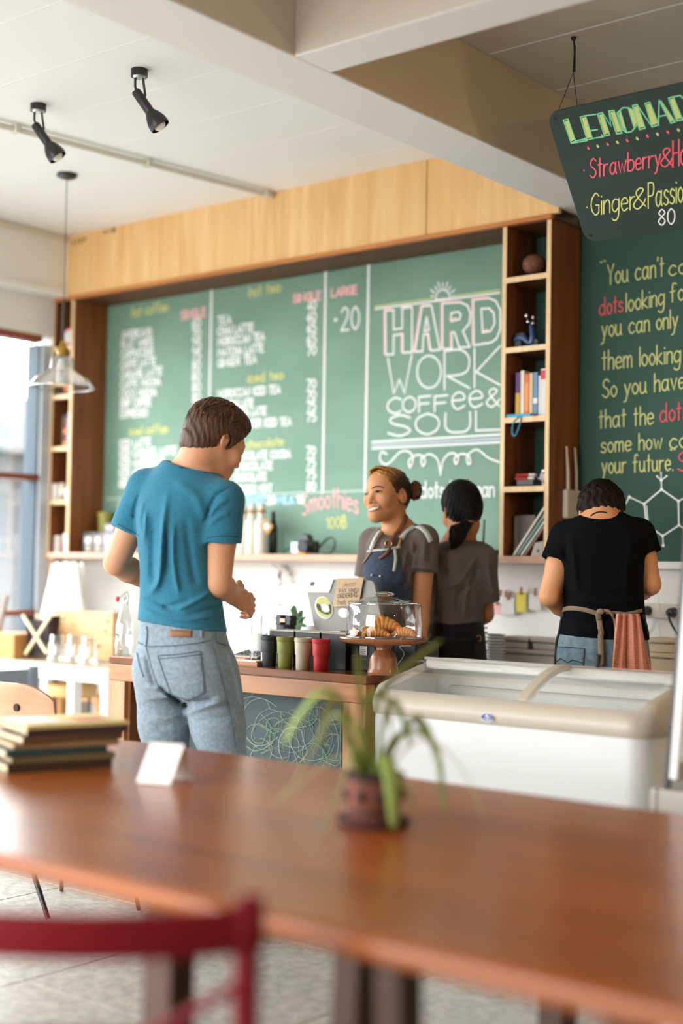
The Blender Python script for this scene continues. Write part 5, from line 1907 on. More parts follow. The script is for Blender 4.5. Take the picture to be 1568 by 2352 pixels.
nt.links.new(mr.outputs[0], mx.inputs[0])
nt.links.new(b_.inputs['Base Color'].links[0].from_socket, mx.inputs[1])
mx.inputs[2].default_value = (*srgb('#b98545'), 1)
nt.links.new(mx.outputs[0], b_.inputs['Base Color'])
F = Field(axis_(hB.c[0] - .13, hB.c[0] + .15, .0036), axis_(hB.c[1] - .13, hB.c[1] + .15, .0036), axis_(hB.c[2] - .12, hB.c[2] + .15, .0036))
hB.skull(F, infl=.007)
F.ell(hB.p(0, .05, .045), np.array([.056, .046, .045]) * hB.k, hB.A, .02, infl=.0025)
F.ell(hB.p(0, -.05, -.0), np.array([.06, .046, .055]) * .92, hB.A, .03)
F.cone(hB.p(.064, .018, .02), hB.p(.068, .022, -.03), .012, .004, .01)
F.clip(hB.p(0, .024, 0), hB.f - hB.u * .72)
for q in (-1, 1):
    F.ell(hB.p(q * .080, .0, -.006), np.array([.02, .022, .034]), hB.A, .006, 'sub')
F.chain([hB.p(0, -.075, -.03), hB.p(.005, -.075, -.075)], [.028, .012], .02)
F.band(lambda x, y, z: .0016 * np.sin(z * 420 + x * 160) + .001 * np.sin(x * 500 + y * 300), .03)
V, Q = F.mesh(1)
mb = MB().add([tuple(v) for v in V], [tuple(int(i) for i in q) for q in Q])
rg = random.Random(4)
for _ in range(150):
    s0 = rg.uniform(-.075, .075)
    pts, rs_ = [], []
    for i in range(8):
        t = i / 7
        th = .5 + 2.0 * t
        f = .088 * math.cos(th * .95 - .35) - .008
        u = .035 + .080 * math.sin(th * .95 + .35 - .0) * math.sqrt(max(.02, 1 - (s0 / .085) ** 2))
        if f > .008 + .70 * u:
            continue
        r = 1.105
        pts.append(hB.p(s0 * (1 - .25 * t) * r * .98, f * r * math.sqrt(max(.05, 1 - (s0 / .09) ** 2)), .035 + (u - .035) * r))
        rs_.append(.0026 * (1 - .5 * abs(2 * t - 1)))
    if len(pts) > 3:
        mb.tube([tuple(p) for p in pts], rs_, 5)
hB_hair = mb.build('hair', m2, G.root, smooth=70)
F = Field(axis_(-.3, .3, .0042)[:1], axis_(0, .1, .01)[:1], axis_(0, .1, .01)[:1]) if False else None
bc_ = L(953, 1127, .03)
F = Field(axis_(bc_[0] - .06, bc_[0] + .06, .0032), axis_(bc_[1] - .06, bc_[1] + .06, .0032), axis_(bc_[2] - .07, bc_[2] + .07, .0032))
F.ell(bc_, (.026, .034, .040), k=.01)
for i in range(5):
    q = i * 1.35
    F.cone(bc_ + np.array([.014 * math.cos(q), -.012, .026 * math.sin(q)]), bc_ + np.array([.016 * math.cos(q + 1.6), -.02, .026 * math.sin(q + 1.6)]), .014, .012, .006)
F.band(lambda x, y, z: .0025 * np.sin((x - bc_[0]) * 300 + (z - bc_[2]) * 240) * np.cos((z - bc_[2]) * 260), .03)
G.obj('hair_bun', F.mesh(1), strand_mat('bun_hair', '#24110a', '#5e3018'))
# t-shirt
F = Field(axis_(-.28, .26, .005), axis_(-.24, .26, .006), axis_(L(900, 1560)[2], L(900, 1195)[2], .005))
F.loft(tors, AG, .03, infl=.004)
for s_, e_, cu in ((sL, eL, .52), (sR, eR, .55)):
    F.cone(nb - np.array([0, 0, .045]), s_, .062, .052, .05)
    sleeve(F, s_, e_, cu, .058, .060, .046)
G.ridge(F, [([(945, 1240), (950, 1280), (940, 1330), (925, 1380)], 6, .010), ([(955, 1250), (945, 1300), (948, 1330)], 5, -.009), ([(935, 1260), (925, 1310), (915, 1350)], 5, .007), ([(975, 1240), (972, 1290)], 6, .006), ([(988, 1245), (985, 1295)], 5, -.005), ([(880, 1235), (885, 1270)], 5, .006), ([(920, 1400), (950, 1430)], 6, .006)])
F.clip(L(900, 1545, 0), (0, 0, -1))
F.chain([nb + np.array([-.008, -.0, -.03]), hB.p(0, -.028, -.06)], [.056, .046], .004, mode='sub')
F.clip_local(L(905, 1222, -.04), (-.25, -.45, 1), L(905, 1210, -.02), .10)
shB = G.obj('t_shirt', F.mesh(2), M_GREY)
G.strip('rolled_cuff', [(941, 1306), (955, 1302), (975, 1303), (1000, 1308)], .022, ['t_shirt'], M_GREY, .003, parent=shB, thick=.004)
# jeans below, hidden by the counter
F = Field(axis_(-.24, .24, .009), axis_(-.24, .24, .009), axis_(.20, L(900, 1530)[2], .009))
F.loft(rows_px(G, [(1525, 832, 968, 0, .115), (1580, 828, 975, 0, .12), (1620, 835, 970, 0, .1)], AG), AG, .03)
for h_ in hip:
    F.chain([h_, h_ * np.array([1, 1, 0]) + np.array([0, .02, .64]), h_ * np.array([1, 1, 0]) + np.array([0, .04, .23])], [.085, .066, .055], .03)
G.obj('trousers', F.mesh(1), mat('dark_trousers', '#2b2a2e', .9))
shoes(G, hip, (-.7, -.7, 0))
N = ['t_shirt', 'body']
G.patch('apron', [(849, 1268), (880, 1266), (912, 1266), (920, 1300), (935, 1340), (950, 1400), (958, 1470), (958, 1545), (832, 1545), (830, 1450), (828, 1380), (832, 1330), (843, 1285)], ['t_shirt', 'trousers'], M_DENIM, .007, 7, thick=.003)
G.surf['ap'] = G.surf['t_shirt']
G.strip('apron_band', [(848, 1267), (880, 1263), (918, 1257)], .009, ['t_shirt'], M_STRAP, .011, thick=.002)
G.strip('apron_strap', [(988, 1244), (978, 1224), (960, 1211), (940, 1218), (920, 1238)], .020, N, M_STRAP, .006, thick=.003)
G.strip('apron_strap', [(920, 1238), (913, 1258)], .010, N, mat('buckle_brass', '#b48a52', .3, metal=.8), .010, thick=.003)
G.strip('apron_strap', [(874, 1222), (862, 1240), (853, 1262)], .018, N, M_STRAP, .007, thick=.003)
G.strip('apron_strap', [(906, 1262), (908, 1285), (904, 1312)], .012, N, M_STRAP, .009, thick=.002)
G.strip('neck_strap', [(930, 1187), (926, 1205), (912, 1228), (896, 1252), (890, 1270), (874, 1284)], [.016, .018, .016, .014, .012], N, M_LTH, .012, thick=.004)
G.strip('neck_strap', [(880, 1228), (868, 1246), (855, 1270), (838, 1296)], .009, N, M_LTH, .011, thick=.003)
r_ = G.hit(893, 1252, N, .018)[0]
MB().tube([tuple(np.array(r_) + np.array([.013 * math.cos(q), -.002, .013 * math.sin(q)])) for q in [2 * PI * k / 14 for k in range(14)]], .0028, 6, closed=True).build('buckle_ring', mat('buckle_brass', '#b48a52', .3, metal=.8), G.root, smooth=60)
for q in ((858, 1321), (876, 1323)):
    MB().ball(G.hit(*q, ['t_shirt'], .011)[0], .0045, n=10, m=6).build('rivet', mat('rivet_white', (.8, .78, .72), .3), G.root, smooth=60)
G.strip('pocket_seam', [(852, 1319), (878, 1321), (880, 1360)], .002, ['t_shirt'], mat('denim_line', '#1f2a3d', .9), .012, smooth=False, thick=.001)

# ------------------------------------------------------------------ barista with the black ponytail
G = Fig(1055, 4.55, 'barista with short black ponytail and taupe t-shirt, back turned, beside the bun-haired barista', zfloor=.1)
L = G.L
AG = math.radians(15)
hC = Head(L(1061, 1172, 0), (-.22, .95, -.20), (-.12, 0, 1), .93)
nb = L(1052, 1248, .0)
sL, sR = L(1006, 1280, .04), L(1108, 1285, -.02)
eL, wL = L(1000, 1395, .06), L(1015, 1440, .14)
eR, wR = L(1112, 1410, .02), L(1088, 1425, .09)
tors = rows_px(G, [(1225, 1030, 1075, 0, .05), (1248, 1005, 1100, 0, .075), (1275, 988, 1118, 0, .095), (1320, 985, 1112, 0, .1), (1380, 983, 1105, 0, .1), (1430, 982, 1102, 0, .1), (1480, 980, 1105, 0, .115), (1540, 980, 1108, 0, .115)], AG)
hip = [L(1015, 1560, .0), L(1075, 1560, .0)]
F = Field(axis_(-.26, .26, .0075, [(L(1005, 1150)[0], L(1120, 1150)[0], .0045)]), axis_(-.26, .40, .0075, [(-.13, .13, .0048)]), axis_(.1, L(1055, 1095)[2], .0075, [(L(1055, 1225)[2], L(1055, 1095)[2], .0045)]))
hC.face(F, True)
F.chain([hC.p(0, -.03, -.03), hC.p(0, -.028, -.07), nb, L(1052, 1290, 0)], [.046, .044, .052, .07], .03)
F.loft(tors, AG, .03, infl=-.022)
for s_, e_, w_ in ((sL, eL, wL), (sR, eR, wR)):
    F.cone(nb, s_, .045, .042, .04, infl=-.006)
    F.chain([s_, (s_ + e_) / 2, e_], [.044, .042, .038], .008)
    F.chain([e_, e_ + (w_ - e_) * .35, w_], [.038, .036, .025], .01)
add_hand(F, wL, (.2, .9, -.2), (.3, 0, -.9), -1, .6, .9)
add_hand(F, wR, (-.75, .6, -.2), (-.2, -.3, -.9), 1, .6, .9)
for h_ in hip:
    k_, f_ = h_ * np.array([1, 1, 0]) + np.array([0, .0, .64]), h_ * np.array([1, 1, 0]) + np.array([0, -.02, .23])
    F.chain([h_, k_, f_], [.075, .055, .036], .03)
    F.cone(f_, f_ + np.array([0, .1, -.03]), .034, .03, .03)
G.obj('body', F.mesh(1), M_SKIN3)
M_HAIR3 = mat('black_hair', '#080707', .6, col2='#0f0c0b', scale=70, stretch=(1, 1, .2), bump=.4, bscale=120, spec=.15)
F = Field(axis_(hC.c[0] - .13, hC.c[0] + .13, .004), axis_(hC.c[1] - .15, hC.c[1] + .13, .004), axis_(hC.c[2] - .18, hC.c[2] + .15, .004))
hC.skull(F, infl=.010)
F.ell(hC.p(0, -.045, -.01), np.array([.068, .056, .072]) * .95, hC.A, .03)
F.clip(hC.p(0, .03, 0), hC.f - hC.u * .7)
for q in (-1, 1):
    F.ell(hC.p(q * .082, .0, -.012), np.array([.017, .026, .036]), hC.A, .006, 'sub')
tie = hC.p(.01, -.095, -.072)
F.cone(hC.p(0, -.085, -.04), tie, .04, .016, .02)
F.band(lambda x, y, z: .0015 * np.sin(x * 420 - z * 80), .03)
V, Q = F.mesh(1)
mb = MB().add([tuple(v) for v in V], [tuple(int(i) for i in q) for q in Q])
rg = random.Random(9)
for _ in range(120):
    az = rg.uniform(-1.25, 1.25)
    pts, rs_ = [], []
    p0 = np.array([.078 * math.sin(az), rg.uniform(-.03, .05) - .09 * (1 - abs(math.sin(az))) * .2, rg.uniform(.03, .11)])
    for i in range(8):
        t = i / 7
        q = np.array([.070 * math.sin(az) * (1 - t) ** .7, -.02 - .095 * math.sin(t * PI * .5 + .0), .11 * (1 - t) ** 1.3 - .065 * t])
        nrm = np.array([q[0] / .074, (q[1] + .008) / .096, (q[2] - .035) / .085])
        l_ = np.linalg.norm(nrm)
        if q[2] > -.03:
            q = np.array([0, -.008, .035]) + (q - np.array([0, -.008, .035])) / l_ * 1.125
        pts.append(hC.p(*q))
        rs_.append(.003 * (1 - .6 * t))
    mb.tube([tuple(p) for p in pts], rs_, 5)
mb.build('hair', M_HAIR3, G.root, smooth=70)
F = Field(axis_(tie[0] - .08, tie[0] + .08, .004), axis_(tie[1] - .08, tie[1] + .06, .004), axis_(tie[2] - .12, tie[2] + .05, .004))
c_ = L(1045, 1230, tie[1] - .012)
F.chain([tie, c_, c_ + np.array([-.012, 0, -.022])], [.017, .037, .031], .02)
F.band(lambda x, y, z: .002 * np.sin((x + z * .5) * 420), .03)
G.obj('ponytail', F.mesh(1), M_HAIR3)
MB().lathe([(.010, -.006), (.019, -.004), (.020, .004), (.010, .006)], tuple(tie), 16).build('hair_tie', mat('tie_brown', '#7a4a36', .7), G.root, smooth=60)
cp = L(1072, 1106, -.01)
mb = MB()
for q in range(5):
    a_ = q * 2 * PI / 5
    mb.cone = None
    mb.tube([tuple(cp), tuple(cp + np.array([.014 * math.cos(a_), -.006, .012 * math.sin(a_)]))], [.004, .0025], 6)
mb.build('hair_clip', mat('coral_clip', '#e05a5a', .4), G.root, smooth=60)
F = Field(axis_(-.26, .28, .005), axis_(-.24, .26, .006), axis_(L(1055, 1470)[2], L(1055, 1225)[2], .005))
F.loft(tors, AG, .03, infl=.006)
for s_, e_, cu in ((sL, eL, .75), (sR, eR, .76)):
    F.cone(nb - np.array([0, 0, .045]), s_, .062, .054, .05)
    sleeve(F, s_, e_, cu, .056, .064, .048)
G.ridge(F, [([(1095, 1275), (1075, 1310), (1050, 1340), (1020, 1350)], 6, .008), ([(1100, 1300), (1080, 1340), (1050, 1370)], 6, -.007), ([(1085, 1320), (1070, 1370), (1068, 1420)], 6, .008), ([(1000, 1300), (1005, 1360), (998, 1410)], 7, .009), ([(1020, 1300), (1025, 1380), (1030, 1420)], 7, -.006), ([(1045, 1330), (1040, 1400)], 6, .007), ([(990, 1420), (1040, 1432), (1095, 1425)], 5, .007), ([(1120, 1290), (1128, 1340), (1138, 1370)], 6, .006)])
F.clip(L(1045, 1440, 0), (0, 0, -1))
F.chain([nb + np.array([0, -.0, -.035]), hC.p(0, -.028, -.06)], [.060, .048], .004, mode='sub')
F.clip_local(L(1045, 1245, -.04), (-.05, .25, 1), L(1045, 1235, -.02), .10)
G.obj('t_shirt', F.mesh(2), M_GREY)
F = Field(axis_(-.24, .24, .009), axis_(-.24, .24, .009), axis_(.20, L(1055, 1440)[2], .009))
F.loft(rows_px(G, [(1440, 988, 1098, 0, .1), (1500, 982, 1104, 0, .11), (1580, 985, 1102, 0, .1)], AG), AG, .03)
for h_ in hip:
    F.chain([h_, h_ * np.array([1, 1, 0]) + np.array([0, .0, .64]), h_ * np.array([1, 1, 0]) + np.array([0, -.02, .23])], [.085, .066, .055], .03)
G.obj('trousers', F.mesh(1), mat('dark_trousers', '#2b2a2e', .9))
shoes(G, hip, (0, 1, 0))
F = Field(axis_(-.26, .26, .008), axis_(-.26, .26, .008), axis_(.5, L(1055, 1420)[2], .008))
F.loft(rows_px(G, [(1425, 984, 1103, 0, .105), (1480, 978, 1108, 0, .125), (1560, 975, 1112, 0, .135), (1700, 972, 1116, 0, .14)], AG), AG, .02, infl=.008)
G.ridge(F, [([(1030, 1460), (1035, 1510)], 4, .006), ([(1060, 1460), (1062, 1510)], 5, -.005), ([(1085, 1450), (1090, 1510)], 4, .005)])
G.obj('apron', F.mesh(1), cloth('black_apron', '#1d1a1b', '#262224'))
G.strip('apron_tie', [(985, 1462), (1040, 1472), (1103, 1468)], .02, ['apron'], mat('apron_tie_black', '#141214', .8), .004, thick=.003)
MB().tube([tuple(np.array(G.hit(1096, 1467, ['apron'], .008)[0]) + np.array([.009 * math.cos(q), 0, .012 * math.sin(q)])) for q in [2 * PI * k / 12 for k in range(12)]], .002, 6, closed=True).build('brass_ring', mat('buckle_brass', '#b48a52', .3, metal=.8), G.root, smooth=60)

# ------------------------------------------------------------------ barista in black, bent over the worktop
G = Fig(1382, 4.34, 'barista in a black t-shirt with an orange cloth tucked at the waist, head bowed', zfloor=.1)
L = G.L
AG = 0
hD = Head(L(1381, 1184, .07), (.08, .76, -.68), (0, 0, 1), .96)
nb = L(1380, 1204, .01)
sL, sR = L(1300, 1234, .02), L(1466, 1228, .02)
eL, wL = L(1262, 1368, .0), L(1330, 1425, .20)
eR, wR = L(1492, 1342, .0), L(1440, 1372, .22)
tors = rows_px(G, [(1178, 1350, 1425, .02, .05), (1190, 1328, 1445, .02, .075), (1205, 1305, 1462, .01, .09), (1230, 1288, 1478, .01, .105), (1280, 1290, 1474, 0, .115), (1340, 1297, 1470, 0, .11), (1400, 1300, 1474, 0, .108), (1450, 1290, 1480, 0, .115), (1500, 1282, 1486, 0, .125), (1560, 1280, 1490, 0, .13)], 0)
hip = [L(1335, 1580, 0), L(1435, 1580, 0)]
F = Field(axis_(-.27, .27, .0075, [(L(1320, 1150)[0], L(1445, 1150)[0], .0048)]), axis_(-.24, .40, .0075), axis_(.1, L(1382, 1090)[2], .0075, [(L(1382, 1215)[2], L(1382, 1090)[2], .0048)]))
hD.face(F)
F.chain([hD.p(0, -.035, -.03), hD.p(0, -.03, -.06), nb, L(1380, 1250, 0)], [.056, .054, .06, .08], .03)
F.loft(tors, 0, .03, infl=-.022)
for s_, e_, w_ in ((sL, eL, wL), (sR, eR, wR)):
    F.cone(nb, s_, .045, .045, .04, infl=-.006)
    F.chain([s_, (s_ + e_) / 2, e_], [.047, .044, .038], .008)
    F.chain([e_, e_ + (w_ - e_) * .35, w_], [.038, .039, .027], .01)
add_hand(F, wL, (.5, .8, -.2), (.5, -.2, -.7), -1, .7)
add_hand(F, wR, (-.5, .8, -.2), (-.5, -.2, -.7), 1, .7)
for h_ in hip:
    k_, f_ = h_ * np.array([1, 1, 0]) + np.array([0, .0, .64]), h_ * np.array([1, 1, 0]) + np.array([0, -.02, .23])
    F.chain([h_, k_, f_], [.08, .058, .038], .03)
    F.cone(f_, f_ + np.array([0, .1, -.03]), .036, .032, .03)
G.obj('body', F.mesh(1), M_SKIN2)
M_HAIR4 = mat('dark_brown_hair', '#0e0908', .65, col2='#23150f', scale=90, stretch=(1, 1, .25), bump=.5, bscale=140, spec=.15)
F = Field(axis_(hD.c[0] - .13, hD.c[0] + .13, .0042), axis_(hD.c[1] - .15, hD.c[1] + .15, .0042), axis_(hD.c[2] - .12, hD.c[2] + .16, .0042))
hD.skull(F, infl=.013)
F.ell(hD.p(0, -.045, .01), np.array([.066, .05, .05]), hD.A, .03)
F.ell(hD.p(.004, -.05, -.03), np.array([.054, .05, .045]), hD.A, .03)
F.clip(hD.p(0, .05, .03), hD.f - hD.u * .7)
for q in (-1, 1):
    F.ell(hD.p(q * .080, -.002, -.018), np.array([.018, .024, .038]), hD.A, .006, 'sub')
F.clip(hD.p(0, -.08, -.062), -hD.u - hD.f * .1)
F.band(lambda x, y, z: .0028 * np.sin(x * 260 + 2.5 * np.sin(z * 70 + y * 40) + z * 60), .03)
V, Q = F.mesh(1)
mb = MB().add([tuple(v) for v in V], [tuple(int(i) for i in q) for q in Q])
hair_locks(mb, hD, 260, 11, lambda s, f, u: u > -.055 + max(0, f + .01) * 1.2 and f < .09, r0=.0065, swell=1.15, phi=(.1, 2.0), jit=.6)
for k in range(3):
    a_ = hD.p(-.01 + .012 * k, -.02, .125)
    mb.tube([tuple(a_ + np.array([.014 * math.cos(q) - .01 * k, 0, .010 * math.sin(q) + .004])) for q in [PI * i / 8 for i in range(9)]], .0012, 5)
mb.build('hair', M_HAIR4, G.root, smooth=70)
F = Field(axis_(-.29, .29, .0055), axis_(-.22, .24, .0065), axis_(L(1382, 1500)[2], L(1382, 1165)[2], .0055))
F.loft(tors, 0, .03, infl=.006)
for s_, e_, cu in ((sL, eL, .42), (sR, eR, .40)):
    F.cone(nb - np.array([0, 0, .038]), s_, .066, .050, .05)
    sleeve(F, s_, e_, cu, .057, .066, .052)
G.ridge(F, [([(1310, 1230), (1320, 1300), (1325, 1360)], 8, .006), ([(1450, 1230), (1440, 1300), (1440, 1370)], 8, .006), ([(1340, 1340), (1400, 1350), (1450, 1340)], 8, .005), ([(1300, 1410), (1370, 1425), (1460, 1410)], 7, -.008), ([(1310, 1440), (1350, 1452), (1380, 1450)], 6, .006), ([(1320, 1375), (1390, 1385), (1460, 1378)], 7, .006), ([(1295, 1255), (1300, 1285)], 5, -.005)])
F.clip(L(1380, 1468, 0), (-.02, 0, -1))
F.chain([nb + np.array([0, .01, -.02]), hD.p(0, -.03, -.05)], [.066, .058], .004, mode='sub')
F.ell(L(1376, 1176, -.03), (.062, .09, .026), k=.015, mode='sub')
G.obj('t_shirt', F.mesh(2), mat('black_jersey', '#090a0c', .95, col2='#0e0f12', scale=200, bump=.1, spec=.08))
G.strip('necklace', [(1356, 1186), (1366, 1179), (1380, 1176), (1392, 1178)], .004, ['body'], mat('cord_brown', '#2a1a14', .6), .003, thick=.003)
F = Field(axis_(-.26, .26, .007), axis_(-.22, .24, .008), axis_(.20, L(1382, 1435)[2], .007))
F.loft(rows_px(G, [(1430, 1296, 1476, 0, .112), (1470, 1280, 1486, 0, .125), (1530, 1276, 1492, -.005, .135), (1590, 1280, 1490, 0, .12), (1630, 1290, 1480, 0, .1)], 0), 0, .03)
for h_ in hip:
    F.chain([h_, h_ * np.array([1, 1, 0]) + np.array([0, 0, .64]), h_ * np.array([1, 1, 0]) + np.array([0, -.02, .23])], [.09, .07, .058], .03)
shoes(G, hip, (0, 1, 0))
jD = G.obj('jeans', F.mesh(1), cloth('blue_grey_denim', '#566a74', '#74878e', scale=40))
G.patch('back_pocket', [(1279, 1484), (1342, 1489), (1340, 1530), (1278, 1526)], ['jeans'], cloth('pocket_denim', '#4f646e', '#667a82', scale=40), .002, 7, jD, thick=.002)
for ln in ([(1277, 1521), (1289, 1513), (1304, 1522), (1316, 1516), (1338, 1523)], [(1279, 1485), (1342, 1490)], [(1342, 1490), (1340, 1530)]):
    G.strip('stitch', ln, .0025, ['jeans'], mat('pocket_stitch', '#27343c', .9), .005, smooth=False, parent=jD, thick=.001)
M_TAPE = mat('khaki_tape', '#7d6a56', .85)
NN = ['t_shirt', 'jeans']
G.strip('apron_tie', [(1292, 1402), (1310, 1397), (1340, 1400), (1368, 1408), (1380, 1410)], .016, NN, M_TAPE, .006, thick=.003)
G.strip('apron_tie', [(1372, 1408), (1376, 1430), (1378, 1470), (1380, 1530)], .019, NN, M_TAPE, .012, thick=.003)
G.strip('apron_tie', [(1372, 1406), (1392, 1402), (1406, 1415), (1411, 1440), (1410, 1490)], .010, NN, M_TAPE, .014, thick=.003)
G.strip('apron_tie', [(1390, 1406), (1440, 1408), (1472, 1402)], .012, NN, M_TAPE, .005, thick=.003)
k_ = G.hit(1378, 1405, NN, .012)[0]
MB().ball(k_, .014, .009, .011, 10, 8).build('tie_knot', M_TAPE, G.root, smooth=60)
# apron edges showing at each side
M_AP = mat('apron_dark', '#1e1b1c', .85)
G.strip('apron_edge', [(1296, 1410), (1285, 1440), (1274, 1480), (1268, 1530)], .018, NN, M_AP, .006, thick=.006)
G.strip('apron_edge', [(1474, 1412), (1484, 1450), (1492, 1490), (1496, 1535)], .018, NN, M_AP, .006, thick=.006)
# orange cloth tucked into the tie
M_TOWEL = mat('orange_towel', '#cf8066', .9, col2='#d99279', scale=6, sheen=.3)
nt = M_TOWEL.node_tree
wv = nt.nodes.new('ShaderNodeTexWave')
wv.bands_direction = 'Z'
wv.inputs['Scale'].default_value = 55
tc = [n for n in nt.nodes if n.type == 'TEX_COORD'][0]
nt.links.new(tc.outputs['Object'], wv.inputs[0])
bp = nt.nodes.new('ShaderNodeBump')
bp.inputs['Strength'].default_value = .7
bp.inputs['Distance'].default_value = .003
nt.links.new(wv.outputs['Fac'], bp.inputs['Height'])
nt.links.new(bp.outputs[0], nt.nodes['Principled BSDF'].inputs['Normal'])
t0, t1 = L(1414, 1409, -.135), L(1470, 1410, -.12)
b0, b1 = L(1401, 1560, -.185), L(1500, 1560, -.175)


def towel(u, v):
    a = t0 + (t1 - t0) * u
    b = b0 + (b1 - b0) * u
    p = a + (b - a) * v
    p = p + np.array([0, -.012 * math.sin(u * 11 + .6) * (.45 + .55 * v) - .010 * math.sin(u * 23 + 2 * v), 0])
    return tuple(p)


MB().grid(towel, 40, 24).build('towel', M_TOWEL, G.root, solid=.004, smooth=80, label='orange ribbed cloth')

# ================================================================== lamps
M_LAMP = mat('lamp_black', (.035, .034, .034), .35, metal=.5)


def spot(px, py, label):
    b = P(px, py, z=ZC)
    t = thing('ceiling_spotlight', label, 'spotlight', b, 'spotlights on the white ceiling')
    # local right across the view so that the head hangs the way the pair does
    ax = Vector((math.cos(YAW), math.sin(YAW), 0))
    MB().cyl(b, b + Vector((0, 0, -.026)), .031, .031, 20).build('canopy', M_LAMP, t, smooth=40)
    MB().cyl(b + Vector((0, 0, -.026)), b + Vector((0, 0, -.032)), .024, .018, 20).build('canopy_ring', M_STEEL, t, smooth=40)
    for s in (-1, 1):
        MB().tube([b + ax * (s * .014) + Vector((0, 0, -.03)), b + ax * (s * .016 + .002) + Vector((0, 0, -.06)), b + ax * (.010 + s * .014) + Vector((0, 0, -.095))], .0045, 8).build('arm', M_LAMP, t, smooth=40)
    p0 = b + ax * (-.012) + Vector((0, 0, -.078))
    d = (ax * .52 + Vector((0, 0, -.86)) + Vector((.05, .1, 0))).normalized()
    MB().tube([p0, p0 + d * .006, p0 + d * .095], [.015, .0175, .0175], 18).build('barrel', M_LAMP, t, smooth=40)
    MB().tube([p0 + d * .09, p0 + d * .108, p0 + d * .13, p0 + d * .15, p0 + d * .158], [.0175, .028, .036, .038, .036], 22, caps=False).build('reflector', M_LAMP, t, smooth=60)
    MB().ball(p0 + d * .145, .024, n=16, m=10).build('bulb', mat('frosted_bulb', (.85, .82, .76), .4), t, smooth=60)
    MB().tube([p0 + d * .03 + ax * .02, b + ax * .012 + Vector((0, 0, -.035))], .002, 6).build('wire', M_BLACK, t)
    return t


spot(320, 160, 'black ceiling spotlight further right of the two')
spot(88, 240, 'black ceiling spotlight further left, above the pendant lamp')

pb = P(154, 400, z=ZC)
pd = thing('pendant_lamp', 'clear glass pendant lamp with brass socket hanging by the window', 'lamp', pb)
dp = (pb - CAM).dot(CF)
zpx = lambda py: P(140, py, d=dp).z
zs0, zs1, zg0, zg1, zrim = zpx(790), zpx(822), zpx(818), zpx(862), zpx(893)
MB().lathe([(0, 0), (.046, 0), (.046, -.012), (.03, -.02), (0, -.02)], pb, 24).build('canopy', M_LAMP, pd, smooth=40)
MB().cyl(pb + Vector((0, 0, -.02)), Vector((pb.x, pb.y, zpx(690))), .0022, n=6).build('cord', mat('cord_green', '#4a5a4e', .7), pd)
MB().cyl(Vector((pb.x, pb.y, zpx(690))), Vector((pb.x, pb.y, zs0)), .0055, .007, 8).build('cord_sleeve', mat('sleeve_grey', '#3f3c3d', .6), pd)
C0 = Vector((pb.x, pb.y, 0))
MB().lathe([(0, zs0 + .012), (.008, zs0 + .01), (.014, zs0 - .01), (.022, zs0 - .02), (.026, zs0 - .03), (.024, zs1 + .012), (.027, zs1), (0, zs1)], C0, 20).build('socket', mat('brass', '#a8843c', .3, metal=.9), pd, smooth=50)
MB().lathe([(.0285, zs1 + .004), (.03, zs1 - .004), (.0285, zs1 - .01)], C0, 20).build('socket_ring', M_BLACKM, pd, smooth=50)
rg_ = (.030, .048, .052, .056, .078, .118, .142, .146)
zz_ = (zs1 + .004, zs1 - .008, zs1 - .05, zg1 + .02, zg1 + .005, zg1 - .02, zrim + .012, zrim)
MB().lathe(list(zip(rg_, zz_)), C0, 40).build('glass_shade', thin_glass('pendant_glass', (.96, .97, .97), .42, edge=.45), pd, smooth=60)
MB().tube([C0 + Vector((.146 * math.cos(q), .146 * math.sin(q), zrim)) for q in [2 * PI * k / 40 for k in range(40)]], .004, 6, closed=True).build('shade_rim', thin_glass('pendant_rim', (.9, .92, .92), .5), pd, smooth=60)
MB().lathe([(0, zrim + .005), (.02, zrim + .008), (.026, zrim + .03), (.024, zg1 + .03), (.016, zs1 - .01), (0, zs1 - .005)], C0, 20).build('bulb', mat('frosted_bulb', (.85, .82, .76), .4), pd, smooth=60)

# unseen warm pendants, added to light the beam faces and right side
for k, (x, y) in enumerate(WARM):
    t = thing('added_dome_lamp', ['added unseen warm dome lamp right of the counter', 'added unseen warm dome lamp near the right wall'][k], 'lamp', (x, y, ZC))
    MB().cyl((x, y, ZC), (x, y, 2.45), .003, n=6).build('cord', M_BLACK, t)
    MB().lathe([(.02, 2.45), (.05, 2.43), (.13, 2.36), (.17, 2.29)], (x, y, 0), 28).build('shade', M_LAMP, t, smooth=60)
    MB().ball((x, y, 2.33), .03).build('bulb', mat('warm_bulb', (1, .75, .45), .4, emit=4), t, smooth=60)
    l = bpy.data.lights.new('added_warm_light', 'POINT')
    l.energy, l.color, l.shadow_soft_size = WARMW, (1, .70, .42), .06
    o = bpy.data.objects.new('added_warm_light', l)
    o.location = (0, 0, 2.26 - ZC)
    COL.objects.link(o)
    o.parent = t

# ================================================================== things in the left bookcase
def zt(zs_list, i):
    return zs_list[i]


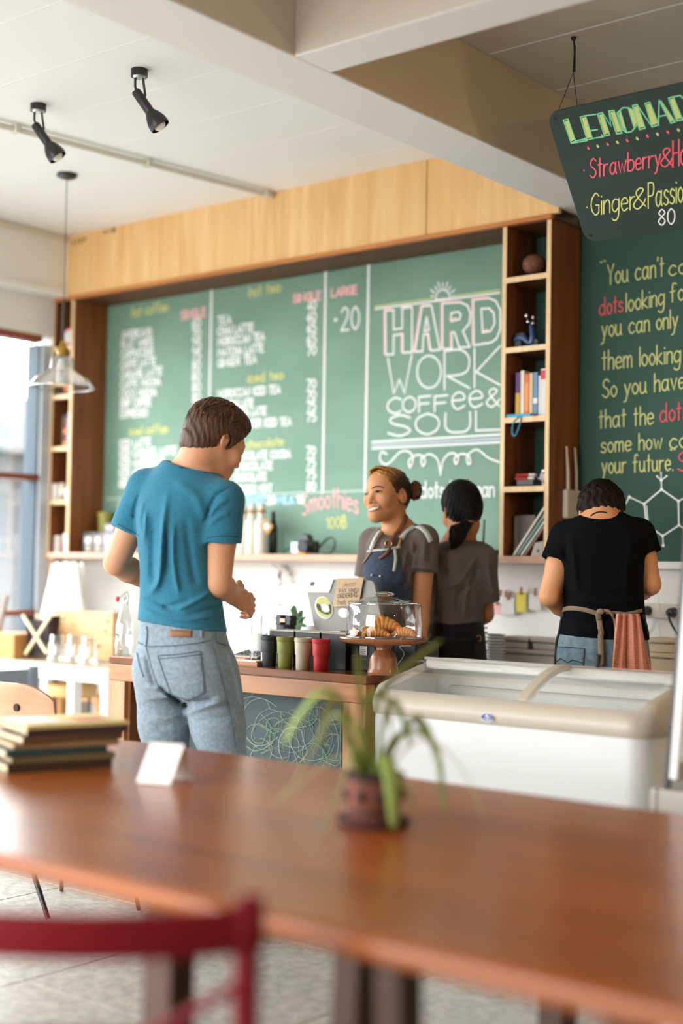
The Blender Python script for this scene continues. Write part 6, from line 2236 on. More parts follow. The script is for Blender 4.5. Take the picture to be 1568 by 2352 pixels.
yl = YF + .05
p = P(163, 763, y=YF + .035)
pl_ = thing('plate', 'red-rimmed white plate standing in the left bookcase', 'plate', (p.x, p.y, zl[0]))
cpl = Vector((-5.884, YF + .035, 0))
cpl.z = zl[0] + .054
nn = Vector((.25, -1, .12)).normalized()
def disc(mb, c, n, r0, r1, h):
    a = n.orthogonal().normalized()
    b = n.cross(a)
    ring0 = [c + (a * math.cos(q) + b * math.sin(q)) * r0 for q in [2 * PI * k / 32 for k in range(32)]]
    ring1 = [c + n * h + (a * math.cos(q) + b * math.sin(q)) * r1 for q in [2 * PI * k / 32 for k in range(32)]]
    if r0 < 1e-4:
        return mb.add(ring1, [tuple(range(32))])
    return mb.add(ring0 + ring1, [(k, (k + 1) % 32, 32 + (k + 1) % 32, 32 + k) for k in range(32)] + [tuple(range(32, 64))])
disc(MB(), cpl, nn, .038, .050, .008).build('rim', mat('red_enamel', '#c8372c', .3), pl_, smooth=30)
disc(MB(), cpl + nn * .0085, nn, .034, .038, .001).build('face', mat('pale_enamel', (.75, .74, .73), .3), pl_)


def book(px, z, w, h, d, col, label, y=None, lean=0, group='books in the bookcases', band=None, x=None):
    y = y or (YF + .03)
    x = P(px, 1000, y=y).x if x is None else x
    t = thing('book', label, 'book', (x, y, z), group)
    c = mat('book_%s' % col.strip('#'), col, .5)
    R_ = Matrix.Rotation(lean, 3, 'Y')
    def bx(x0, x1, y0, y1, z0, z1, name, m):
        mb = MB().box(x0, x1, y0, y1, z0, z1)
        mb.v = [tuple(R_ @ Vector(v) + Vector((x, y, z))) for v in mb.v]
        return mb.build(name, m, t)
    bx(0, .0015, 0, d, 0, h, 'cover', c)
    bx(w - .0015, w, 0, d, 0, h, 'cover', c)
    bx(0, w, -.001, .0012, 0, h, 'spine', c)
    bx(.0016, w - .0016, .0015, d - .002, .002, h - .002, 'pages', mat('page_white', '#d9cfbb', .8))
    if band:
        for f0, f1, bc in band:
            bx(-.0003, w + .0003, -.0018, -.0008, h * f0, h * f1, 'spine_band', mat('band_%s' % bc.strip('#'), bc, .5))
    return t


xb = P(140, 1000, y=YF + .02).x
for k, (dx, w, h, col, lb, le, bd_) in enumerate([(.010, .012, .165, '#5a4434', 'thin brown book in the left bookcase', 0, None), (.024, .020, .175, '#2e2a29', 'black book with orange dots on its spine', 0, [(.42, .54, '#f08a2c'), (.02, .16, '#f08a2c')]),
                                          (.046, .008, .155, '#d9572f', 'orange-red slim book standing in the left bookcase', 0, None), (.056, .010, .185, '#8fa0c9', 'pale blue book standing in the left bookcase', 0, None), (.072, .010, .16, '#d7673a', 'orange book at the right end of the left bookcase', 0, None)]):
    book(0, zl[2] + .0006, w, h, .13, col, lb, YF + .02, le, band=bd_, x=xb + dx)
def carton(name, label, x0, x1, y0, y1, z, h, col, grp=None, panels=None, bev=.002):
    t = thing(name, label, 'box', ((x0 + x1) / 2, (y0 + y1) / 2, z), grp)
    MB().box(x0, x1, y0, y1, z, z + h).build('carton', mat('carton_' + col.strip('#'), col, .6), t, bevel=bev)
    for (fx0, fx1, fz0, fz1, c) in panels or []:
        MB().box(x0 + (x1 - x0) * fx0, x0 + (x1 - x0) * fx1, y0 - .0012, y0 + .001, z + h * fz0, z + h * fz1).build('print', mat('print_' + c.strip('#'), c, .6), t)
    return t


def tin(name, label, cat, c, prof, m, n=20, grp=None, part='body'):
    t = thing(name, label, cat, c, grp)
    MB().lathe(prof, c, n).build(part, m, t, smooth=45)
    return t


carton('tissue_box', 'white box at the left of the fourth bookcase cell by the window', -5.9715, -5.938, YF + .008, YF + .08, zl[3] + .0006, .092, '#d8d8d6')
carton('tea_carton', 'beige printed carton in the left bookcase', -5.934, -5.888, YF + .02, YF + .08, zl[3] + .0006, .095, '#b7a99a', panels=[(.1, .9, .1, .7, '#d8cdbf'), (.5, .9, .05, .3, '#b0574a')])
tin('mug', 'white mug at the right of the fourth cell of the left bookcase', 'mug', (-5.858, YF + .03, zl[3] + .0006), [(0, 0), (.018, 0), (.021, .065), (.019, .066), (.017, .004), (0, .004)], M_WPLAST)
t = tin('spice_tin', 'patterned round tin in the bottom cell of the left bookcase', 'tin', (-5.94, YF + .04, ZS + .0006), [(0, 0), (.026, 0), (.026, .085), (.023, .09), (0, .09)], mat('tin_white', '#cfc9c0', .5))
for k in range(10):
    for j in range(3):
        q = 2 * PI * (k + j * .5) / 10
        MB().ball((-5.94 + .026 * math.cos(q), YF + .04 + .026 * math.sin(q), ZS + .02 + j * .024), .005, n=8, m=5).build('tin_dot', mat(['dot_teal', 'dot_red', 'dot_green'][j], ['#4f8c86', '#b0483f', '#5a7a4e'][j], .5), t)
bt = tin('sauce_bottle', 'small red bottle behind the patterned tin', 'bottle', (-5.892, YF + .052, ZS + .0006), [(0, 0), (.014, 0), (.016, .06), (.008, .085), (.006, .11), (0, .112)], mat('red_plastic', '#c2323a', .35))
tin('cup', 'white tapered cup in the bottom cell of the left bookcase', 'cup', (-5.858, YF + .03, ZS + .0006), [(0, 0), (.016, 0), (.024, .10), (.022, .10), (.015, .004), (0, .004)], M_WPLAST)

# ------------------------------------------------------------------ things on the long ledge
for k, (px0, px1, c) in enumerate([(190, 213, '#3c4a4f'), (214, 234, '#59626b'), (235, 262, '#8a9099')]):
    a, b = P(px0, 1262, y=YF + .06).x, P(px1, 1262, y=YF + .06).x
    carton('tea_box', ['dark teal patterned tea box on the ledge, leftmost of three', 'slate patterned tea box on the ledge, middle of three', 'pale grey patterned tea box on the ledge, rightmost of three'][k], a, b - .002, YF + .06, YF + .14, ZS, .108, c, 'tea boxes on the ledge', [(.2, .8, .45, .8, '#c9cbc6'), (.3, .7, .08, .38, '#b9b1a3'), (.92, 1, 0, 1, '#c59a76')])
a, b = P(242, 1214, y=YF + .08).x, P(264, 1214, y=YF + .08).x
carton('small_box', 'small grey box on top of the tea boxes', a, b, YF + .075, YF + .13, ZS + .109, .045, '#7d7a82', panels=[(.1, .9, .3, .8, '#b7aeb4')])
pc_ = P(241, 1214, y=YF + .188)
tin('olive_cup', 'tall olive yellow cup behind the tea boxes', 'cup', (pc_.x, YF + .188, ZS), [(0, 0), (.03, 0), (.032, .12), (.042, .21), (.042, .222), (.038, .222), (.036, .12), (0, .1)], mat('olive_glaze', '#8f8a3c', .4))
pc_ = P(302, 1214, y=YF + .12)
tin('white_canister', 'white lidded canister on the ledge beside the man', 'canister', (pc_.x, YF + .12, ZS), [(0, 0), (.05, 0), (.05, .20), (.046, .205), (.046, .215), (.05, .22), (.05, .235), (.02, .24), (0, .24)], M_WPLAST, 28)
for k, (px, lb) in enumerate([(556, 'white glazed bottle on the ledge nearest the man'), (577, 'white glazed bottle on the ledge, middle of three'), (599, 'white glazed bottle on the ledge with a kraft tag')]):
    c = P(px, 1262, y=YF + .10)
    t = thing('white_bottle', lb, 'bottle', (c.x, YF + .10, ZS), 'white bottles on the ledge')
    MB().lathe([(0, 0), (.028, 0), (.030, .006), (.030, .148), (.026, .165), (.017, .175), (.017, .22), (.02, .222), (.02, .238), (.016, .242), (0, .242)], (c.x, YF + .10, ZS), 24).build('bottle', mat('white_glaze', '#d9d5c9', .3), t, smooth=45)
    MB().lathe([(.0175, .196), (.0185, .198), (.0185, .214), (.0175, .216)], (c.x, YF + .10, ZS), 20).build('neck_band', mat('kraft', '#b58a5f', .8), t, smooth=45)
    if k == 2:
        q = P(612, 1209, y=YF + .065)
        MB().obox(q, (.8, 0, -.6), (0, 1, 0), (.6, 0, .8), .032, .001, .026).build('tag', mat('kraft', '#b58a5f', .8), t)
        MB().cyl(q - Vector((0, .0012, 0)), q - Vector((0, .002, 0)), .014, n=16).build('tag_print', M_CHALK, t)
        MB().tube([q + Vector((-.01, 0, .03)), (c.x + .018, YF + .09, ZS + .2)], .0012, 5).build('tag_string', mat('kraft', '#b58a5f', .8), t)
q0 = P(626, 1262, y=YF + .175)
db = thing('dark_bottle', 'dark slim bottle at the right of the white bottles', 'bottle', (q0.x, YF + .175, ZS))
MB().lathe([(0, 0), (.02, 0), (.022, .005), (.022, .13), (.012, .17), (.011, .21), (0, .212)], (q0.x, YF + .175, ZS), 18).build('bottle', mat('dark_glass', '#20251f', .2), db, smooth=45)
# camera
c = P(705, 1265, y=YF + .09)
cm = thing('photo_camera', 'black and silver photo camera with neck strap on the ledge', 'camera', (c.x, YF + .09, ZS))
MB().prism(rrect(.13, .06, .012, 4), (c.x - .005, YF + .06, ZS + .036), (1, 0, 0), (0, 0, 1), (0, 1, 0), .05).build('body', M_BLACK, cm, bevel=.003)
MB().box(c.x - .07, c.x - .012, YF + .055, YF + .062, ZS + .006, ZS + .058).build('silver_plate', mat('camera_silver', '#b5b8c2', .35, metal=.4), cm, bevel=.002)
MB().prism([(-.035, 0), (.03, 0), (.018, .032), (-.02, .034)], (c.x - .0, YF + .065, ZS + .064), (1, 0, 0), (0, 0, 1), (0, 1, 0), .04).build('prism_hump', mat('camera_grey', '#3a3740', .4), cm, bevel=.004)
MB().cyl((c.x + .03, YF + .075, ZS + .036), (c.x + .045, YF + .0, ZS + .036), .03, .028, 24).build('lens', M_BLACK, cm, bevel=.002, smooth=40)
MB().box(c.x + .0, c.x + .055, YF + .02, YF + .045, ZS + .001, ZS + .018).build('film_box', mat('film_yellow', '#d69a1e', .5), cm, bevel=.001)
MB().tube(crom([(c.x + .06, YF + .07, ZS + .05), (c.x + .09, YF + .05, ZS + .02), (c.x + .13, YF + .06, ZS + .06), (c.x + .165, YF + .07, ZS + .08), (c.x + .185, YF + .07, ZS + .05), (c.x + .165, YF + .065, ZS + .012), (c.x + .11, YF + .05, ZS + .008)], 6), .008, 6, flat=.3).build('strap', M_BLACK, cm, smooth=60)
MB().tube(crom([(c.x - .07, YF + .07, ZS + .03), (c.x - .1, YF + .06, ZS + .025), (c.x - .115, YF + .06, ZS + .01)], 5), .008, 6, flat=.3).build('strap', M_BLACK, cm, smooth=60)
# pale cup, aerial box near the second barista
c = P(935, 1272, y=YF + .1)
tin('paper_cup', 'pale paper cup on the ledge between the two baristas', 'cup', (c.x, YF + .1, ZS), [(0, 0), (.03, 0), (.036, .08), (.034, .08), (.028, .004), (0, .004)], M_WPLAST)
c = P(852, 1272, y=YF + .1)
carton('kraft_box', 'small kraft box on the ledge behind the bun-haired barista', c.x - .02, c.x + .025, YF + .08, YF + .12, ZS, .09, '#c9a77f')
c = P(1122, 1275, y=YF + .1)
mo_ = thing('modem', 'flat black modem with a rod aerial on the ledge', 'modem', (c.x, YF + .1, ZS))
MB().box(c.x - .05, c.x + .045, YF + .05, YF + .14, ZS, ZS + .028).build('case', M_BLACK, mo_, bevel=.004)
MB().cyl((c.x - .03, YF + .1, ZS + .028), (c.x - .024, YF + .1, ZS + .155), .006, .004, 10).build('aerial', M_BLACK, mo_, smooth=40)
for k in range(3):
    MB().box(c.x + .005 + k * .012, c.x + .011 + k * .012, YF + .048, YF + .051, ZS + .010, ZS + .018).build('port', mat('port_grey', '#8b8e92', .5), mo_)

# ------------------------------------------------------------------ things in the right bookcase
c = P(1227, 628, y=YF + .065)
c.x = min(max(c.x, -3.02), -2.936)
gb = thing('rattan_globe', 'round woven rattan ball on small feet in the top cell', 'ball', (c.x, YF + .065, zr[0]))
gz = zr[0] + .055
M_RAT = mat('rattan', '#8a5a44', .7, col2='#6e4434', scale=60, bump=.4)
MB().ball((c.x, YF + .065, gz), .05, .05, .042, 28, 18).build('ball', M_RAT, gb, smooth=60)
for k in range(7):
    zz0 = -.032 + k * .0107
    rr_ = .0505 * math.sqrt(max(0, 1 - (zz0 / .0425) ** 2)) + .0008
    MB().tube([(c.x + rr_ * math.cos(q), YF + .065 + rr_ * math.sin(q), gz + zz0 + .0012 * math.sin(q * 14)) for q in [2 * PI * i / 42 for i in range(42)]], .0016, 5, closed=True).build('weave_ring', mat('rattan_dark', '#54301f', .7), gb, smooth=60)
for k in range(3):
    q = k * 2 * PI / 3 + .4
    MB().cyl((c.x + .02 * math.cos(q), YF + .065 + .02 * math.sin(q), zr[0] + .0016), (c.x + .016 * math.cos(q), YF + .065 + .016 * math.sin(q), gz - .035), .004, n=8).build('foot', M_BLACKM, gb)
# toy scooter
c = P(1212, 785, y=YF + .045)
sk = thing('toy_scooter', 'small blue toy scooter in the second cell of the right bookcase', 'toy', (c.x, YF + .045, zr[1]))
SB = mat('scooter_blue', '#2f4a78', .3, coat=.3)
o_ = Vector((c.x, YF + .045, zr[1]))
for dx in (-.045, .035):
    MB().lathe([(.006, -.005), (.016, -.006), (.018, 0), (.016, .006), (.006, .005)], (0, 0, 0), 18).v
    mb = MB().lathe([(.005, -.005), (.016, -.006), (.018, 0), (.016, .006), (.005, .005)], (0, 0, 0), 18)
    mb.v = [(o_.x + dx + v[0], o_.y + v[2], o_.z + .018 + v[1]) for v in mb.v]
    mb.build('wheel', M_BLACK, sk, smooth=40)
MB().tube([o_ + Vector((-.062, 0, .035)), o_ + Vector((-.045, 0, .046)), o_ + Vector((-.02, 0, .044)), o_ + Vector((.0, 0, .022)), o_ + Vector((.022, 0, .018))], [.010, .016, .016, .010, .008], 12, flat=.9).build('rear_body', SB, sk, smooth=60)
MB().tube([o_ + Vector((.018, 0, .016)), o_ + Vector((.026, 0, .045)), o_ + Vector((.018, 0, .085)), o_ + Vector((.014, 0, .098))], [.016, .02, .013, .008], 12, flat=.7).build('leg_shield', SB, sk, smooth=60)
MB().tube([o_ + Vector((-.055, 0, .056)), o_ + Vector((-.03, 0, .060)), o_ + Vector((-.012, 0, .056))], [.008, .011, .008], 10, flat=.8).build('seat', mat('seat_brown', '#4a2f22', .6), sk, smooth=60)
MB().tube([o_ + Vector((.012, -.025, .103)), o_ + Vector((.014, 0, .106)), o_ + Vector((.012, .025, .103))], .003, 8).build('handlebar', M_STEEL, sk, smooth=60)
MB().ball(o_ + Vector((.024, 0, .10)), .008, n=12, m=8).build('headlamp', M_STEEL, sk, smooth=60)
for s in (-1, 1):
    MB().tube([o_ + Vector((.012, s * .02, .104)), o_ + Vector((.006, s * .026, .126))], .0015, 6).ball(o_ + Vector((.006, s * .026, .13)), .007, .003, .007, 10, 6).build('mirror', M_STEEL, sk, smooth=60)
# books in the third cell
zb3 = zr[2]
yb3 = YF + .03
for k, (px, wpx, tpy, col, lb, bd_) in enumerate([(1184, 10, 857, '#59306b', 'purple and yellow paperback at the left of the right bookcase books', [(0, .55, '#c99a2e')]), (1195, 8, 852, '#d8d2c4', 'cream paperback with a white spine in the right bookcase', None), (1204, 10, 860, '#d8692c', 'orange paperback in the right bookcase', [(.15, .8, '#e58a4a')]), (1215, 8, 858, '#c9b48c', 'tan paperback in the right bookcase', None), (1224, 10, 856, '#5f86ad', 'blue paperback in the right bookcase', [(.3, .42, '#d9d9d5')]), (1236, 5, 864, '#d5d0cb', 'slim grey-white booklet in the right bookcase', None), (1241, 12, 848, '#d6d3cf', 'white book with a red label in the right bookcase', [(.78, .97, '#c23a4a')]), (1254, 8, 833, '#e4e1db', 'tall white book at the right end of the right bookcase', None)]):
    a, b = P(px, 940, y=yb3), P(px + wpx, 940, y=yb3)
    top = P(px, tpy, y=yb3).z
    book(px, zb3 + .0006, min(abs(b.x - a.x) - .001, -2.8825 - a.x), top - zb3, .14, col, lb, yb3, band=bd_, x=a.x)
c = P(1163, 955, y=YF + .012)
nb_ = thing('cyan_notebook', 'cyan notebook lying flat at the shelf edge with a loop strap', 'notebook', (c.x, YF + .02, zb3))
c.x = max(c.x, -3.072)
x1_ = P(1228, 955, y=YF + .012).x
MB().box(c.x, x1_ - .015, YF + .003, YF + .027, zb3 + .0006, zb3 + .014).build('cover', mat('cyan_cover', '#2b9ac4', .4), nb_, bevel=.003)
MB().box(x1_ - .014, x1_, YF + .006, YF + .026, zb3 + .001, zb3 + .010).build('pen', mat('pen_dark', '#7a3a34', .4), nb_, bevel=.002)
lp = [P(a, b, y=YF - .006) for a, b in [(1192, 957), (1180, 968), (1176, 985), (1177, 998), (1183, 1000), (1190, 985), (1196, 964), (1195, 956)]]
MB().tube(crom(lp, 5), .0028, 6).build('loop_strap', mat('cyan_cover', '#2b9ac4', .4), nb_, smooth=60)
# craft clutter in the fourth cell
zb4 = zr[3]
cl = random.Random(8)
names = [('marker', 'red'), ('marker', 'orange'), ('marker', 'black'), ('marker', 'maroon'), ('marker', 'grey'), ('marker', 'yellow')]
cols = {'red': '#a83228', 'orange': '#d0622a', 'black': '#1e1c1e', 'maroon': '#5a1f24', 'grey': '#6a6a72', 'yellow': '#d9a03a'}
xa, xb_ = P(1180, 1110, y=YF + .03).x, -2.95
bx_ = thing('pencil_tray', 'shallow black tray of markers in the fourth cell of the right bookcase', 'tray', ((xa + xb_) / 2, YF + .07, zb4))
MB().box(xa + .02, xb_, YF + .02, YF + .14, zb4 + .0006, zb4 + .006).box(xa + .02, xb_, YF + .02, YF + .024, zb4 + .0006, zb4 + .028).box(xa + .02, xb_, YF + .136, YF + .14, zb4 + .0006, zb4 + .028).build('tray', M_BLACK, bx_)
mk = 0
where = ['at the bottom left', 'lying across the tray front', 'under the orange one', 'at the back', 'sticking out on the left', 'on top at the right']
for k, (nm, cc) in enumerate(names * 2):
    a = Vector((xa + cl.uniform(.0, .025), YF + .032 + .0175 * (k % 6), zb4 + .035 + .0135 * (k // 6)))
    b = a + Vector((cl.uniform(.075, .09), .0, cl.uniform(-.0005, .0005)))
    t = thing('marker', '%s marker pen in the pencil tray, %s' % (cc, 'upper layer' if k > 5 else 'lower layer'), 'marker', a, 'marker pens in the tray')
    MB().cyl(a, a + (b - a) * .7, .0055, n=8).build('barrel', mat('marker_' + cc, cols[cc], .4), t, smooth=40)
    MB().cyl(a + (b - a) * .7, b, .0062, .0055, 8).build('cap', mat('cap_' + cc, ['#c9c4bc', '#2a2828'][k % 2], .4), t, smooth=40)
c = P(1256, 1095, y=YF + .1)
mg = thing('white_mug', 'white mug peeking out at the right of the marker tray', 'mug', (c.x + .012, YF + .1, zb4))
cx_ = -2.8815 - .032
MB().lathe([(0, .0006), (.028, .0006), (.03, .07), (.027, .07), (.025, .005), (0, .005)], (cx_, YF + .085, zb4), 20).build('cup', M_WPLAST, mg, smooth=40)
MB().tube(crom([(cx_ - .005, YF + .057, zb4 + .058), (cx_ - .006, YF + .037, zb4 + .05), (cx_ - .006, YF + .037, zb4 + .03), (cx_ - .005, YF + .059, zb4 + .015)], 5), .004, 8).build('handle', M_WPLAST, mg, smooth=60)
# bottom cell: grey box, leaning folders, grey block
xs0 = P(1180, 1275, y=YF + .062).x
carton('grey_file_box', 'grey file box at the back of the bottom cell', max(xs0, -3.072), max(xs0, -3.072) + .10, YF + .062, YF + .14, ZS, .17, '#6d645e', panels=[(0, .18, .1, .95, '#9a8f86')])
for k, (px0, px1, py1, col, lb) in enumerate([(1180, 1252, 1165, '#d8d6cc', 'white folder leaning in the bottom cell'), (1189, 1254, 1182, '#4f8f96', 'teal folder leaning in the bottom cell'), (1197, 1254, 1194, '#cfd2cc', 'pale folder leaning behind the brown one'), (1206, 1252, 1210, '#6d4436', 'brown folder leaning in the bottom cell')]):
    a = P(px0, 1277, y=YF + .012 + .003 * k)
    b = P(px1, py1, y=YF + .012 + .003 * k)
    a.z = ZS + .001
    d = b - a
    t = thing('folder', lb, 'folder', a, 'folders leaning in the bottom cell')
    up = Vector((-d.z, 0, d.x)).normalized()
    MB().obox((a + b) / 2 + Vector((0, .02, 0)) + up * .003, d, (0, 1, 0), up, d.length / 2, .02, .003).build('cover', mat('folder_' + col.strip('#'), col, .6), t)
    MB().obox((a + b) / 2 + Vector((0, .02, 0)) + up * .0075, d, (0, 1, 0), up, d.length / 2 - .003, .019, .0012).build('sheets', mat('page_white', '#d9cfbb', .8), t)
xg0, xg1 = P(1224, 1275, y=YF + .03).x, P(1253, 1275, y=YF + .03).x
hp = thing('hole_punch', 'grey wedge-shaped hole punch at the right of the bottom cell', 'hole punch', ((xg0 + xg1) / 2, YF + .02, ZS))
MB().prism([(0, 0), (xg1 - xg0, 0), (xg1 - xg0, .062), (.018, .055)], (xg0, YF + .01, ZS), (1, 0, 0), (0, 0, 1), (0, 1, 0), .035).build('body', mat('punch_grey', '#b0a79c', .5), hp, bevel=.003)
MB().cyl((xg0 + .035, YF + .008, ZS + .022), (xg0 + .035, YF + .011, ZS + .022), .006, n=12).build('dial', mat('punch_dark', '#5a534c', .5), hp)
rw = thing('orange_stick', 'orange stick standing behind the hole punch', 'stick', (xg1 - .012, YF + .09, ZS))
MB().obox((xg1 - .013, YF + .08, ZS + .055), (.3, 0, 1), (0, 1, 0), (1, 0, -.3), .055, .004, .006).build('stick', mat('stick_orange', '#d4542c', .5), rw)
# router on the side panel
ra, rb_ = P(1290, 1130, x=-2.861), P(1328, 1122, x=-2.861)
rt = thing('router', 'white wall router with two aerials on the bookcase side', 'router', (-2.861, (ra.y + rb_.y) / 2, P(1310, 1190, x=-2.861).z))
zr0, zr1 = P(1310, 1192, x=-2.861).z, P(1310, 1126, x=-2.861).z
M_RTR = mat('router_white', '#cdc3b2', .45)
rb_.y = min(rb_.y, YB - .03)
MB().box(-2.861, -2.836, ra.y, rb_.y, zr0, zr1).build('case', M_RTR, rt, bevel=.008, seg=3)
for y_ in (ra.y + (rb_.y - ra.y) * .22, ra.y + (rb_.y - ra.y) * .78):
    MB().tube([(-2.848, y_, zr1 - .005), (-2.848, y_ - .002, zr1 + .07), (-2.85, y_ - .012, P(1293, 1024, x=-2.85).z)], [.0075, .007, .0045], 10).build('aerial', M_RTR, rt, smooth=60)

# ================================================================== things on the counter
def cup_at(px, col, label, ydep):
    c = P(px, 1530, z=ZK)
    y = ydep
    x = P(px, 1500, y=y).x
    t = thing('travel_cup', label, 'cup', (x, y, ZK), 'reusable cups on the counter')
    m = mat('cup_' + col.strip('#'), col, .55, bump=.05, bscale=120)
    o = (x, y, ZK)
    MB().lathe([(0, 0), (0.0223, 0), (0.0249, .003), (0.0261, .048), (0.0262, .052), (0, .052)], o, 28).build('lower_body', m, t, smooth=40)
    MB().lathe([(0.0223, .052), (0.0286, .052), (0.0294, .056), (0.0309, .094), (0.0297, .096), (0, .096)], o, 28).build('upper_body', m, t, smooth=40)
    ld = MB().lathe([(0.0223, .0965), (0.0316, .0965), (0.0323, .099), (0.0323, .108), (0.0297, .111), (0.0275, .1115), (0.0268, .109), (0, .109)], o, 28).build('lid', m, t, smooth=40)
    MB().box(x - .006, x + .006, y - .026, y - .020, ZK + .109, ZK + .1115).build('sip_tab', m, ld)
    return t


YCUP = YK + .075
cup_at(618, '#23252b', 'black reusable coffee cup, leftmost of the four', YCUP)
cup_at(655, '#747a32', 'olive green reusable coffee cup on the counter', YCUP - .005)
cup_at(696, '#bfb29c', 'cream reusable coffee cup between the olive and red ones', YCUP - .008)
cup_at(737, '#b8242a', 'red reusable coffee cup on the counter', YCUP - .012)
# row of black cartons behind the cups
M_BXB = mat('carton_black', '#17181b', .5)
wheres = ['leftmost', 'middle one', 'rightmost']
for k in range(3):
    px0, px1 = 618 + k * 60, 676 + k * 60
    y0 = YK + .15
    a, b = P(px0, 1450, y=y0).x, P(px1, 1450, y=y0).x
    zt_ = P(700, 1453, y=y0).z
    t = thing('coffee_box', 'flat-topped black coffee box behind the cups, %s of the row' % wheres[k], 'box', ((a + b) / 2, y0, ZK), 'black coffee boxes behind the cups')
    MB().box(a, b - .003, y0, y0 + .10, ZK, zt_).build('carton', M_BXB, t, bevel=.002)
    MB().box(a + .001, b - .004, y0 - .001, y0 + .099, zt_ + .0005, zt_ + .004).build('top_card', mat('card_edge', '#b9b2a8', .7), t)
for k, (px0, px1, py0, lb) in enumerate([(804, 823, 1483, 'black packet with small gold lettering right of the red cup'), (824, 862, 1483, 'black packet with a price sticker under the cake stand')]):
    y0 = YK + .17
    a, b = P(px0, 1500, y=y0).x, P(px1, 1500, y=y0).x
    t = thing('coffee_packet', lb, 'packet', ((a + b) / 2, y0, ZK), 'black packets under the cake stand')
    MB().box(a, b - .002, y0, y0 + .06, ZK, P(px0, py0, y=y0).z).build('packet', M_BXB, t, bevel=.006)
    BX = Board(t, lambda px, py, y0=y0: P(px, py, y=y0 - .001), (0, -1, 0))
    for j in range(2):
        BX.text('coffee', px0 + 3, 1508 + j * 8, px0 + 18, 1508 + j * 8, 5, mat('gold_print', '#8c8468', .5), .0008)
    if k:
        c = P(834, 1494, y=y0 - .004)
        MB().box(c.x - .016, c.x + .016, y0 - .004, y0 - .001, c.z - .016, c.z + .015).build('price_sticker', mat('sticker_paper', '#c9c6bc', .7), t)
        for j in range(4):
            MB().box(c.x - .012, c.x + .011 - .004 * (j % 2), y0 - .005, y0 - .0035, c.z + .008 - j * .006, c.z + .0095 - j * .006).build('print_line', M_BLACK, t)

# cake stand with croissants under a glass dome
ys_ = YK + .10
sc0 = P(880, 1545, y=ys_)
XS = sc0.x
cs_ = thing('cake_stand', 'turned wooden cake stand on the counter', 'cake stand', (XS, ys_, ZK))
zp = P(880, 1470, y=ys_).z
M_STD = wood('stand_wood', '#7d4a2b', '#9c6440', '#8c5636', scale=6, axis='X', rough=.35, coat=.15)
H0 = zp - ZK
MB().lathe([(0, 0), (.052, 0), (.055, .008), (.051, .018), (.050, .022), (.047, H0 * .45), (.038, H0 * .6), (.026, H0 * .72), (.026, H0 * .78), (.034, H0 * .86), (.05, H0 * .9), (0, H0 * .9)], (XS, ys_, ZK), 32).build('pedestal', M_STD, cs_, smooth=40)
RP = abs(P(985, 1470, y=ys_).x - P(775, 1470, y=ys_).x) / 2 / 1.0
RP = .152
MB().lathe([(0, H0 - .012), (.04, H0 - .014), (.12, H0 - .012), (.146, H0 - .004), (.152, H0 + .006), (.150, H0 + .010), (.140, H0 + .006), (0, H0 + .004)], (XS, ys_, ZK), 44).build('plate', M_STD, cs_, smooth=50)
zpl = zp + .0078
dm = thing('glass_dome', 'clear glass dome covering the croissants', 'cloche', (XS, ys_, zpl))
RD = .130
ztop = P(880, 1385, y=ys_).z
zk0 = P(880, 1358, y=ys_).z
MB().lathe([(RD, zpl + .001), (RD + .001, zpl + .004), (RD - .003, ztop - .012), (RD - .008, ztop - .002), (RD - .02, ztop + .004), (.07, ztop + .016), (.03, ztop + .022), (.014, ztop + .022)], (XS, ys_, 0), 48).build('dome', thin_glass('dome_glass', (.98, .99, .99), .17, edge=.3), dm, smooth=50)
MB().lathe([(.012, ztop + .021), (.03, ztop + .024), (.036, ztop + .032), (.026, zk0 - .002), (.012, zk0), (0, zk0)], (XS, ys_, 0), 28).build('knob', thin_glass('dome_knob', (.93, .95, .95), .45, edge=.4), dm, smooth=50)
MB().tube([(XS + RD * math.cos(q), ys_ + RD * math.sin(q), zpl + .004) for q in [2 * PI * k / 48 for k in range(48)]], .0028, 6, closed=True).build('rim', thin_glass('dome_rim', (.9, .93, .93), .5), dm, smooth=60)
MB().tube([(XS + (RD - .007) * math.cos(q), ys_ + (RD - .007) * math.sin(q), ztop - .002) for q in [2 * PI * k / 48 for k in range(48)]], .0022, 6, closed=True).build('shoulder_ring', thin_glass('dome_rim', (.9, .93, .93), .5), dm, smooth=60)
M_CRO = mat('croissant_crust', '#c9772a', .45, col2='#e8ab5e', scale=16, bump=.4, bscale=60, coat=.15)
wdir = Vector((math.cos(YAW), math.sin(YAW), 0))
wdep = Vector((-math.sin(YAW), math.cos(YAW), 0))


def croissant(c, length, r, rot, label):
    t = thing('croissant', label, 'croissant', c, 'croissants under the dome')
    ax = wdir * math.cos(rot) + wdep * math.sin(rot)
    ay = wdep * math.cos(rot) - wdir * math.sin(rot)
    segs = 9
    ar = length * .62
    for k in range(segs):
        f0, f1 = (k / segs - .5) * 2, ((k + 1) / segs - .5) * 2
        fm = (f0 + f1) / 2
        rr_ = r * (1 - .72 * abs(fm) ** 1.6)
        pts, rs_ = [], []
        for i in range(6):
            f = f0 - .05 + (f1 - f0 + .1) * i / 5
            a = f * 1.05
            p = Vector(c) + ax * (math.sin(a) * ar) + ay * ((math.cos(a) - .75) * ar * .8) + Vector((0, 0, r * (1 - .5 * abs(f) ** 1.5)))
            bul = math.sin(PI * i / 5) * .22 + .80
            pts.append(p)
            rs_.append(rr_ * bul)
        MB().tube(pts, rs_, 12, flat=.92).build('pastry_fold', M_CRO, t, smooth=70)


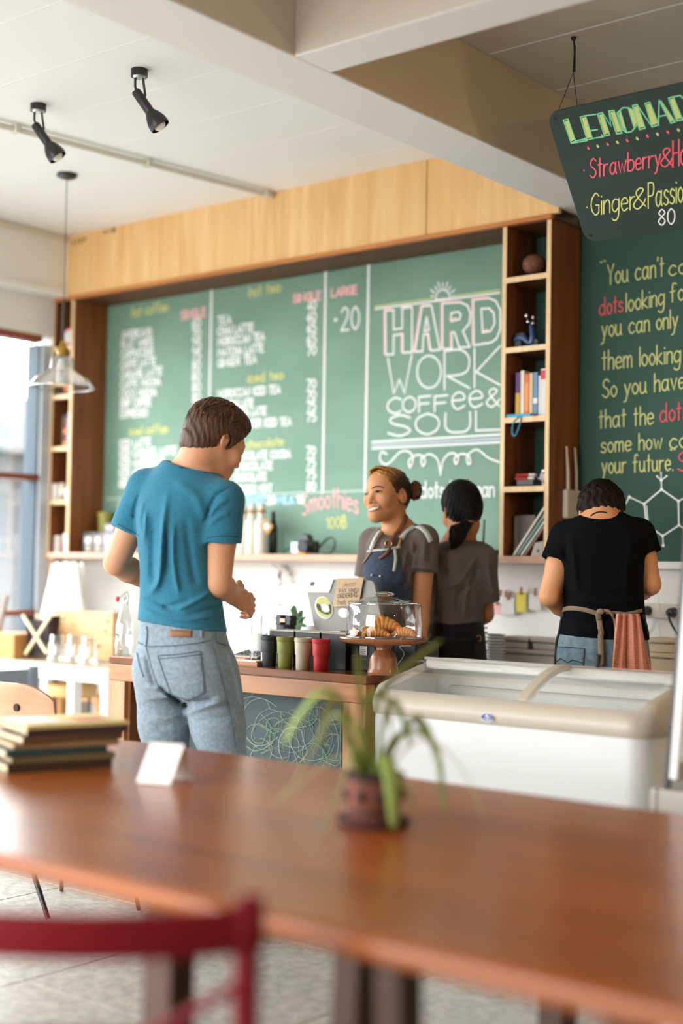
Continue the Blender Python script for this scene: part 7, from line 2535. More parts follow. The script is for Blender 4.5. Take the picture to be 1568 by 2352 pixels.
O_ = Vector((XS, ys_, zpl))
croissant(O_ + wdir * -.005 + wdep * .03 + Vector((0, 0, .012)), .11, .032, .05, 'large croissant standing highest under the glass dome')
croissant(O_ + wdir * -.03 + wdep * -.045, .085, .020, .3, 'flat croissant at the front of the stand')
croissant(O_ + wdir * .07 + wdep * -.02, .075, .021, -.4, 'croissant at the right side of the stand')
croissant(O_ + wdir * -.092 + wdep * -.0, .052, .017, 1.2, 'small croissant at the left side of the stand')

# point-of-sale screen seen from behind
yp = YK + .36
q0, q1, q2, q3 = P(700, 1330, y=yp + .02), P(858, 1332, y=yp + .02), P(882, 1452, y=yp), P(722, 1448, y=yp)
ps = thing('till_screen', 'silver back of a till screen with stickers and a card on top', 'screen', ((q2 + q3) / 2).to_tuple()[:2] + (ZK,))
M_SIL = mat('till_silver', '#807b75', .45, col2='#89847d', scale=4)
nr = (q1 - q0).cross(q3 - q0).normalized()
if nr.y > 0:
    nr = -nr
def rpoly(c, r=.15):
    out = []
    for i in range(4):
        p, a, b = c[i], c[i - 1], c[(i + 1) % 4]
        for k in range(5):
            t = k / 4
            u = p + (a - p) * r * (1 - t) ** 2 * .5 + (b - p) * r * t ** 2 * .5
            out.append(u)
    return out
ro = rpoly([q0, q1, q2, q3], .2)
nq = len(ro)
MB().add([p for p in ro] + [p - nr * .018 for p in ro], [tuple(range(nq)), tuple(range(2 * nq - 1, nq - 1, -1))] + [(i, (i + 1) % nq, nq + (i + 1) % nq, nq + i) for i in range(nq)]).build('back_shell', M_SIL, ps, bevel=.002)
mid = (q2 + q3) / 2
MB().obox((mid.x, mid.y + .03, (ZK + mid.z) / 2 + .01), (1, 0, 0), (0, 1, 0), (0, 0, 1), .03, .02, (mid.z - ZK) / 2 + .01).build('stand_neck', M_SIL, ps)
MB().box(mid.x - .09, mid.x + .09, mid.y - .05, mid.y + .09, ZK, ZK + .012).build('stand_foot', M_SIL, ps, bevel=.004)
def on_till(px, py, off=.002):
    v = ray(px, py)
    t = (q0 + nr * off - CAM).dot(nr) / v.dot(nr)
    return CAM + v * t
BTL = Board(ps, on_till, nr)
def flat(name, pts, off, m, par=ps):
    MB().add([on_till(a, b, off) for a, b in pts], [tuple(range(len(pts)))]).build(name, m, par, solid=.0008)
ell_ = lambda cx, cy, rx, ry, rot, n=28: [(cx + rx * math.cos(q) * math.cos(rot) - ry * math.sin(q) * math.sin(rot), cy + rx * math.cos(q) * math.sin(rot) + ry * math.sin(q) * math.cos(rot)) for q in [2 * PI * k / n for k in range(n)]]
flat('round_sticker', ell_(744, 1396, 20, 27, -.35), .0016, mat('sticker_rim', '#d6d6cc', .6))
flat('sticker_field', ell_(744, 1395, 17.5, 24, -.35), .0028, mat('sticker_lime', '#b5b566', .6))
# two dark brush shapes and a pale one, a generic abstract design
for pts, c in (([(727, 1386), (733, 1387), (737, 1394), (738, 1403), (745, 1407), (752, 1406), (757, 1410), (752, 1412), (741, 1409), (731, 1402), (726, 1393)], '#17181a'), ([(754, 1389), (759, 1388), (761, 1400), (760, 1409), (753, 1410), (757, 1402)], '#17181a'), ([(738, 1389), (747, 1387), (753, 1392), (756, 1401), (750, 1406), (743, 1403), (739, 1397)], '#d9d6cf')):
    flat('sticker_shape', pts, .004, mat('ink_' + c.strip('#'), c, .6))
flat('white_sticker', [(704, 1331), (766, 1331), (756, 1361), (701, 1360)], .003, mat('label_white', (.78, .78, .77), .6))
flat('white_dot', ell_(789, 1408, 13, 11, .3), .003, mat('label_white', (.78, .78, .77), .6))
BTL.line(ell_(717, 1342, 8, 10, .2, 16), mat('logo_teal', '#5f8f92', .6), .0012, closed=True)
flat('logo_mark', [(713, 1337), (722, 1336), (721, 1345), (712, 1346)], .0045, mat('logo_dark', '#3c4a4e', .6))
for j in range(3):
    BTL.line([(733, 1338 + 6 * j), (752 - 3 * j, 1338 + 6 * j)], mat('faint_print', '#b7b7b4', .7), .001)
# kraft card hung over the top edge
kc = thing('kraft_card', 'kraft paper card reading PAY WHEN ORDERING on the till screen', 'card', (on_till(805, 1329).x, on_till(805, 1329).y, on_till(800, 1392).z))
MK = mat('kraft_paper', '#bfa382', .85, col2='#c9ae8e', scale=60)
kp = [(774, 1329), (835, 1328), (823, 1392), (764, 1394)]
MB().add([on_till(a, b, .008) for a, b in kp], [(0, 1, 2, 3)]).build('front_leaf', MK, kc, solid=.001)
t0_, t1_ = on_till(774, 1329, .008), on_till(835, 1328, .008)
MB().add([t0_, t1_, t1_ - nr * .032 + Vector((0, 0, -.05)), t0_ - nr * .032 + Vector((0, 0, -.05))], [(0, 1, 2, 3)]).build('back_leaf', MK, kc, solid=.001)
BKC = Board(kc, lambda px, py: on_till(px, py, .0088), nr)
MI = mat('card_ink', '#3b322b', .8)
BKC.text('please', 788, 1348, 816, 1346, 13, mat('card_ink_faint', '#a08a70', .8), .0011)
BKC.text('PAY WHEN', 779, 1362, 824, 1360, 9.5, MI, .0016)
BKC.text('ORDERING', 775, 1374, 820, 1371, 9.5, MI, .0016)
BKC.text('thank you', 774, 1389, 812, 1386, 12, mat('card_ink_faint2', '#6d5b49', .8), .0012)

# jar, tin, plant pot and bottles behind the boxes
def jar_on(px, py, y, r, h, name, label, cat, m=None, prof=None):
    x = P(px, py, y=y).x
    t = thing(name, label, cat, (x, y, ZK))
    prof = prof or [(r * .96, .001), (r, .008), (r, h * .72), (r * .72, h * .84), (r * .72, h * .97), (r * .78, h), (r * .70, h)]
    MB().lathe(prof, (x, y, ZK), 28).build('body', m or M_GLASS, t, smooth=45)
    return t, x
y0 = YK + .41
tj, xj = jar_on(626, 1440, y0, .048, .22, 'glass_jar', 'clear glass tip jar with notes behind the black boxes', 'jar')
MB().lathe([(.036, .205), (.037, .207), (.037, .214), (.036, .216)], (xj, y0, ZK), 24).build('thread_ring', M_GLASS, tj, smooth=45)
for k, cc in enumerate(['#7fb0b5', '#c9b98f', '#6aa0a8', '#b87a7a']):
    MB().obox((xj - .018 + .012 * k, y0 - .02 + .012 * k, ZK + .07 + .01 * (k % 2)), (1, .3, .4), (0, 1, .2), (-.4, 0, 1), .022, .001, .035).build('banknote', mat('note_' + cc.strip('#'), cc, .8), tj)
y0 = YK + .295
x = P(657, 1440, y=y0).x
tk = thing('black_tin', 'black tin with a clip fastener on the coffee boxes', 'tin', (x, y0, ZK))
MB().lathe([(0, 0), (.037, 0), (.037, .14), (.034, .143), (0, .143)], (x, y0, ZK), 24).build('tin', M_BLACK, tk, smooth=40)
zt1 = P(657, 1424, y=y0).z
for s in (-1, 1):
    MB().box(x + s * .024 - .013, x + s * .024 + .013, y0 - .02, y0 + .02, ZK + .14, zt1 + .018).build('clip_block', M_BLACK, tk, bevel=.004)
MB().box(x - .042, x + .042, y0 - .022, y0 + .022, zt1 + .004, zt1 + .007).build('wire', M_BLACKM, tk)
MB().box(x - .012, x + .014, y0 - .024, y0 - .02, zt1 - .008, zt1 + .006).build('label_tab', mat('tab_tan', '#c9b594', .6), tk)
y0 = YK + .45
x = P(680, 1440, y=y0).x
pp = thing('succulent', 'small green plant with broad leaves behind the black tin', 'plant', (x, y0, ZK))
MB().lathe([(0, 0), (.035, 0), (.044, .09), (.04, .09), (0, .08)], (x, y0, ZK), 20).build('pot', mat('pot_sage', '#8fae93', .6), pp, smooth=40)
for k, (px1, py1) in enumerate([(668, 1398), (690, 1404), (700, 1418), (676, 1392), (704, 1440)]):
    e = P(px1, py1, y=y0 - .02 + .01 * k)
    pts = crom([(x, y0, ZK + .08), ((x + e.x) / 2, y0, (ZK + .08 + e.z) / 2 + .03), e], 6)
    MB().tube(pts, [.008 + .010 * math.sin(PI * i / (len(pts) - 1)) + .0005 for i in range(len(pts))], 8, flat=.3).build('leaf', mat('leaf_sage', '#6f9a74', .5, col2='#83ab86', scale=20), pp, smooth=60)
y0 = YK + .445
x = P(716, 1440, y=y0).x
tin('white_globe', 'round white ceramic pot beside the till screen', 'pot', (x, y0, ZK), [(0, 0), (.03, 0), (.046, .03), (.05, .06), (.044, .1), (.028, .128), (.016, .135), (0, .136)], M_WPLAST, 28)
# clear bottle left of the cups
y0 = YK + .13
x = P(594, 1510, y=y0).x
wb = thing('water_bottle', 'pale clear bottle beside the black cup', 'bottle', (x, y0, ZK))
MB().lathe([(.030, .001), (.032, .006), (.032, .13), (.024, .16), (.018, .17), (.018, .19), (.016, .19)], (x, y0, ZK), 24).build('body', M_GLASS, wb, smooth=45)
MB().lathe([(.0325, .05), (.0328, .051), (.0328, .11), (.0325, .111)], (x, y0, ZK), 24).build('label_sleeve', mat('label_pale', '#d3dad8', .6), wb, smooth=45)
# card reader and keypad
c0_, c1_ = P(533, 1500, z=ZK), P(588, 1500, z=ZK)
y0 = YK + .20
xa_, xb2 = P(528, 1495, y=y0).x, P(590, 1495, y=y0).x
kp_ = thing('keypad', 'grey cash keypad with black keys at the counter edge by the man', 'keypad', ((xa_ + xb2) / 2, y0, ZK))
MB().prism([(0, 0), (.12, 0), (.12, .04), (0, .018)], (xa_, y0, ZK + .002), (0, 1, 0), (0, 0, 1), (1, 0, 0), xb2 - xa_).build('case', mat('keypad_grey', '#a39d93', .5), kp_, bevel=.003)
for i in range(5):
    for j in range(4):
        xk = xa_ + .012 + i * (xb2 - xa_ - .024) / 4.6
        yk_ = y0 + .012 + j * .02
        zk = ZK + .0205 + (yk_ - y0) * .183
        MB().box(xk, xk + .012, yk_, yk_ + .014, zk - .001, zk + .004).build('key', M_BLACK, kp_)
MB().box(xa_ - .01, xb2 + .01, y0 - .01, y0 + .13, ZK, ZK + .0018).build('mat', M_BLACK, kp_)
# note pads
ya = YK + .04
xa_, xb2 = P(541, 1525, y=ya).x, P(590, 1525, y=ya).x
nt_ = thing('note_pad', 'stack of paper slips beside the black cup', 'note pad', ((xa_ + xb2) / 2, ya, ZK))
MB().box(xa_, xb2, ya, ya + .05, ZK, ZK + .014).build('slips', mat('slip_tan', '#a57b5c', .8), nt_, bevel=.001)
MB().box(xa_ - .004, xb2 - .01, ya + .004, ya + .048, ZK + .0145, ZK + .018).build('top_sheet', mat('slip_white', '#d9d2c8', .8), nt_)
xa_, xb2 = P(505, 1515, y=ya + .1).x, P(566, 1515, y=ya + .1).x
wbk = thing('wooden_block', 'flat wooden tray behind the paper slips', 'tray', ((xa_ + xb2) / 2, ya + .1, ZK))
MB().box(xa_, xb2, ya + .09, ya + .15, ZK, ZK + .016).build('tray', mat('tray_tan', '#b58d66', .6), wbk, bevel=.002)
# swing-top bottle on the left end of the counter
yb_ = YK + .09
x = P(284, 1500, y=yb_).x
sb = thing('swing_top_bottle', 'tall clear swing-top glass bottle on the left end of the counter', 'bottle', (x, yb_, ZK))
hB_ = P(284, 1372, y=yb_).z - ZK
MB().lathe([(.033, .001), (.036, .006), (.036, hB_ * .52), (.030, hB_ * .62), (.016, hB_ * .86), (.013, hB_ * .9), (.013, hB_ * .97), (.016, hB_), (.010, hB_)], (x, yb_, ZK), 28).build('body', thin_glass('bottle_glass', (.95, .98, .98), .34, edge=.35), sb, smooth=45)
zt2 = ZK + hB_
st_ = P(270, 1376, y=yb_ - .01)
MB().ball(st_, .008, .008, .012, 12, 8).build('stopper', mat('stopper_red', '#c8363a', .4), sb, smooth=60)
wr = [Vector((x - .014, yb_, zt2 - .03)), Vector((x + .004, yb_, zt2 + .004)), P(287, 1362, y=yb_), P(292, 1358, y=yb_), st_]
MB().tube(wr, .0013, 6).tube([Vector((x + .014, yb_, zt2 - .03)), P(296, 1372, y=yb_), P(292, 1358, y=yb_)], .0013, 6).build('wire_bail', M_BLACKM, sb)
MB().cyl(P(262, 1400, y=yb_ - .01), st_, .006, .006, 8).build('lever', M_GLASS, sb)
# dark grinder behind the stand
y0 = YK + .30
xa_, xb2 = P(905, 1500, y=y0).x, P(985, 1500, y=y0).x
gr = thing('coffee_grinder', 'low black appliance behind the cake stand', 'appliance', ((xa_ + xb2) / 2, y0, ZK))
MB().box(xa_, min(xb2, XK1 - .01), y0, y0 + .14, ZK, ZK + .10).build('case', M_BLACK, gr, bevel=.008)
MB().tube(crom([(xa_ + .02, y0 - .006, ZK + .02), (xa_ + .05, y0 - .008, ZK + .06), (xa_ + .03, y0 - .008, ZK + .085), (xa_ + .08, y0 - .008, ZK + .09)], 6), .0012, 5).build('cable', mat('cable_pale', '#bdb8ae', .6), gr)

# ================================================================== back worktop
wk = thing('back_worktop', 'pale back worktop along the white wall behind the freezer', 'worktop', (-2.2, 4.72, .1))
ZW = .92
MB().box(-4.3, -.2, 4.72, YB - .002, ZW - .04, ZW).build('top', M_WPLAST, wk, bevel=.003)
MB().box(-4.3, -.2, 4.74, YB - .004, Z0, ZW - .041).build('front', M_WHITE, wk)
# grey lidded bins
M_BIN = mat('bin_grey', '#b3aca4', .5)
M_BIN2 = mat('bin_beige', '#cdba9c', .5)
def bin_(px0, px1, py0, py1, y, m, label, z0=None):
    a, b = P(px0, (py0 + py1) / 2, y=y), P(px1, (py0 + py1) / 2, y=y)
    z1 = P((px0 + px1) / 2, py0, y=y).z
    z0 = P((px0 + px1) / 2, py1, y=y).z if z0 is None else z0
    t = thing('storage_bin', label, 'bin', ((a.x + b.x) / 2, y, z0), 'storage bins on the back worktop')
    MB().prism([(0.006, 0), (b.x - a.x - .006, 0), (b.x - a.x, z1 - z0 - .02), (0, z1 - z0 - .02)], (a.x, y, z0), (1, 0, 0), (0, 0, 1), (0, 1, 0), .12).build('tub', m, t, bevel=.006)
    MB().box(a.x - .006, b.x + .006, y - .006, y + .126, z1 - .018, z1).build('lid', m, t, bevel=.006)
    return t, z1
yw = 4.83
_, zb1 = bin_(1146, 1275, 1492, 1540, yw, M_BIN, 'lower grey lidded bin on the back worktop', ZW)
bin_(1148, 1212, 1462, 1489, yw + .01, M_BIN, 'upper left grey bin stacked beside the plates', zb1)
bin_(1221, 1278, 1466, 1489, yw + .01, M_BIN, 'upper middle grey bin stacked behind the black-shirted barista', zb1)
_, zb2 = bin_(1484, 1550, 1500, 1540, yw, M_BIN2, 'lower beige bin right of the black-shirted barista', ZW)
bin_(1482, 1548, 1466, 1496, yw + .01, M_BIN2, 'upper beige bin right of the black-shirted barista', zb2)
# stack of plates, plus dark stack
c = P(1137, 1500, y=4.772)
zst, ze = ZW + .0006, P(1130, 1455, y=4.772).z
n = 11
pr = MB().lathe([(0, .002), (.028, .002), (.042, .010), (.043, .011), (.028, .004), (0, .004)], (0, 0, 0), 28)
order = ['bottom', 'second', 'third', 'fourth', 'fifth', 'sixth', 'seventh', 'eighth', 'ninth', 'tenth', 'top']
pl0 = None
for k in range(n):
    t = thing('plate', 'white plate in the stack by the bins, %s from the bottom' % order[k] if k not in (0, 10) else 'white plate at the %s of the stack by the bins' % order[k], 'plate', (c.x, 4.772, zst + (ze - zst) * k / n), 'stacked plates')
    if pl0 is None:
        pl0 = MB()
        pl0.v, pl0.f = [(v[0] + c.x, v[1] + 4.772, v[2] + zst) for v in pr.v], pr.f
        pl0 = pl0.build('dish', mat('plate_white', '#e6e8e8', .3), t, smooth=40)
    else:
        o = pl0.copy()
        COL.objects.link(o)
        o.parent = t
c2 = P(1106, 1500, y=4.772)
dk = thing('saucer_rack', 'dark rack of thin saucers beside the white plates', 'rack', (c2.x, 4.76, ZW))
for k in range(9):
    z = ZW + .02 + k * .019
    MB().box(c2.x - .024, c2.x + .010, 4.74, 4.80, z, z + .007).build('saucer', mat('saucer_dark', '#3a2c25', .4), dk, bevel=.002)
MB().box(c2.x - .029, c2.x - .025, 4.74, 4.8, ZW + .0005, ZW + .2).build('rack_side', M_BLACKM, dk)
# notes pegged to a string under the ledge
yn = YB - .02
s0, s1 = P(1120, 1360, y=yn), P(1290, 1352, y=yn)
sg = thing('peg_string', 'thin string of pegged notes on the white wall', 'string', s0)
MB().tube([s0 + (s1 - s0) * (i / 10) + Vector((0, 0, -.01 * math.sin(PI * i / 10))) for i in range(11)], .0012, 5).build('string', mat('string_white', '#cfcac0', .8), sg)
for k, (px0, px1, py0, py1, col, lb) in enumerate([(1135, 1153, 1384, 1412, '#eab9b4', 'pink note pegged on the wall'), (1155, 1182, 1372, 1412, '#d9d9d8', 'white note pegged between the pink and yellow notes'), (1187, 1209, 1360, 1406, '#dccb57', 'yellow note pegged on the wall'), (1217, 1243, 1362, 1401, '#dcdcda', 'white note pegged right of the yellow note')]):
    a, b = P(px0, py0, y=yn), P(px1, py1, y=yn)
    t = thing('note', lb, 'note', ((a.x + b.x) / 2, yn, b.z), 'notes on the string')
    MB().grid(lambda u, v: (a.x + (b.x - a.x) * u, yn - .004 - .004 * math.sin(v * 2.5), a.z + (b.z - a.z) * v), 4, 8).build('paper', mat('note_' + col.strip('#'), col, .85), t, solid=.0006)
    xm = (a.x + b.x) / 2
    MB().obox((xm, yn - .008, a.z + .006), (1, 0, 0), (0, 1, 0), (.15, 0, 1), .0035, .006, .016).build('peg', mat('peg_wood', '#b58a62', .7), t)
for k, (px, py, lb) in enumerate([(1149, 1362, 'wooden peg alone on the string, leftmost'), (1161, 1364, 'wooden peg alone on the string, above the first white note')]):
    a = P(px, py, y=yn)
    t = thing('clothes_peg', lb, 'peg', a, 'loose pegs on the string')
    MB().obox(a, (1, 0, 0), (0, 1, 0), (.1, 0, 1), .0035, .006, .014).build('peg', mat('peg_wood', '#b58a62', .7), t)
hk = P(1254, 1352, y=yn)
t = thing('wall_hook', 'small black hook on the white wall right of the notes', 'hook', hk)
MB().tube([hk + Vector((0, 0, .012)), hk, hk + Vector((.006, -.008, -.01)), hk + Vector((.012, -.006, 0))], .0022, 6).build('hook', M_BLACK, t)
# sockets with black plugs
st = thing('socket_strip', 'white wall socket strip with black plugs', 'socket', (P(1480, 1400, y=YB).x, YB, P(1480, 1425, y=YB).z))
a, b = P(1462, 1385, y=YB - .03), P(1640, 1425, y=YB - .03)
MB().box(a.x, b.x + .1, YB - .03, YB - .001, b.z, a.z).build('trunking', mat('trunking', '#cdc6bb', .5), st, bevel=.004)
for k, (px, py) in enumerate([(1487, 1403), (1547, 1407)]):
    c = P(px, py, y=YB - .03)
    MB().cyl((c.x, YB - .03, c.z), (c.x - .004, YB - .065, c.z), .021, .016, 18).build('plug', M_BLACK, st, bevel=.003, smooth=40)
    MB().tube(crom([(c.x - .004, YB - .062, c.z), (c.x + .01, YB - .085, c.z - .03), (c.x + (.05 if k else -.02), YB - .07, c.z - .09), (c.x + (.14 if k else -.06), YB - .05, c.z - .12)], 6), .0045, 8).build('cable', M_BLACK, st, smooth=60)
cb = [P(1512, 1370, y=YB - .033), P(1513, 1400, y=YB - .033), P(1511, 1440, y=YB - .01), P(1519, 1470, y=YB - .01)]
MB().tube(cb, .002, 6).build('cable', M_WPLAST, st)
# dried twig hanging under the ledge
tw = P(650, 1290, y=YB - .03)
t = thing('dried_twig', 'dry twig with dark leaves hanging on the white wall', 'twig', (tw.x, YB - .03, P(645, 1345, y=YB - .03).z))
for pts in ([(625, 1296), (637, 1305), (645, 1318), (642, 1332)], [(655, 1297), (660, 1304), (668, 1312), (672, 1330)], [(640, 1308), (650, 1298), (660, 1302)]):
    MB().tube([P(a, b, y=YB - .03) for a, b in pts], .003, 6).build('stem', mat('twig_grey', '#8a8478', .8), t)
MB().tube(crom([P(a, b, y=YB - .035) for a, b in [(647, 1312), (640, 1322), (645, 1332), (646, 1345)]], 5), [.003] + [.008] * 8 + [.004] * 7, 6, flat=.4).build('leaf', mat('twig_leaf', '#24352c', .6), t, smooth=60)
MB().ball(P(641, 1343, y=YB - .035), .007, n=8, m=6).build('seed', mat('seed_orange', '#c99a6a', .6), t)
for a, b in ((642, 1304), (650, 1310), (658, 1318), (664, 1335)):
    MB().ball(P(a, b, y=YB - .03), .014, .006, .014, 10, 8).build('pale_leaf', mat('pale_leaf', '#d5d2c8', .8), t, smooth=60)

# ================================================================== white side table in the left corner
ytab0 = 4.28
ZQ = P(160, 1528, y=ytab0).z
xt0, xt1 = P(0, 1530, y=ytab0).x - .3, P(250, 1535, y=ytab0).x
xt0 = -5.93
wt = thing('white_table', 'white wooden side table in the corner by the window', 'table', ((xt0 + xt1) / 2, ytab0, 0))
yt1 = ytab0 + .50
M_WT = mat('white_table_paint', (.80, .80, .79), .5)
M_WTT = wood('table_plank', '#c6b49a', '#d8c8b0', scale=6, axis='X', rough=.5)
npl = 3
for k in range(npl):
    ya_, yb2 = ytab0 + (yt1 - ytab0) * k / npl, ytab0 + (yt1 - ytab0) * (k + 1) / npl
    MB().box(xt0, xt1, ya_ + .001, yb2 - .001, ZQ - .022, ZQ).build('plank', M_WTT, wt, bevel=.002)
MB().box(xt0 + .01, xt1 - .01, ytab0 + .015, ytab0 + .04, ZQ - .075, ZQ - .024).build('apron', M_WT, wt, bevel=.003)
MB().box(xt0 + .01, xt1 - .01, yt1 - .04, yt1 - .015, ZQ - .075, ZQ - .024).build('apron', M_WT, wt, bevel=.003)
for px in (168, 245):
    x = P(px, 1600, y=ytab0 + .02).x
    MB().box(x - .025, x + .025, ytab0 + .002, ytab0 + .052, Z0, ZQ - .024).build('leg', M_WT, wt, bevel=.004)
for x, y in ((xt0 + .03, ytab0 + .02), (xt0 + .03, yt1 - .05), (xt1 - .05, yt1 - .05)):
    MB().box(x, x + .045, y, y + .045, Z0, ZQ - .024).build('leg', M_WT, wt, bevel=.004)
# three tumblers upside down
yg_ = ytab0 + .07
for k, (px, lb) in enumerate([(130, 'upturned clear tumbler on the white table, leftmost of three'), (170, 'upturned clear tumbler on the white table, middle of three'), (204, 'upturned clear tumbler on the white table, rightmost of three')]):
    y = yg_ + (0, .03, -.01)[k]
    x = P(px, 1510, y=y).x
    t = thing('tumbler', lb, 'glass', (x, y, ZQ), 'upturned tumblers')
    MB().lathe([(.044, .001), (.045, .004), (.041, .06), (.034, .128), (.030, .134), (0, .134)], (x, y, ZQ), 24).build('wall', thin_glass('tumbler_glass', (.94, .96, .96), .34, edge=.35), t, smooth=45)
    MB().lathe([(.0, .115), (.031, .117), (.033, .126)], (x, y, ZQ), 24).build('thick_base', thin_glass('tumbler_glass', (.94, .96, .96), .34, edge=.35), t, smooth=45)
    for j in range(9):
        q = 2 * PI * j / 9
        MB().tube([(x + .0435 * math.cos(q), y + .0435 * math.sin(q), ZQ + .012), (x + .038 * math.cos(q), y + .038 * math.sin(q), ZQ + .095)], .0016, 5).build('flute', thin_glass('tumbler_glass', (.94, .96, .96), .34, edge=.35), t)
# pine crate behind
yc_ = ytab0 + .22
cr = thing('pine_crate', 'pine plank crate with knots behind the tumblers', 'crate', (P(190, 1500, y=yc_).x, yc_, ZQ))
M_PINE = wood('pine', '#d0a06a', '#e3bd8c', '#d9ad7a', scale=3, axis='X', rough=.6)
for py0, py1 in ((1404, 1456), (1458, 1512)):
    a, b = P(125, py0, y=yc_), P(258, py1, y=yc_)
    pl2 = MB().box(a.x, b.x, yc_, yc_ + .018, max(ZQ, P(190, py1, y=yc_).z), P(190, py0, y=yc_).z).build('plank', M_PINE, cr, bevel=.002)
    for px, py in (((248, 1428), (242, 1450)) if py0 < 1450 else ((227, 1484),)):
        c = P(px, py, y=yc_ - .001)
        if ZQ + .01 < c.z:
            MB().cyl((c.x, yc_ - .0006, c.z), (c.x, yc_ + .003, c.z), .011, n=12).build('knot', mat('knot_brown', '#9a5a34', .6), pl2)
for px in (128, 252):
    x = P(px, 1450, y=yc_).x
    MB().box(x - .012, x + .012, yc_ + .019, yc_ + .07, ZQ + .0005, P(190, 1404, y=yc_).z).build('side', M_PINE, cr, bevel=.002)
# X-frame magazine holder with dark cloth
yx = ytab0 + .10
xf = thing('folding_rack', 'small folding X-frame rack with dark sling on the white table', 'rack', (P(85, 1500, y=yx).x, yx, ZQ))
M_XF = wood('beech', '#d3bd92', '#e2cfaa', scale=6, axis='Z', rough=.5)
for dy in (0, .085):
    for (a, b) in (((52, 1412), (108, 1500)), ((118, 1412), (58, 1503))):
        p0, p1 = P(a[0], a[1], y=yx), P(b[0], b[1], y=yx)
        p0.y = p1.y = yx + dy
        p1.z = max(p1.z, ZQ + .004)
        MB().bar(p0, p1, .018, .012, (0, 1, 0)).build('cross_bar', M_XF, xf, bevel=.002)
p0, p1, p2, p3 = P(54, 1415, y=yx + .01), P(66, 1490, y=yx + .01), P(104, 1495, y=yx + .01), P(116, 1415, y=yx + .01)
pts = crom([p0, P(60, 1450, y=yx + .01), p1, p2, P(110, 1450, y=yx + .01), p3], 5)
def sling(u, v):
    i = u * (len(pts) - 1)
    k = min(int(i), len(pts) - 2)
    p = pts[k] + (pts[k + 1] - pts[k]) * (i - k)
    return (p.x, yx + .015 + .06 * v, max(p.z, ZQ + .006))
MB().grid(sling, 24, 3).build('sling', mat('dark_canvas', '#3a2c2c', .9), xf, solid=.003, smooth=60)
MB().box(P(64, 1450, y=yx + .03).x, P(110, 1450, y=yx + .03).x, yx + .03, yx + .07, ZQ + .012, P(90, 1425, y=yx).z).build('dark_folder', mat('folder_dark', '#33292a', .7), xf)
# pale paper bag and white pitcher behind the crate
yp_ = ytab0 + .40
pg = thing('paper_bag', 'white crumpled paper bag on the table in front of the wall', 'bag', (P(150, 1400, y=yp_).x, yp_, ZQ))
a, b = P(92, 1385, y=yp_).x, P(205, 1385, y=yp_).x
zt3 = P(150, 1295, y=yp_).z
def bag(u, v):
    q = 2 * PI * u
    w = 1 - .42 * v ** 1.4
    cx = (a + b) / 2 + .02 * v
    return (cx + (b - a) / 2 * w * math.cos(q) * (1 + .05 * math.sin(5 * q + 6 * v)), yp_ + .07 * w * math.sin(q) * (1 + .1 * math.sin(7 * q)), ZQ + .002 + (zt3 - ZQ) * v + .012 * math.sin(9 * q) * v)
MB().grid(bag, 48, 14, cu=True).build('bag', mat('paper_white', (.78, .76, .72), .85, col2=(.72, .69, .63), scale=8), pg, solid=.001, smooth=30)
# grey plank leaning at the far left and a wooden crate end
gpl = thing('grey_plank', 'weathered grey plank leaning at the left edge', 'plank', (P(10, 1440, y=4.45).x, 4.45, 0))
MB().bar(P(14, 1366, y=4.45), P(-30, 1560, y=4.45), .035, .02, (0, 1, 0)).build('plank', mat('grey_wood', '#9a9288', .8, col2='#857d73', scale=20), gpl, bevel=.002)
gpl2 = thing('wooden_box', 'honey-coloured wooden box at the left edge on the white table', 'box', (P(10, 1500, y=ytab0 + .05).x, ytab0 + .05, ZQ))
xq = P(32, 1480, y=ytab0 + .05).x
MB().box(max(xq - .25, -5.9), xq, ytab0 + .05, ytab0 + .25, ZQ, P(10, 1455, y=ytab0 + .05).z).build('box', wood('honey_wood', '#b98548', '#cf9c60', scale=5, axis='X'), gpl2, bevel=.003)

# ================================================================== stools and chairs on the left
ys2 = 4.50
c = P(166, 1572, y=ys2)
sl_ = thing('round_stool', 'round blond wooden stool with black hairpin legs', 'stool', (c.x, ys2, 0))
zs_ = P(166, 1570, y=ys2).z
rs2 = .125
MB().lathe([(0, zs_ - .065), (rs2 - .02, zs_ - .065), (rs2 - .004, zs_ - .055), (rs2, zs_ - .01), (rs2 - .008, zs_), (0, zs_)], (c.x, ys2, 0), 36).build('seat', wood('stool_wood', '#cda060', '#e0bb83', scale=5, axis='X', rough=.45), sl_, smooth=45)
for k in range(3):
    q = k * 2 * PI / 3 - .2
    e = Vector((c.x + .16 * math.cos(q), ys2 + .16 * math.sin(q), Z0 + .006))
    u = Vector((-math.sin(q), math.cos(q), 0))
    h0 = Vector((c.x + .09 * math.cos(q), ys2 + .09 * math.sin(q), zs_ - .065))
    MB().tube([h0 + u * .045, e + u * .006, e - u * .006, h0 - u * .045], .0055, 8).build('hairpin_leg', M_BLACKM, sl_, smooth=40)
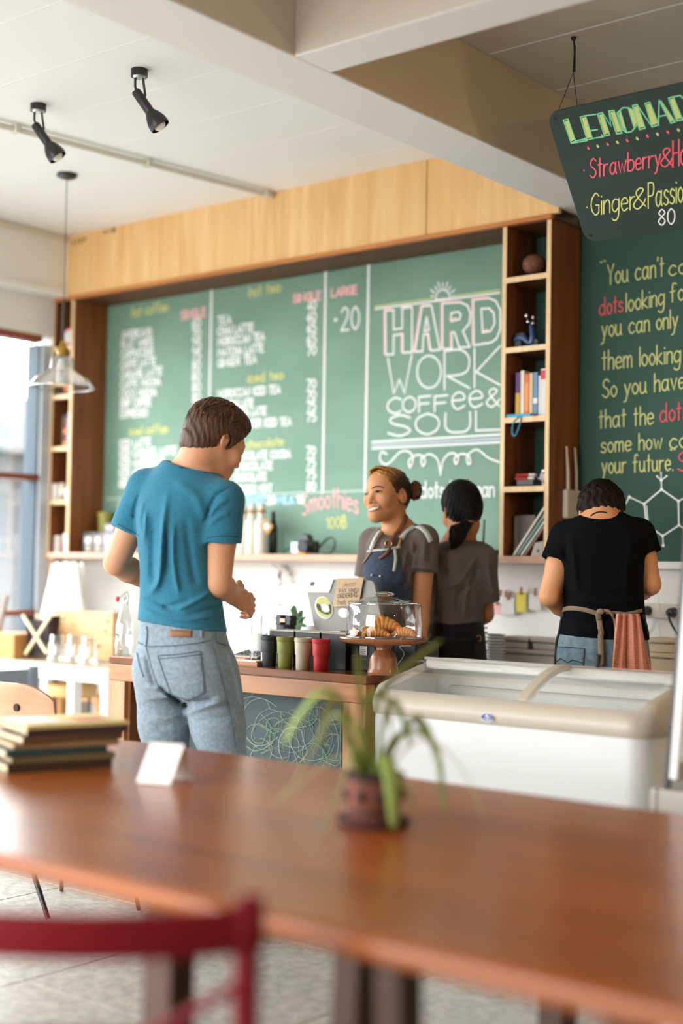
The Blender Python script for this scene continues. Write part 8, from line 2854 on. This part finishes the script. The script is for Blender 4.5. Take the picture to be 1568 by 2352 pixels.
# plywood chair
yp2 = 2.78
pc0, pc1 = P(-75, 1640, y=yp2), P(97, 1640, y=yp2)
pch = thing('plywood_chair', 'plywood shell chair with a round hole in its back, far left', 'chair', ((pc0.x + pc1.x) / 2, yp2, 0))
ztp, zbt = P(50, 1570, y=yp2).z, P(50, 1650, y=yp2).z
wch = pc1.x - pc0.x
M_PLYC = wood('chair_plywood', '#b27a58', '#c99474', '#bd8866', scale=4, axis='X', rough=.4, coat=.1)
def shell(u, v):
    a = (u - .5) * 2
    y = yp2 + .05 * (a * a) + .02 * (1 - v)
    z = zbt - .06 + (ztp - zbt + .06) * v - .05 * (abs(a) ** 4) * v
    return (pc0.x + wch * u, y, z)
MB().grid(shell, 22, 10).build('backrest', M_PLYC, pch, solid=.012, smooth=60, bevel=.002)
hc = P(38, 1625, y=yp2)
MB().cyl((hc.x, yp2 - .004, hc.z), (hc.x, yp2 + .03, hc.z), .012, n=16).build('grip_hole', mat('hole_dark', '#2a1a12', .8), pch)
zseat = .54
MB().prism(rrect(wch, .4, .08, 6), ((pc0.x + pc1.x) / 2, yp2 + .22, zseat), (1, 0, 0), (0, 1, 0), (0, 0, 1), .014).build('seat', M_PLYC, pch, bevel=.004)
MB().tube([((pc0.x + pc1.x) / 2, yp2 + .06, zseat), ((pc0.x + pc1.x) / 2, yp2 + .01, zseat + .1), ((pc0.x + pc1.x) / 2, yp2 + .03, zbt)], .016, 8).build('back_strut', M_BLACKM, pch, smooth=40)
fl = P(110, 2108, z=Z0)
fu = P(70, 1985, y=fl.y)
fu = fl + (fu - fl) * ((zseat - fl.z) / (fu.z - fl.z))
MB().cyl(fu, fl, .010, .008, 10).build('leg', M_BLACKM, pch, smooth=40)
for sx_, sy_ in ((-1, -1), (-1, 1), (1, 1)):
    xm, ym = (pc0.x + pc1.x) / 2 + sx_ * wch * .36, yp2 + .22 + sy_ * .14
    MB().cyl((xm, ym, zseat), (xm + sx_ * .06, ym + sy_ * .06, Z0), .010, .007, 10).build('leg', M_BLACKM, pch, smooth=40)
# grey-blue chair back further behind
yb3_ = 3.95
gcc = P(72, 1555, y=yb3_)
gc = thing('grey_chair', 'grey-blue plastic chair partly behind the plywood chair', 'chair', (gcc.x, yb3_, 0))
zt4 = P(75, 1531, y=yb3_).z
M_GC = mat('grey_blue_plastic', '#7d8b99', .5)
MB().tube([(gcc.x - .03, yb3_ + .02, .53), (gcc.x - .015, yb3_ + .01, .6), (gcc.x + .008, yb3_, zt4 - .03), (gcc.x + .012, yb3_, zt4)], [.03, .034, .034, .026], 12, flat=.5).build('back_upright', M_GC, gc, smooth=60)
MB().tube([(gcc.x - .03, yb3_ - .32, .53), (gcc.x - .015, yb3_ - .33, .6), (gcc.x + .008, yb3_ - .34, zt4 - .03), (gcc.x + .012, yb3_ - .34, zt4)], [.03, .034, .034, .026], 12, flat=.5).build('back_upright', M_GC, gc, smooth=60)
MB().box(gcc.x - .002, gcc.x + .014, yb3_ - .34, yb3_, zt4 - .08, zt4 - .01).build('back_slat', M_GC, gc, bevel=.005)
MB().prism(rrect(.42, .40, .06, 5), (gcc.x - .22, yb3_ - .17, .53), (1, 0, 0), (0, 1, 0), (0, 0, 1), .02).build('seat', M_GC, gc, bevel=.005)
for sx_ in (-1, 1):
    for sy_ in (-1, 1):
        MB().cyl((gcc.x - .22 + sx_ * .17, yb3_ - .17 + sy_ * .16, .53), (gcc.x - .22 + sx_ * .2, yb3_ - .17 + sy_ * .19, Z0), .014, .010, 10).build('leg', M_GC, gc, smooth=40)
# low wooden bench behind the stool
bn = thing('wooden_bench', 'low honey wood bench behind the round stool', 'bench', (-5.3, 4.85, 0))
xb0, xb1 = P(60, 1600, y=4.85).x, P(245, 1600, y=4.85).x
zbn = P(150, 1590, y=4.85).z
MB().box(max(xb0, -5.9), xb1, 4.80, 4.93, zbn - .03, zbn).build('top', wood('honey_wood', '#b98548', '#cf9c60', scale=5, axis='X'), bn, bevel=.003)
for x in (max(xb0, -5.9) + .02, xb1 - .06):
    MB().box(x, x + .04, 4.82, 4.91, Z0, zbn - .031).build('leg', wood('honey_wood', '#b98548', '#cf9c60', scale=5, axis='X'), bn, bevel=.003)

# ================================================================== outside the window
bn2 = thing('street_banner', 'pale blue banner hanging outside the left window', 'banner', (-8.4, 6.3, 1.7))
a, b = P(64, 920, x=-8.4), P(98, 800, x=-8.4)
MB().box(-8.41, -8.39, a.y, b.y, a.z, b.z).build('cloth', mat('banner_blue', (.085, .10, .15), .8), bn2)
MB().cyl((-8.4, (a.y + b.y) / 2, -.15), (-8.4, (a.y + b.y) / 2, b.z + .3), .02, n=8).build('pole', M_STEEL, bn2)
hs = thing('street_facade', 'pale shop facade across the street seen through the window', 'building', (-14, 6, -.15))
MB().box(-14.4, -14, 0, 16, -.15, 3.4).build('wall', mat('facade_pale', (.10, .10, .105), .9), hs)
for k in range(6):
    yy = 1.2 + k * 2.4
    f = MB().box(-14.0, -13.95, yy, yy + 1.5, .3, 2.3).build('window', mat('facade_window', (.06, .065, .075), .3), hs)
    MB().box(-13.95, -13.92, yy - .06, yy + 1.56, 2.3, 2.38).build('lintel', mat('facade_trim', (.075, .075, .078), .8), f)
MB().box(-14.0, -12.8, 0, 16, 2.6, 2.72).build('awning', mat('facade_trim', (.075, .075, .078), .8), hs)
